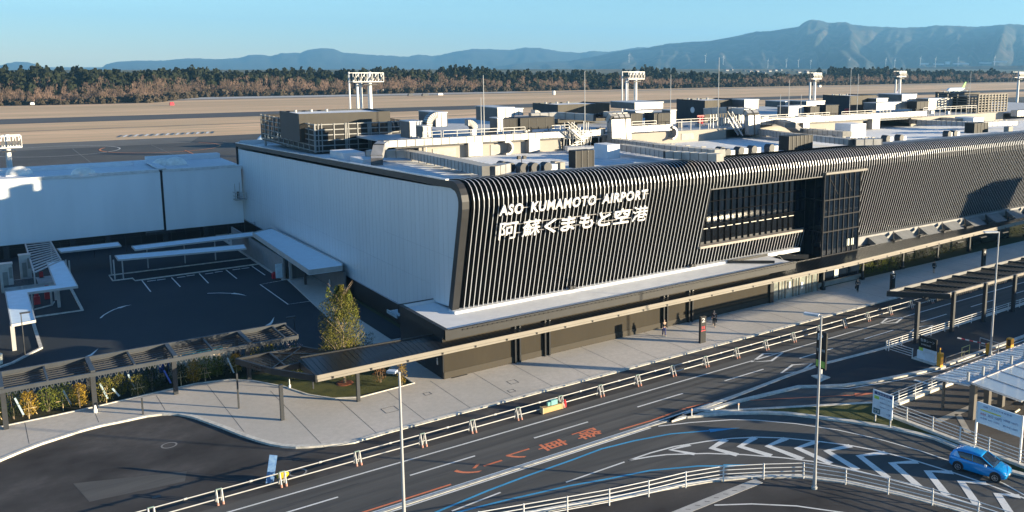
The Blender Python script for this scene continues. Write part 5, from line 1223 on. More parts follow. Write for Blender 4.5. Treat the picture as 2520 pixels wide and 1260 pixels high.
# ================================================================ PLANTS
prnd = random.Random(11)
def crown(mb, X, Y, z, h, r, n, sz, shape, core=.35):
    for k in range(n):
        t = prnd.random(); a = prnd.random()*6.283; lump = .75+.4*noise.noise(Vector((math.cos(a)*1.6+X, math.sin(a)*1.6+Y, t*5)))
        rr = r*shape(t)*lump*(core+(1-core)*prnd.random()**.5); x, y, zz = X+math.cos(a)*rr, Y+math.sin(a)*rr, z+h*t
        s = sz*(.6+prnd.random()*.8); N = Vector((prnd.uniform(-1, 1), prnd.uniform(-1, 1), prnd.uniform(-.3, 1))).normalized(); U = N.orthogonal().normalized(); V = N.cross(U)
        c = Vector((x, y, zz)); mb.add([c-U*s, c-V*s*.5, c+U*s, c+V*s*.5], [(0, 1, 2, 3)])
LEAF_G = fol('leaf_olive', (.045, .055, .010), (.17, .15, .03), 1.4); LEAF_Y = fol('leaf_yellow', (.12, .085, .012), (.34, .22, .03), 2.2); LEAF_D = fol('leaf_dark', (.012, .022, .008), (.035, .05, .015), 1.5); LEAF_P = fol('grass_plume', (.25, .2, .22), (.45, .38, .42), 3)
LEAF_M = fol('leaf_mid', (.06, .085, .015), (.16, .17, .03), 1.5); BARK = mat('bark', (.22, .17, .12), .9, var=.3, scale=6); STAKE = mat('stake_wood', (.50, .38, .20), .7, var=.1)
tb = at(848, 943, .09); tz = 9.3
k = (tb-CAM).dot(FW); tz = (943-690)/FPX*k*1.0
t = thing('big_tree', tb, 'tall olive-yellow broadleaf tree between the walkway roof and the end wall', 'tree')
m = MB(); prev = Vector(tb)
m.tube(tb, (tb.x+.05, tb.y, tb.z+tz*.45), .13, .09); m.tube((tb.x+.05, tb.y, tb.z+tz*.45), (tb.x, tb.y, tb.z+tz*.93), .09, .02)
for i in range(46):
    z = tz*(.16+.72*prnd.random()); a = prnd.random()*6.283; L = tz*.22*(1.15-z/tz*.7); m.tube((tb.x, tb.y, tb.z+z), (tb.x+L*math.cos(a), tb.y+L*math.sin(a), tb.z+z+L*1.1), .045, .012, 5)
obj('trunk', m, BARK, t)
def tshape(t): return (.35+.65*math.sin(math.pi*min(1, .15+t*.8))) if t < .85 else max(.12, (1-t)/.15*.55)
m = MB(); crown(m, tb.x, tb.y, tb.z+tz*.10, tz*.88, tz*.262, 15000, .060, tshape, .1); cr1 = obj('crown', m, LEAF_G, t)
m = MB()
for i in range(16):
    a = prnd.random()*6.283; z = tz*(.62+.36*prnd.random()); rr = tz*.15*prnd.random(); crown(m, tb.x+rr*math.cos(a), tb.y+rr*math.sin(a), tb.z+z-tz*.08, tz*.10, tz*.045, 110, .075, lambda q: 1-q*.8)
obj('leaf_sprays', m, LEAF_M, t)
obj('mulch', MB().tube((tb.x, tb.y, .08), (tb.x, tb.y, .14), .8, .6, 16), mat('mulch_red', (.20, .06, .025), .95, var=.3, scale=8), t)
def bush(px, py, z0, h, r, n, leaf, label, sz=.06, name='shrub', shape=None, stakes=0, stems=3, pos=None, group=None):
    p = Vector(pos) if pos else at(px, py, z0); t = thing(name, p, label, 'shrub' if name != 'young_tree' else 'tree', group)
    m = MB()
    for i in range(stems): a = prnd.random()*6.283; q = r*.5*prnd.random(); m.tube((p.x+q*.3*math.cos(a), p.y+q*.3*math.sin(a), p.z), (p.x+q*math.cos(a), p.y+q*math.sin(a), p.z+h*.85), .022, .01, 5)
    obj('stem', m, BARK, t); m = MB(); crown(m, p.x, p.y, p.z+h*.12, h*.88, r, n, sz, shape or (lambda q: .5+.5*math.sin(math.pi*min(1, q*.9+.1))), .1); obj('foliage', m, leaf, t)
    if stakes:
        m = MB()
        for i in range(stakes): a = 6.283*i/stakes+.4; m.tube((p.x+.55*math.cos(a), p.y+.55*math.sin(a), p.z), (p.x+.08*math.cos(a), p.y+.08*math.sin(a), p.z+1.25), .028, n=5)
        m.bar((p.x-.5, p.y-.2, p.z+.75), (p.x+.5, p.y-.2, p.z+.75), .05); obj('stake', m, STAKE, t)
    return t
bush(935, 941, .09, 1.5, .9, 350, fol('leaf_russet', (.10, .045, .02), (.2, .10, .04), 2), 'low russet shrub on the red mulch of the lawn', .05)
bush(990, 952, .09, 3.4, .62, 900, LEAF_Y, 'narrow yellow-green young tree at the lawn corner by the lamp', .05, 'young_tree')
bush(0, 0, 0, 2.6, 1.1, 900, LEAF_P, 'pale purple plume grass clump at the right end of the pergola', .06, 'plume_grass', pos=(22.6, 78.2, .1), shape=lambda q: .4+.6*q)
bush(0, 0, 0, 3.0, 1.3, 1500, LEAF_M, 'bushy green shrub at the foot of the big tree, left side', .07, pos=(21.9, 76.6, .1)); bush(0, 0, 0, 2.7, 1.3, 1400, LEAF_D, 'dark evergreen shrub right of the big tree', .07, pos=(27.2, 77.0, .1))
bush(0, 0, 0, 2.6, 1.0, 1200, LEAF_D, 'dark upright reeds beside the bright side path', .05, pos=(28.9, 77.6, .1), shape=lambda q: 1.0); bush(0, 0, 0, 1.7, .8, 500, LEAF_Y, 'yellowing shrub just behind the walkway roof under the big tree', .06, pos=(25.6, 75.2, .1))
leafs = [LEAF_G, LEAF_Y, LEAF_M, LEAF_Y, LEAF_D, LEAF_G]
xs_ = [-3.0, -1.4, .3, 1.6, 2.6, 3.9, 4.9, 6.0, 7.9, 9.0, 10.2, 11.4, 13.6, 14.6, 15.5, 16.6, 18.2, 19.6, 21.0]
for i, x in enumerate(xs_):
    y = 80.7+prnd.random()*.9; h = 1.8+prnd.random()*.8
    bush(0, 0, 0, h, .85+prnd.random()*.25, 1100, leafs[(i*5+i//3) % 6], 'planted shrub with leaning stakes under the pergola, %s from the left' % ORD[i], .055, 'staked_shrub', stakes=3 if i % 2 == 0 else 0, pos=(x, y, .06), group='shrubs under the pergola')
m = MB()
for i in range(60): crown(m, -10+i*.55, 81.6+prnd.random()*1.7, .05, 1.1+prnd.random()*.7, .8, 170, .07, lambda q: .8, .1)
tag(stuff(flatobj('dark_undergrowth', m, LEAF_D)), 'dark leafy ground cover along the back of the pergola bed', 'ground cover')
m = MB()
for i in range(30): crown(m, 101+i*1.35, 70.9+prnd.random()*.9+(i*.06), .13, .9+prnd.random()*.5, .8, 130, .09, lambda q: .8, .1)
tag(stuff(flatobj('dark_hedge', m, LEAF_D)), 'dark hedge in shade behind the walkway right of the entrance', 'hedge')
m = MB()
for i in range(12): crown(m, 95+i*.6, 70.3+prnd.random()*.9, .13, 1.2+prnd.random()*.5, .7, 150, .08, lambda q: .8, .1)
tag(stuff(flatobj('entrance_shrubs', m, LEAF_M)), 'greener shrubs at the near end of the dark hedge', 'shrubs')
# little boards and panels standing in the bed
PB1 = mat('panel_ice', (.30, .40, .46), .5); PB2 = mat('panel_blue', (.03, .10, .45), .5); PB3 = mat('panel_turquoise', (.15, .55, .62), .5)
for i, (x, y, m_, hh) in enumerate([(2.0, 80.6, PB1, 1.9), (5.2, 80.8, PB1, 1.7), (7.75, 80.5, PB1, 1.75), (8.6, 80.5, PB1, 1.0), (9.9, 81.2, PB1, 1.9), (12.6, 81.2, PB2, 1.6), (17.6, 80.6, PB1, 1.9), (21.6, 80.8, PB1, 2.0)]):
    t = thing('leaning_board', (x, y, .06), 'slim %s board leaning among the pergola shrubs, %s from the left' % ('blue' if m_ is PB2 else 'pale', ORD[i]), 'board', 'slim boards among the shrubs')
    obj('board_panel', MB().bar((x-.25, y, .4+hh*.8), (x+.2, y-.1, .45), .03, .13, (1, 0, 0)), m_, t)
t = thing('mural_panel', (14.6, 83.4, .1), 'colourful turquoise, white and yellow panel half hidden under the pergola', 'panel')
obj('panel_board', MB().box(12.2, 18.4, 83.3, 83.4, .4, 2.3), mat('mural_white', (.55, .62, .62), .6, rgb2=(.75, .55, .35), scale=1.2), t); obj('turquoise_band', MB().box(14.2, 17.6, 83.24, 83.3, 1.7, 2.3), PB3, t); obj('blue_patch', MB().box(12.3, 13.1, 83.24, 83.3, .8, 1.9), PB2, t)
p = at(232, 968, .0); tag(obj('white_statuette', MB().tube((6.85, 78.55, .13), (6.85, 78.55, .4), .13, .16).tube((6.85, 78.55, .4), (6.85, 78.55, .75), .12, .06), WHITE), 'small white object at the foot of the second pergola post', 'ornament')
# ================================================================ ROAD ISLANDS
isl = [(43.0, 49.75), (45, 49.9), (50, 50.2), (58, 50.85), (63, 51.0), (71.3, 50.35), (120, 50.3), (120, 44.0), (74, 44.0), (71.3, 44.0), (68.5, 44.3), (65.6, 44.9), (62.8, 45.5), (60.4, 46.3), (58.3, 47.5), (56.9, 48.5), (50, 49.4)]
struct(obj('traffic_island', MB().prism(isl, -.02, .11), ASPHALT_LOT)); struct(obj('island_kerb', MB().slab_along(isl, .42, -.02, .15, closed=True), KERB))
m = MB().slab_along([(57.3, 48.1), (60.2, 45.75), (65.4, 44.35), (71.2, 43.5), (74, 43.45), (120, 43.45)], .13, None, .012)
m.slab_along([(72, 42.2), (120, 42.2)], .13, None, .012); m.slab_along(a2([(2250, 935), (2302, 950)]), .35, None, .012); m.slab_along(a2([(2325, 922), (2380, 940)]), .35, None, .012)
m.slab_along(a2([(1735, 1014), (1960, 1004), (2145, 990)]), .13, None, .012); marks('island_edge_lines', m, PAINT_W)
gi = a2([(1690, 1027), (1730, 1017), (1800, 1013), (1960, 1004), (2146, 994)])+[(57.6, 40.6), (57.6, 25)]+a2([(2470, 1158), (2400, 1120), (2300, 1080), (2200, 1056), (2100, 1040), (2016, 1029), (1940, 1020), (1876, 1017), (1790, 1019)])
struct(obj('grass_island', MB().prism(gi, -.02, .10), LAWN)); struct(obj('island_kerb', MB().slab_along(gi[:5], .3, -.02, .15).slab_along(gi[6:]+[gi[0]], .45, -.02, .15), KERB))
rl_ = [(57.6, 41.2), (120, 41.2), (120, -30), (57.6, -30)]
struct(obj('parking_court', MB().prism(rl_, -.02, .06), two_scale('court_asphalt', (.075, .066, .06), (.10, .09, .08), (.05, .045, .04), .3, 2, .85, f=.5)))
struct(obj('court_kerb', MB().slab_along([(57.75, -10), (57.75, 40.9), (120, 40.9)], .55, .0, .30), KERB))
m = MB()
for i in range(8): m.slab_along([(61+3*i, 27.0), (63.5+3*i, 33.0)], .35, None, .075)
m.slab_along([(60, 36.9), (68, 36.9)], .6, None, .075); m.slab_along([(60, 34.2), (62.6, 36.7)], .5, None, .075); marks('court_lines', m, mat('court_paint', (.36, .33, .28), .8))
# near footway at the bottom
nf = [(20, 45.8), (24, 44.6), (28.5, 43.3), (32.5, 42.0), (35.4, 41.2), (38.5, 40.2), (41.2, 38.9), (43.8, 37.0), (45.7, 34.5), (47.2, 31.3), (48.4, 28.0), (49.4, 24), (50, 19)]
struct(obj('near_footway', MB().prism(nf+[(20, 19)], -.02, .11), ASPHALT_NEW)); struct(obj('near_kerb', MB().slab_along([(a+.25, b+.25) for a, b in nf], .45, -.02, .15), KERB))
P = a2([(1640, 1275), (1868, 1183)], .11); m = MB().slab_along(P, .75, .11, .122); struct(obj('concrete_strip', m, mat('strip_concrete', (.40, .39, .37), .8, var=.12, scale=1)))
m = MB()
for i in range(9): p = along(P, .12+.1*i); m.slab_along([(p[0]-.14, p[1]+.1), (p[0]+.1, p[1]-.12)], .06, None, .128)
marks('strip_slots', m, BLACK)

# ================================================================ BARRIER ALONG THE KERB
TX = [3.4, 7.45, 11.35, 15.3, 20.45, 25.4]+[29.5+4.06*i for i in range(0, 20)]; YT = 57.45
tr = None
for i, x in enumerate(TX):
    lab = 'white A-frame trestle of the pipe barrier along the kerb, %s from the left' % (ORD[i] if i < 20 else ORD[i-20].replace('first', 'twenty-first').replace('second', 'twenty-second').replace('third', 'twenty-third').replace('fourth', 'twenty-fourth').replace('fifth', 'twenty-fifth').replace('sixth', 'twenty-sixth'))
    if tr is None:
        tr = thing('barrier_trestle', (0, 0, 0), lab, 'barrier', 'trestles of the pipe barrier')
        for s in (-.16, .16):
            obj('leg', MB().tube((s, -.30, .16), (s, -.03, .92), .055, .05, 6).tube((s, .30, .0), (s, .03, .92), .045, .04, 6), STEELW, tr)
            obj('foot', MB().tube((s, -.36, .0), (s, -.30, .18), .066, .06, 6), mat('foot_salmon', (.42, .20, .15), .6), tr)
        obj('cap', MB().box(-.19, .19, -.04, .04, .92, .98), mat('cap_grey_green', (.20, .28, .25), .5), tr); obj('brace', MB().bar((-.16, -.2, .45), (.16, -.2, .45), .05), STEELW, tr)
        tr.location = (x, YT, 0)
    else: copy_thing(tr, (x, YT, 0), lab)
for i, (a, b) in enumerate(zip(TX, TX[1:])):
    t = thing('barrier_rail', (a, YT, .35), 'pair of white pipes spanning between two trestles, %s bay from the left' % (ORD[i] if i < 20 else 'twenty-'+ORD[i-20]), 'barrier rail', 'pipe rails of the kerb barrier')
    obj('upper_pipe', MB().tube((a+.1, YT+.02, .88), (b-.1, YT+.02, .88), .035, n=6).tube(((a+b)/2-.1, YT+.02, .88), ((a+b)/2+.1, YT+.02, .88), .07, n=6), STEELW, t)
    obj('lower_pipe', MB().tube((a+.3, YT-.1, .34), (b-.25, YT-.1, .34), .04, n=6), STEELW, t)
# crate with a teal bag, leaning blue board, yellow cover
c = at(1312, 1008); t = thing('wooden_crate', (c.x+1, YT+.35, 0), 'yellow plank crate lying behind the pipe barrier', 'crate'); x = c.x+.1
obj('crate_body', MB().box(x, x+1.9, YT-.5, YT-.05, .05, .5), mat('crate_wood', (.40, .27, .12), .7, var=.12, stretch=(1, 6, 6)), t); obj('crate_batten', MB().box(x-.02, x+.06, YT-.53, YT-.03, .04, .56).box(x+1.86, x+1.94, YT-.53, YT-.03, .04, .56), mat('batten_wood', (.42, .33, .19), .7), t)
tag(obj('teal_bag', MB().box(x+.9, x+1.5, YT-.35, YT-.05, .51, .9).box(x+.6, x+.85, YT-.3, YT-.1, .51, .8), mat('bag_teal', (.14, .36, .34), .6)), 'pale teal bag sitting on the plank crate', 'bag')
tag(obj('red_canister', MB().tube((x+2.3, YT-.2, 0), (x+2.3, YT-.2, .45), .14).tube((x+2.3, YT-.2, .45), (x+2.3, YT-.2, .62), .1), mat('red_paint', (.42, .02, .03), .5)), 'small red canister with white top beside the plank crate', 'canister')
c = at(668, 1190); t = thing('leaning_sign', (c.x, c.y, 0), 'blue-white panel leaning upright behind the pipe barrier', 'sign')
obj('sign_panel', MB().add([(c.x-.35, c.y+.05, .1), (c.x+.12, c.y-.12, .1), (c.x+.55, c.y+.25, 1.75), (c.x+.1, c.y+.45, 1.85), (c.x-.35, c.y+.1, .1), (c.x+.12, c.y-.07, .1), (c.x+.55, c.y+.3, 1.75), (c.x+.1, c.y+.5, 1.85)], [(0,1,2,3),(7,6,5,4),(0,4,5,1),(1,5,6,2),(2,6,7,3),(3,7,4,0)]), mat('sign_shaded_blue', (.08, .17, .36), .6, rgb2=(.15, .27, .45), scale=5), t)  # blue is darkened to stand for shade on the panel
obj('sign_leg', MB().bar((c.x+.1, c.y+.6, 0), (c.x+.4, c.y+.35, 1.3), .04).bar((c.x-.2, c.y-.1, 0), (c.x+.1, c.y-.1, .3), .04), STEELW, t)
bm = bmesh.new(); bmesh.ops.create_uvsphere(bm, u_segments=14, v_segments=8, radius=1); y_ = MB(); y_.v = [(c.x+.75+v.co.x*.42, c.y-.05+v.co.y*.22, .42+v.co.z*.3*(1-.3*v.co.x)) for v in bm.verts]; y_.f = [tuple(v.index for v in f.verts) for f in bm.faces]; bm.free()
tag(obj('yellow_cover', y_, mat('cover_yellow', (.5, .34, .01), .4), smooth=True), 'bright yellow rounded cover between the blue panel and a trestle', 'cover')

# ================================================================ GUARD FENCES
def guard(path, h, z0, label, sp=2.0, name='guard_fence', rails=4, first=True, r=.028, corner=False):
    t = thing(name, (path[0][0], path[0][1], z0), label, 'fence'); L = [0]
    for a, b in zip(path, path[1:]): L.append(L[-1]+math.dist(a, b))
    n = max(1, round(L[-1]/sp)); pts = [along(path, max(1.0001, L[-1]*i/n)) if i else path[0] for i in range(n+1)]
    for i, q in enumerate(pts): obj('post', MB().tube((q[0], q[1], z0-.1), (q[0], q[1], z0+h+.03), .05, n=7), WHITE, t)
    m = MB()
    for k in range(rails):
        z = z0+h*(.22+.76*k/(rails-1))
        for a, b in zip(pts, pts[1:]): m.tube((a[0], a[1], z), (b[0], b[1], z), r, n=6)
    obj('rail', m, WHITE, t); return t
guard([(71.2, 49.85), (90, 49.85), (112, 49.85)], .95, .12, 'white four-rail guard fence behind the arcade posts across the road', 2.6)
guard([(71.25, 49.6), (71.25, 46.9)], .95, .12, 'short white fence closing the left end of the arcade island', 2.7)
guard([(58.0, 40.75), (61.6, 40.85), (67.6, 40.85)], 1.0, .3, 'white guard fence along the upper kerb of the parking court', 2.5)
guard([(57.75, 40.5), (57.75, 36), (57.75, 31.5), (57.75, 22)], 1.05, .3, 'long white guard fence beside the grass island and blue car', 2.3)
guard([(20.4, 45.2), (24.4, 44.0), (28.5, 42.7), (32.5, 41.5), (35.4, 41.0), (38.5, 40.3), (41.2, 38.7), (43.8, 37.2), (45.7, 34.4), (47.15, 31.2), (48.4, 28.0), (49.3, 24)], 1.12, .11, 'curving white four-rail guard fence along the bottom footway', 2.9)
for i, (px, py) in enumerate([(1702, 1024), (1817, 1010)]):
    p = at(px, py, .12); t = thing('delineator', p, 'short white reflector post on the nose of the grass island, %s one' % ['left', 'right'][i], 'marker post', 'reflector posts on the grass island'); obj('post', MB().tube(p, (p.x, p.y, .75), .05, n=8), WHITE, t); obj('reflector', MB().tube((p.x, p.y-.04, .66), (p.x, p.y+.04, .66), .08), mat('reflector_orange', (.7, .25, .05), .3), t)

# ================================================================ STREET LAMPS
def lamp(x, y, h, label, ax=-1, ay=0.0, arm=.95):
    t = thing('street_lamp', (x, y, .1), label, 'street lamp'); obj('pole', MB().tube((x, y, .0), (x, y, 1.4), .14, .12, 12).tube((x, y, 1.4), (x, y, h), .105, .06, 12), mat('lamp_silver', (.55, .56, .57), .35, .5, var=.03), t, False)
    obj('arm', MB().tube((x, y, h-.05), (x+ax*.3, y+ay*.3, h+.02), .05), STEELW, t)
    d = Vector((ax, ay, 0)).normalized(); a = Vector((x, y, h))+d*.15; obj('lamp_head', MB().bar(a, a+d*arm, .34, .12), mat('lamp_head_grey', (.62, .64, .67), .4, .3), t); obj('lamp_glass', MB().bar(a+d*.1-Vector((0, 0, .08)), a+d*(arm-.1)-Vector((0, 0, .08)), .26, .03), WHITE, t); obj('base_collar', MB().tube((x, y, 0), (x, y, .28), .2, n=12), STEELW, t)
lamp(17.46, 42.2, 12.0, 'tall silver street lamp standing in the road left of centre', -.8, .9, .5)
p = at(2004, 1203, .1); lamp(p.x, p.y, 12.1, 'tall silver street lamp beside the chevron markings at the bottom', -.4, .9, 1.0)
p = at(2437, 874, .1); lamp(p.x, p.y, 12.4, 'tall silver street lamp at the right by the parking gate', -.9, .5, 1.4)

# ================================================================ SIGNS
RED = mat('sign_red', (.50, .03, .05), .5); SGR = mat('sign_green', (.45, .60, .10), .5)
def pylon(px, py, h, label, txt, extra=None):
    p = at(px, py, .13); t = thing('pylon_sign', p, label, 'sign'); obj('pylon_body', MB().box(p.x-.36, p.x+.36, p.y-.14, p.y+.14, .13, .13+h), BLACK, t)
    lettering('sign_lettering', txt, .5, LET, (p.x-.22, p.y-.15, h-.45), (1, 0, 0), (0, 0, 1), t, height=.42, width=.42); return t, p
t, p = pylon(1728, 843, 2.75, 'black pylon sign with white 2 and red lettering near the walking people', '2')
lettering('red_lettering', '降車', .4, RED, (p.x-.24, p.y-.15, 1.55), (1, 0, 0), (0, 0, 1), t, height=.36, width=.46); obj('red_band', MB().box(p.x-.3, p.x+.3, p.y-.15, p.y-.141, 1.38, 1.46), RED, t)
t, p = pylon(2195, 722, 2.5, 'black pylon sign on the shaded pavement nearest the glass tower', '3'); obj('top_knob', MB().tube((p.x, p.y, 2.6), (p.x, p.y, 2.95), .1), WHITE, t)
pylon(2419, 660, 2.7, 'black pylon sign farthest right on the shaded pavement', '4')
p = at(2019, 938, .12); t = thing('hanging_board_sign', p, 'tall thin black signboard with green block on a white post and pale base', 'sign')
obj('base_slab', MB().prism(a2([(1996, 929), (2020, 925), (2043, 933), (2022, 941)]), .11, .2), KERB, t); obj('post', MB().tube(p, (p.x, p.y, 1.3), .14), WHITE, t)
obj('signboard', MB().box(p.x-.09, p.x+.09, p.y-.55, p.y+.55, 1.3, 4.7), BLACK, t); obj('green_block', MB().box(p.x-.11, p.x-.09, p.y-.5, p.y+.5, 1.45, 2.05), SGR, t)
lettering('sign_lettering', 'P', 1, LET, (p.x-.12, p.y+.4, 3.9), (0, -1, 0), (0, 0, 1), t, height=.6, width=.6); lettering('sign_lettering', '空港駐車場', 1, LET, (p.x-.12, p.y+.45, 2.9), (0, -1, 0), (0, 0, 1), t, height=.25, width=.9)
# board with arrows
bx = 55.85; t = thing('information_board', (bx, 39.2, .1), 'white information board with green tag and arrow beside the fence corner', 'sign')
BRDW = mat('board_white', (.62, .70, .76), .5)
obj('board_panel', MB().box(bx, bx+.08, 38.25, 40.1, .75, 2.75), BRDW, t); obj('board_leg', MB().box(bx+.08, bx+.16, 38.4, 38.5, 0, 2.5).box(bx+.08, bx+.16, 39.8, 39.9, 0, 2.5), STEELW, t)
obj('navy_band', MB().box(bx-.012, bx, 38.3, 39.95, 2.42, 2.66), mat('sign_navy', (.02, .04, .14), .5), t); obj('green_tag', MB().box(bx-.012, bx, 39.5, 39.95, 2.05, 2.3), SGR, t); obj('dark_tag', MB().box(bx-.012, bx, 39.35, 39.98, .85, 1.28), mat('sign_deep_teal', (.01, .10, .13), .5), t)
lettering('sign_lettering', '→', 1, mat('sign_navy', (.02, .04, .14), .5), (bx-.02, 38.75, .95), (0, -1, 0), (0, 0, 1), t, height=.26, width=.38)
for k in range(5): lettering('sign_lettering', '駐車場のご案内', 1, mat('sign_navy', (.02, .04, .14), .5), (bx-.02, 39.4, 1.45+.18*k), (0, -1, 0), (0, 0, 1), t, height=.1, width=1.0) if k % 2 == 0 else None
lettering('sign_lettering', '駐車場 料金', 1, LET, (bx-.02, 39.7, 2.46), (0, -1, 0), (0, 0, 1), t, height=.15, width=1.2); lettering('sign_lettering', '空車', 1, LET, (bx-.02, 39.9, .92), (0, -1, 0), (0, 0, 1), t, height=.28, width=.5)
# price board
bx = 58.5; t = thing('price_board', (bx, 31.2, 0), 'large pale blue parking price board on two white legs above the blue car', 'sign'); INK = mat('ink_blue', (.03, .07, .22), .5)
obj('board_panel', MB().box(bx, bx+.1, 29.35, 32.75, 1.85, 3.45), mat('board_ice', (.55, .68, .78), .5, var=.03), t); obj('board_leg', MB().box(bx-.02, bx+.12, 32.72, 32.84, 0, 3.4).box(bx-.02, bx+.12, 29.25, 29.37, 0, 3.5), WHITE, t)
lettering('sign_lettering', '阿蘇くまもと空港 駐車場', 1, INK, (bx-.015, 32.3, 3.16), (0, -1, 0), (0, 0, 1), t, height=.13, width=2.2)
obj('yellow_band', MB().box(bx-.012, bx, 30.9, 32.5, 2.88, 2.97), mat('sign_yellow', (.62, .60, .08), .5), t); lettering('sign_lettering', '30分 100円', 1, INK, (bx-.015, 31.9, 2.52), (0, -1, 0), (0, 0, 1), t, height=.24, width=1.05); lettering('red_lettering', '普通車', 1, RED, (bx-.015, 32.5, 2.55), (0, -1, 0), (0, 0, 1), t, height=.16, width=.45)
lettering('sign_lettering', '大型車 30分 150円', 1, INK, (bx-.015, 32.5, 2.24), (0, -1, 0), (0, 0, 1), t, height=.14, width=1.5); lettering('sign_lettering', '24時間 1,000円', 1, INK, (bx-.015, 30.7, 2.62), (0, -1, 0), (0, 0, 1), t, height=.18, width=1.1); lettering('sign_lettering', '最大料金 1,200円', 1, INK, (bx-.015, 30.7, 2.2), (0, -1, 0), (0, 0, 1), t, height=.15, width=1.1)
# black parking board on the island tip
bx = 71.6; t = thing('parking_board', (bx, 45.3, .1), 'black and green lane board on a white block at the island tip', 'sign')
obj('black_panel', MB().box(bx, bx+.12, 44.6, 46.5, 1.35, 2.5), BLACK, t); obj('white_block', MB().box(bx-.05, bx+.3, 44.7, 46.6, .1, 1.0), BRDW, t); obj('block_base', MB().box(bx-.5, bx+.7, 44.4, 46.9, .1, .2), KERB, t); obj('green_tag', MB().box(bx-.012, bx, 46.0, 46.45, 1.02, 1.33), SGR, t); obj('pale_strip', MB().box(bx-.01, bx+.1, 44.6, 46.0, 1.02, 1.33), BRDW, t)
lettering('sign_lettering', '駐車レーン', 1, LET, (bx-.02, 46.3, 1.95), (0, -1, 0), (0, 0, 1), t, height=.3, width=1.5); lettering('sign_lettering', 'PARKING', 1, LET, (bx-.02, 46.2, 1.6), (0, -1, 0), (0, 0, 1), t, height=.16, width=1.0)

# gate equipment
OR = mat('gate_amber', (.62, .30, .02), .5)
p = at(2312, 905, 0); t = thing('ticket_bollard', p, 'amber ticket post at the entrance of the parking lane', 'ticket post'); obj('post_body', MB().box(p.x-.2, p.x+.25, p.y-.2, p.y+.2, 0, 1.45), OR, t); obj('post_mast', MB().box(p.x-.12, p.x-.04, p.y-.05, p.y+.05, 1.45, 1.95), OR, t); obj('foot', MB().box(p.x-.3, p.x+.5, p.y-.35, p.y+.3, 0, .12), KERB, t)
p = at(2484, 862, 0); t = thing('gate_machine', p, 'amber gate machine box at the right edge of the lane', 'gate machine'); obj('machine_body', MB().box(p.x-.25, p.x+.3, p.y-.25, p.y+.25, 0, 1.25), OR, t); obj('machine_slot', MB().box(p.x-.27, p.x-.25, p.y-.2, p.y+.15, .5, 1.15), BLACK, t)
p = at(2432, 872, 0); t = thing('barrier_gate', p, 'red and white striped boom on a pale gate frame', 'boom gate'); q = at(2381, 878, 0); m1 = MB(); m2 = MB(); a = Vector((p.x, p.y, 1.0)); b = Vector((q.x, q.y+1.2, 1.6))
for i in range(8): (m1 if i % 2 else m2).bar(a.lerp(b, i/8), a.lerp(b, (i+1)/8), .09)
obj('boom_white', m1, WHITE, t); obj('boom_red', m2, RED, t); obj('gate_housing', MB().box(p.x-.2, p.x+.3, p.y-.2, p.y+.2, 0, 1.1), OR, t)
def hoop(a, b, h, label, m_=STEELW):
    A, B = at(*a, 0), at(*b, 0); t = thing('hoop_rail', A, label, 'hoop rail'); obj('hoop_pipe', MB().tube(A, (A.x, A.y, h), .04, n=6).tube((A.x, A.y, h), (B.x, B.y, h), .04, n=6).tube((B.x, B.y, h), B, .04, n=6).tube((A.x, A.y, h*.45), (B.x, B.y, h*.45), .03, n=6), m_, t)
hoop((2327, 901), (2372, 885), .85, 'low tan hoop rail behind the amber ticket post', mat('hoop_tan', (.35, .30, .24), .6)); hoop((2410, 862), (2456, 876), 1.3, 'white rounded hoop rail next to the right street lamp'); hoop((2366, 880), (2385, 873), 1.0, 'olive hoop rail below the striped boom', mat('hoop_olive', (.40, .38, .15), .6))

# ================================================================ ROOFS OF THE PARKING COURT
CL = bpy.data.materials.new('translucent_roof'); CL.use_nodes = True; b_ = CL.node_tree.nodes['Principled BSDF']; b_.inputs['Base Color'].default_value = (.50, .60, .68, 1); b_.inputs['Roughness'].default_value = .12; b_.inputs['Alpha'].default_value = .62; b_.inputs['Specular IOR Level'].default_value = .8
BRNP = mat('post_brown_grey', (.085, .075, .065), .6, var=.06)
t = thing('court_canopy', (61.6, 38.7, 0), 'translucent ribbed canopy at the right with slim posts', 'canopy'); z = 2.9
A, B, C_, D_ = at(2292, 931, z), at(2384, 949, z), at(2384, 949, z)+Vector((34, 0, 0)), at(2292, 931, z)+Vector((36, 0, 0))
obj('clear_roof', MB().add([A, B, C_, D_, A+Vector((0, 0, .04)), B+Vector((0, 0, .04)), C_+Vector((0, 0, .04)), D_+Vector((0, 0, .04))], [(3,2,1,0),(4,5,6,7),(0,1,5,4),(1,2,6,5),(2,3,7,6),(3,0,4,7)]), CL, t)
m = MB(); m.bar(A, D_, .08, .12); m.bar(B, C_, .06, .1); m.bar(A, B, .08, .1); obj('roof_edge', m, mat('edge_pinkish', (.55, .50, .48), .5), t); m = MB()
for i in range(50): o_ = Vector((.7*i, 0, .07)); m.bar(A+o_+Vector((0, 0, 0)), B+o_, .035, .03)
obj('roof_rib', m, STEELW, t)
for i in range(5):
    x = 62.6+i*4.2; obj('slim_post', MB().box(x-.09, x+.09, 38.0, 38.18, .06, 2.85), BRNP, t)
t = thing('court_canopy', (63.2, 36, 0), 'larger translucent canopy with thick brown posts at the right edge', 'canopy'); z = 3.1
A, B = at(2390, 943, z), at(2520, 986, z); A = Vector((A.x, A.y, z)); B = Vector((B.x-.3, B.y, z)); E_ = Vector((34, 0, 0))
obj('clear_roof', MB().add([A, B, B+E_, A+E_, A+Vector((0, 0, .04)), B+Vector((0, 0, .04)), B+E_+Vector((0, 0, .04)), A+E_+Vector((0, 0, .04))], [(3,2,1,0),(4,5,6,7),(0,1,5,4),(1,2,6,5),(2,3,7,6),(3,0,4,7)]), CL, t)
m = MB(); m.bar(A, A+E_, .1, .16); m.bar(A, B, .08, .12)
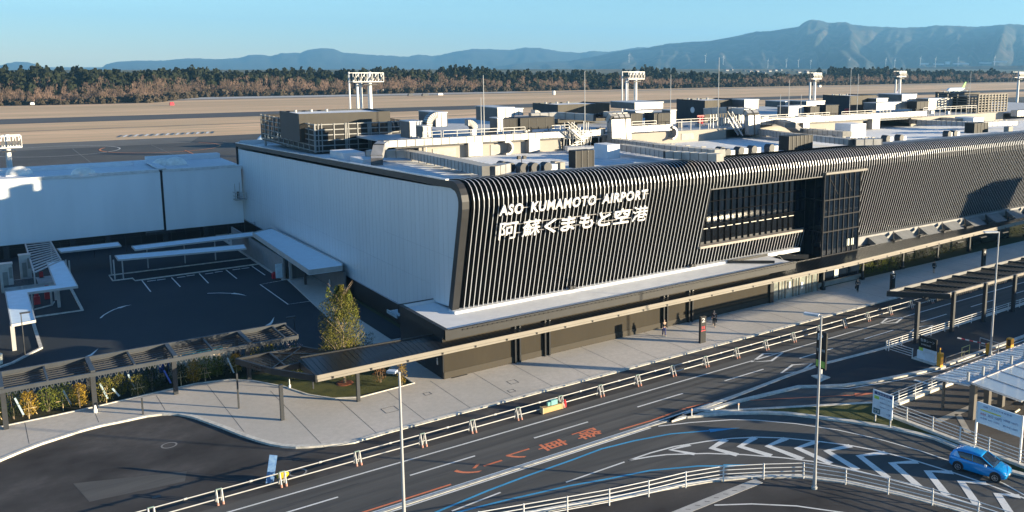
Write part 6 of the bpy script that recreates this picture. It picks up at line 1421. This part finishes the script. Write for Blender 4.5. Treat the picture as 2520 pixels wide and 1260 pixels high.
obj('roof_edge', m, mat('edge_pinkish', (.55, .50, .48), .5), t); m = MB()
for i in range(12): o_ = Vector((2.2*i, 0, .06)); m.bar(A+o_, B+o_, .07, .05); m.tube(A+o_+Vector((.1, .35, 0)), A+o_+Vector((.1, .35, .75)), .12, n=8)
obj('roof_rib', m, STEELW, t)
for i in range(9):
    x = A.x+.2+i*2.2; obj('thick_post', MB().box(x-.1, x+.32, A.y-.3, A.y+.15, .06, 3.0), BRNP, t)
for i, (x, y) in enumerate([(64.4, 34.5), (66.5, 34.0), (68.8, 34.4), (66.0, 31.4), (69.0, 31.0)]):
    tag(obj('wheel_stop', MB().tube((x, y, .16), (x+.9, y+.1, .16), .08), mat('stop_cream', (.62, .56, .42), .6)), 'pale tubular stop lying on the parking court, %s of five' % ORD[i], 'wheel stop', 'stops on the parking court')
# ================================================================ CAR
PAINT = mat('car_paint_blue', (.0, .25, .62), .22, .25, var=.03, coat=1.0); TYRE = mat('tyre', (.015, .015, .016), .8); RIM = mat('rim_silver', (.55, .57, .6), .3, .8); CGL = mat('car_glass', (.01, .013, .018), .05, spec=.9)
def loft(sections):
    mb = MB(); n = len(sections[0])
    for s in sections: mb.v += s
    for i in range(len(sections)-1):
        for j in range(n-1):
            a = i*n+j; mb.f.append((a, a+1, a+n+1, a+n))
    mb.f.append(tuple(range(n))); mb.f.append(tuple(range((len(sections)-1)*n+n-1, (len(sections)-1)*n-1, -1))); return mb
# x forward; stations: x, half width at sill, half width at belt, bottom z, belt z, top z (deck), half width at top
ST = [(-1.98, .62, .62, .42, .62, .80, .50), (-1.93, .74, .76, .30, .70, .98, .62), (-1.75, .82, .83, .24, .78, 1.02, .70), (-1.3, .845, .85, .20, .80, 1.0, .74), (-.6, .85, .85, .18, .82, .97, .78), (.2, .85, .85, .18, .82, .95, .80), (.85, .845, .85, .19, .80, .94, .78), (1.25, .84, .845, .21, .77, .90, .72), (1.6, .82, .82, .23, .70, .82, .62), (1.84, .74, .76, .26, .60, .70, .50), (1.95, .58, .60, .34, .52, .58, .40)]
def sec(s):
    x, ws, wb, zb, zl, zt, wt = s
    half = [(wt*.5, zt+.012), (wt, zt), (wb*.985, zl+(zt-zl)*.55), (wb, zl), (wb, (zl+zb)/2), (ws, zb+.06), (ws*.9, zb)]
    return [(x, y, z) for y, z in half]+[(x, -y, z) for y, z in reversed(half)]
car = thing('blue_car', (0, 0, 0), 'bright blue hatchback driving down the curve beside the guard fence', 'car')
body = loft([sec(s) for s in ST]); body.f += [tuple([i*14+0, (i+1)*14, (i+1)*14+13, i*14+13]) for i in range(len(ST)-1)]
b0 = obj('body', body, PAINT, car, True)
# cabin: glass shell and painted roof on top
CB = [(-1.86, .60, 1.00, .56, 1.04), (-1.62, .70, 1.0, .60, 1.36), (-1.1, .77, .99, .60, 1.46), (-.4, .79, .96, .60, 1.48), (.1, .79, .95, .60, 1.44), (.45, .78, .94, .60, 1.30), (.95, .74, .93, .62, 1.02), (1.12, .70, .92, .62, .935)]
cs = []
for x, wb, zb, wt, zt in CB: cs.append([(x, wb, zb-.05), (x, wb*.995, zb+.02), (x, wb+(wt-wb)*.6, zb+(zt-zb)*.62), (x, wt, zt-.03), (x, wt*.6, zt), (x, -wt*.6, zt), (x, -wt, zt-.03), (x, -(wb+(wt-wb)*.6), zb+(zt-zb)*.62), (x, -wb*.995, zb+.02), (x, -wb, zb-.05)])
obj('window_glass', loft(cs), CGL, car, True)
rf_ = MB(); RS = [(-1.72, .57, 1.33), (-1.55, .61, 1.40), (-1.1, .63, 1.475), (-.4, .63, 1.495), (.1, .62, 1.455), (.2, .60, 1.43)]
rs = [[(x, w, z-.075), (x, w*.96, z-.015), (x, w*.5, z+.008), (x, -w*.5, z+.008), (x, -w*.96, z-.015), (x, -w, z-.075)] for x, w, z in RS]; obj('roof', loft(rs), PAINT, car, True)
pl_ = MB()
for s in (1, -1):
    pl_.bar((.2, s*.62, 1.42), (1.05, s*.72, .96), .06, .06); pl_.bar((-.32, s*.78, .99), (-.38, s*.66, 1.40), .03, .07)
    pl_.add([(-1.9, s*.70, .98), (-1.15, s*.80, .99), (-1.45, s*.66, 1.38), (-1.72, s*.58, 1.34), (-1.9, s*.67, .98), (-1.15, s*.77, .99), (-1.45, s*.62, 1.38), (-1.72, s*.54, 1.34)], [(0,1,2,3),(7,6,5,4),(0,4,5,1),(1,5,6,2),(2,6,7,3),(3,7,4,0)])
obj('pillar', pl_, PAINT, car)
for sx in (-1.25, 1.27):
    for s in (1, -1):
        obj('wheel_arch', MB().tube((sx, s*.80, .34), (sx, s*.858, .34), .385, .385, 24), BLACK, car)
        wz = obj('wheel', MB().tube((sx, s*.70, .31), (sx, s*.875, .31), .31, .30, 24), TYRE, car); r_ = MB(); r_.tube((sx, s*.872, .31), (sx, s*.882, .31), .20, .20, 20)
        obj('hub_plate', r_, BLACK, wz); r_ = MB()
        for k in range(7): a = 6.283*k/7; r_.bar((sx, s*.885, .31), (sx+.2*math.cos(a), s*.885, .31+.2*math.sin(a)), .02, .055, (0, 1, 0))
        for k in range(20): a, b = 6.283*k/20, 6.283*(k+1)/20; r_.bar((sx+.2*math.cos(a), s*.885, .31+.2*math.sin(a)), (sx+.2*math.cos(b), s*.885, .31+.2*math.sin(b)), .02, .03, (0, 1, 0))
        obj('rim', r_, RIM, wz)
for s in (1, -1):
    obj('headlight', MB().add([(1.62, s*.76, .70), (1.90, s*.55, .62), (1.86, s*.50, .70), (1.60, s*.66, .80), (1.55, s*.80, .66)], [(0, 1, 2, 3), (0, 4, 1), (0, 3, 4)]), mat('headlight_glass', (.75, .78, .8), .1), car)
    obj('tail_light', MB().box(-1.95, -1.80, s*.55-.1*(s < 0)+.0, s*.55+.1*(s > 0)+.18*s if s > 0 else s*.55, .80, .94), RED, car); mr = MB().bar((.62, s*.86, 1.0), (.62, s*1.0, 1.0), .14, .12); obj('mirror', mr, mat('mirror_shell', (.62, .68, .75), .3), car)
obj('number_plate', MB().box(1.955, 1.97, -.17, .17, .42, .53), WHITE, car); obj('grille', MB().box(1.93, 1.955, -.45, .45, .30, .42), BLACK, car)
pr, pf = at(2347, 1156), at(2457, 1190); d = Vector((pf.x-pr.x, pf.y-pr.y)); ang = math.atan2(d.y, d.x); mid = (pr+pf)/2; off = Vector((-math.sin(ang), math.cos(ang)))*.86
car.location = (mid.x+off.x, mid.y+off.y, .012); car.rotation_euler = (0, 0, ang)
t = thing('person', (0, 0, 0), 'driver in white seated behind the wheel of the blue car', 'person')
def skin(name, joints, edges, m_, parent, sub=1):
    me = bpy.data.meshes.new('tmp'); me.from_pydata([j[:3] for j in joints], edges, []); o = bpy.data.objects.new('tmp', me); COL.objects.link(o)
    md = o.modifiers.new('s', 'SKIN'); sv = me.skin_vertices[0].data
    for v, j in zip(sv, joints): v.radius = (j[3], j[4] if len(j) > 4 else j[3])
    sv[0].use_root = True; o.modifiers.new('u', 'SUBSURF').levels = sub
    dg = bpy.context.evaluated_depsgraph_get(); nm = bpy.data.meshes.new_from_object(o.evaluated_get(dg)); COL.objects.unlink(o); bpy.data.objects.remove(o)
    nm.name = name; nm.materials.clear(); nm.materials.append(m_); nm.shade_smooth(); q = bpy.data.objects.new(name, nm); COL.objects.link(q); q.parent = parent; return q
SKIN = mat('skin', (.50, .32, .22), .6, var=.04); HAIR = mat('hair_dark', (.02, .015, .012), .6)
skin('body', [(0, 0, 0, .14), (0, 0, .3, .17, .12), (0, 0, .52, .07), (.02, 0, .66, .10, .085)], [(0, 1), (1, 2), (2, 3)], mat('shirt_white', (.7, .7, .68), .8), t)
t.location = car.location+Vector((0, 0, .55))+Vector((math.cos(ang)*-.05-math.sin(ang)*-.36*1, math.sin(ang)*-.05+math.cos(ang)*-.36, 0)); t.rotation_euler = (0, 0, ang)

# ================================================================ PEOPLE
def person(pos, face, label, top_, legs_, H=1.72, stride=.0, bag=None, mask=False, bare=False, arm=.0, pack=False, shoes=None):
    t = thing('person', pos, label, 'person'); k = H/1.72; s = stride
    hip = (0, 0, .90); J = [(0, 0, .92, .115, .10), (0, 0, 1.16, .12, .09), (.01, 0, 1.38, .15, .09), (.015, 0, 1.48, .055), (.03, 0, 1.56, .07, .075), (.035, 0, 1.645, .082, .09), (.03, 0, 1.70, .06)]
    E = [(0, 1), (1, 2), (2, 3), (3, 4), (4, 5), (5, 6)]
    for sd in (1, -1):
        b = len(J); kx = s*sd; J += [(0, sd*.09, .84, .085), (kx*.5, sd*.095, .48, .062), (kx*1.0-.05*abs(kx), sd*.1, .09, .042), (kx*1.0+.14, sd*.11, .04, .035)]; E += [(0, b), (b, b+1), (b+1, b+2), (b+2, b+3)]
        b = len(J); ax = -kx*.5+arm*(sd > 0); J += [(0, sd*.19, 1.38, .058), (ax*.4, sd*.23, 1.12, .043), (ax+.06, sd*.24, .90, .032), (ax+.11, sd*.235, .82, .036)]; E += [(2, b), (b, b+1), (b+1, b+2), (b+2, b+3)]
    J = [(j[0]*k, j[1]*k, j[2]*k)+tuple(q*k for q in j[3:]) for j in J]
    skin('body', J, E, SKIN, t, 2)
    g = .018; T = [(x, y, z)+tuple(q+g for q in r) for x, y, z, *r in [J[0], J[1], J[2], J[3]]]; T[3] = T[3][:3]+(.06,)
    ET = [(0, 1), (1, 2), (2, 3)]
    for a in (11, 19):
        b = len(T)
        for q in range(3): x, y, z, *r = J[a+q]; T.append((x, y, z, r[0]+g))
        ET += [(2, b), (b, b+1), (b+1, b+2)]
    skin('jacket', T, ET, top_, t, 2)
    L_ = [(J[0][0], J[0][1], J[0][2], .135*k, .115*k)]; EL = []
    for a in (7, 15):
        b = len(L_); n_ = 2 if bare else 3
        for q in range(n_): x, y, z, *r = J[a+q]; L_.append((x, y, z, r[0]+g))
        EL.append((0, b)); EL += [(b+i, b+i+1) for i in range(n_-1)]
    if bare: L_[2] = (L_[2][0], L_[2][1], .6, .09); L_[4] = (L_[4][0], L_[4][1], .6, .09)
    skin('trousers' if not bare else 'skirt', L_, EL, legs_, t, 2)
    skin('hair', [(-.01, 0, 1.70*k, .085), (-.03, 0, 1.62*k, .085, .07)], [(0, 1)], HAIR, t, 2)
    sh = shoes or BLACK
    for a in (9, 17):
        x, y, z, *r = J[a]; skin('shoe', [(x-.05, y, .045, .05), (x+.15, y, .035, .042)], [(0, 1)], sh, t)
    if mask: skin('face_mask', [(.105*k, 0, 1.60*k, .04, .05), (.12*k, 0, 1.63*k, .03, .05)], [(0, 1)], WHITE, t)
    eye = MB()
    for sd in (1, -1): eye.box(.108*k, .118*k, sd*.03-.009, sd*.03+.009, 1.645*k, 1.658*k)
    e_ = obj('eyes', MB(), HAIR, t) if False else None
    me = bpy.data.meshes.new('eyes'); me.from_pydata(eye.v, [], eye.f); me.materials.append(HAIR); o = bpy.data.objects.new('eyes', me); COL.objects.link(o); o.parent = t
    if bag:
        x, y = J[14][0], J[14][1]; me = MB().box(x-.2, x+.2, y-.06, y+.06, .42, .72).bar((x-.08, y, .72), (x, y, .84), .02).bar((x+.08, y, .72), (x, y, .84), .02)
        m_ = bpy.data.meshes.new('bag'); m_.from_pydata([(v[0]+pos[0]*0, v[1], v[2]) for v in me.v], [], me.f); m_.materials.append(bag); o = bpy.data.objects.new('hand_bag', m_); COL.objects.link(o)
        o['label'] = 'dark bag carried in the hand of the '+label.split(' walking')[0].split(' striding')[0]; o['category'] = 'bag'; R_ = Matrix.Rotation(face, 3, 'Z'); o.location = pos; o.rotation_euler = (0, 0, face)
    if pack:
        m_ = bpy.data.meshes.new('pack'); me = MB().box(-.28, -.12, -.15, .15, 1.02, 1.44); m_.from_pydata(me.v, [], me.f); m_.materials.append(BLACK); o = bpy.data.objects.new('backpack', m_); COL.objects.link(o); o['label'] = 'black backpack on the person with bare legs'; o['category'] = 'backpack'; o.location = pos; o.rotation_euler = (0, 0, face)
    t.rotation_euler = (0, 0, face); return t
JB = mat('jacket_black', (.012, .011, .013), .8); JN = mat('jeans_navy', (.012, .02, .11), .8); JM = mat('jacket_maroon_black', (.03, .010, .012), .8)
person(tuple(at(1634, 827, .13)), R(-110), 'person in black jacket and navy trousers with white mask facing the road', JB, JN, 1.78, .12, mask=True, shoes=mat('shoe_teal', (.3, .5, .45), .6))
person(tuple(at(1757, 802, .13)), R(-135), 'person in black walking with a long stride past the tan wall', JM, JB, 1.76, .42, bag=BLACK, mask=True)
person(tuple(at(2110, 718, .13)), R(30), 'person in dark suit striding beside the walkway post near the entrance', JB, JB, 1.74, .35, bag=BLACK)
person(tuple(at(2298, 672, .13)), R(20), 'person in black top with bare legs on the shaded pavement', JB, JB, 1.68, .12, bare=True, pack=True)

# ================================================================ AIRFIELD MASTS, AIRCRAFT, SMALL THINGS
def mast(px, pyt, pyb, Y, w, label, legs=1, half=False):
    top = onY(px, pyt, Y); t = thing('floodlight_mast', (top.x, Y, 0), label, 'floodlight mast', 'white floodlight masts on the apron'); x, z = top.x, top.z
    m = MB()
    if legs == 1: m.tube((x, Y, 0), (x, Y, z), .6, .42, 12).tube((x-1.6, Y+.5, 0), (x-1.6, Y+.5, z-3), .35, .3, 8) if not half else m.tube((x, Y, 0), (x, Y, z), .55, .35, 12)
    else: m.tube((x+.3, Y, 0), (x+.3, Y, z), .62, .42, 12).tube((x-2.1, Y+1, 0), (x-2.1, Y+1, z-2.5), .35, .3, 8).tube((x-4.2, Y, 0), (x-4.2, Y, z), .22, .18, 6); m.tube((x-.9, Y+2, 0), (x-.9, Y+2, z-2), .3, .3, 8)
    obj('mast_leg', m, WHITE, t); m = MB(); zz = z-.2
    for dz in (0, -1.9): m.bar((x-w*.55, Y-1.2, zz+dz), (x+w*.45, Y-1.2, zz+dz), .15); m.bar((x-w*.55, Y+1.2, zz+dz), (x+w*.45, Y+1.2, zz+dz), .12)
    for i in range(12): q = x-w*.55+w*i/11; m.bar((q, Y-1.2, zz), (q, Y-1.2, zz-1.9), .09)
    for i in range(5): q = x-w*.55+w*i/5; m.bar((q, Y-1.2, zz-1.9), (q+w/5, Y-1.2, zz), .1)
    obj('head_frame', m, WHITE, t); m = MB()
    for i in range(6): q = x-w*.5+w*i/5.6; m.box(q-.25, q+.2, Y-1.6, Y-1.2, zz-1.4, zz-.8)
    obj('flood_lamp', m, mat('flood_grey', (.10, .10, .10), .5, .2), t)
    obj('platform', MB().box(x-w*.2, x+w*.25, Y-1, Y+1, zz-2.6, zz-2.4), CHAR2, t)
mast(905, 177, 266, 185, 6.8, 'white floodlight mast with wide truss head behind the louvred cage', 3); mast(1562, 175, 252, 185, 5.4, 'white floodlight mast with wide truss head behind the long white air handler', 3)
mast(2006, 178, 265, 185, 4.0, 'white floodlight mast with compact head above the centre right'); mast(2216, 174, 232, 185, 4.0, 'white floodlight mast with compact head at the right third'); mast(2508, 176, 265, 160, 3.6, 'white floodlight mast at the right edge of the picture', 1, True); mast(16, 331, 425, 175, 4.2, 'white floodlight mast at the left edge behind the annex', 1, True)
def plane(nose, L, r, label, tailm, body=WHITE, dirx=1):
    X, Y, Z = nose; t = thing('airliner', (X, Y, 0), label, 'aircraft'); m = MB(); d = dirx; prof = [(0, .05, -.3), (.03, .45, -.2), (.08, .85, -.05), (.15, 1, 0), (.7, 1, 0), (.85, .7, .25), (.97, .25, .55), (1, .08, .6)]; n = 14
    for (u, q, dz) in prof:
        for k in range(n): a = 6.283*k/n; m.v.append((X+d*u*L, Y+math.cos(a)*r*q, Z+math.sin(a)*r*q+dz*r))
    for i in range(len(prof)-1):
        for k in range(n): a = i*n+k; b = i*n+(k+1) % n; m.f.append((a, b, b+n, a+n))
    obj('fuselage', m, body, t, True); th = .2
    obj('tail_fin', MB().add([(X+d*.83*L, Y-th, Z+r*.9), (X+d*.97*L, Y-th, Z+r*.9), (X+d*1.06*L, Y-th, Z+r*3.6), (X+d*1.0*L, Y-th, Z+r*3.6), (X+d*.83*L, Y+th, Z+r*.9), (X+d*.97*L, Y+th, Z+r*.9), (X+d*1.06*L, Y+th, Z+r*3.6), (X+d*1.0*L, Y+th, Z+r*3.6)], [(0,1,2,3),(7,6,5,4),(0,4,5,1),(1,5,6,2),(2,6,7,3),(3,7,4,0)]), tailm, t)
    obj('wing', MB().prism([(X+d*.38*L, Y-L*.45), (X+d*.42*L, Y-L*.45), (X+d*.5*L, Y), (X+d*.42*L, Y+L*.45), (X+d*.38*L, Y+L*.45), (X+d*.36*L, Y)], Z-r*.3, Z-r*.15), body, t)
    obj('wing', MB().prism([(X+d*.95*L, Y-L*.16), (X+d*.98*L, Y-L*.16), (X+d*.99*L, Y), (X+d*.98*L, Y+L*.16), (X+d*.95*L, Y+L*.16), (X+d*.88*L, Y)], Z+r*.8, Z+r*.9), body, t)
    g_ = MB(); g_.tube((X+d*.12*L, Y, 0), (X+d*.12*L, Y, Z-r*.8), .2); g_.tube((X+d*.5*L, Y-2, 0), (X+d*.5*L, Y-2, Z-r*.4), .25).tube((X+d*.5*L, Y+2, 0), (X+d*.5*L, Y+2, Z-r*.4), .25); obj('landing_gear', g_, CHAR2, t)
n1 = at(632, 340, 3.4); plane((n1.x, n1.y, 3.4), 24, 1.55, 'white and pale blue aircraft nose peeping out left of the louvred cage', mat('tail_pale', (.4, .55, .7), .4), mat('fuselage_ice', (.55, .68, .80), .4))
q = at(2330, 222, 4.0); q2 = at(2418, 222, 4.0); plane((q.x, q.y, 4.2), max(24, (q2.x-q.x)*.92), 1.9, 'pale aircraft with a bright green tail fin at the right beyond the roof', mat('tail_green', (.12, .45, .03), .4), mat('fuselage_ice', (.55, .68, .80), .4))
q = at(2170, 236, 4.0); q2 = at(2208, 236, 4.0); plane((q.x, q.y, 4.0), max(20, (q2.x-q.x)), 1.5, 'aircraft with a dark blue tail fin showing above the big white air handler', mat('tail_navy', (.01, .02, .16), .4))
for i, (px, py, w, h, m_, lab, cat) in enumerate([(937, 229, 8, 2.6, AHU, 'cream site cabin at the far edge of the airfield, behind the wide mast', 'cabin'), (1083, 235, 4, 1.4, WHITE, 'small white van far across the airfield near the pale road', 'van'), (1265, 221, 5, 2.2, WHITE, 'small white hut at the wood edge beyond the airfield', 'hut'), (423, 260, 2.2, 1.6, RED, 'tiny red marker on the grass beyond the runway', 'marker'), (80, 259, 2.2, 1.3, WHITE, 'tiny white marker at the foot of the far brush', 'marker'), (1010, 237, 4, 1.5, CHAR2, 'small dark vehicle far across the airfield', 'vehicle'), (1046, 237, 5, 1.6, CHAR2, 'small dark digger far across the airfield', 'vehicle'), (2017, 215, 3, 2, WHITE, 'small white ball marker on the grass right of the compact mast', 'marker'), (1363, 234, 1.5, 3, WHITE, 'thin white runway aid beyond the middle of the roof', 'marker')]):
    p = at(px, py, 0); t = thing('distant_'+cat, p, lab, cat); obj('shell', MB().box(p.x-w/2, p.x+w/2, p.y-1.2, p.y+1.2, .3, h), m_, t); obj('roof', MB().prism([(p.x-w*.4, p.y-1), (p.x+w*.4, p.y-1), (p.x+w*.4, p.y+1), (p.x-w*.4, p.y+1)], h, h+.5), m_, t)
# ================================================================ AIR
hz = MB().box(-5000, 12500, -1500, 12500, -97, 560)
ho = obj('haze', hz, bpy.data.materials.new('haze_air')); ho.location = Vector(ho.location); stuff(ho)
hm = ho.data.materials[0]; hm.use_nodes = True; n_ = hm.node_tree.nodes; n_.clear(); ou = n_.new('ShaderNodeOutputMaterial'); pv = n_.new('ShaderNodeVolumePrincipled'); pv.inputs['Color'].default_value = (.23, .58, .98, 1); pv.inputs['Density'].default_value = 8.5e-5; pv.inputs['Anisotropy'].default_value = .1
hm.node_tree.links.new(pv.outputs[0], ou.inputs['Volume'])
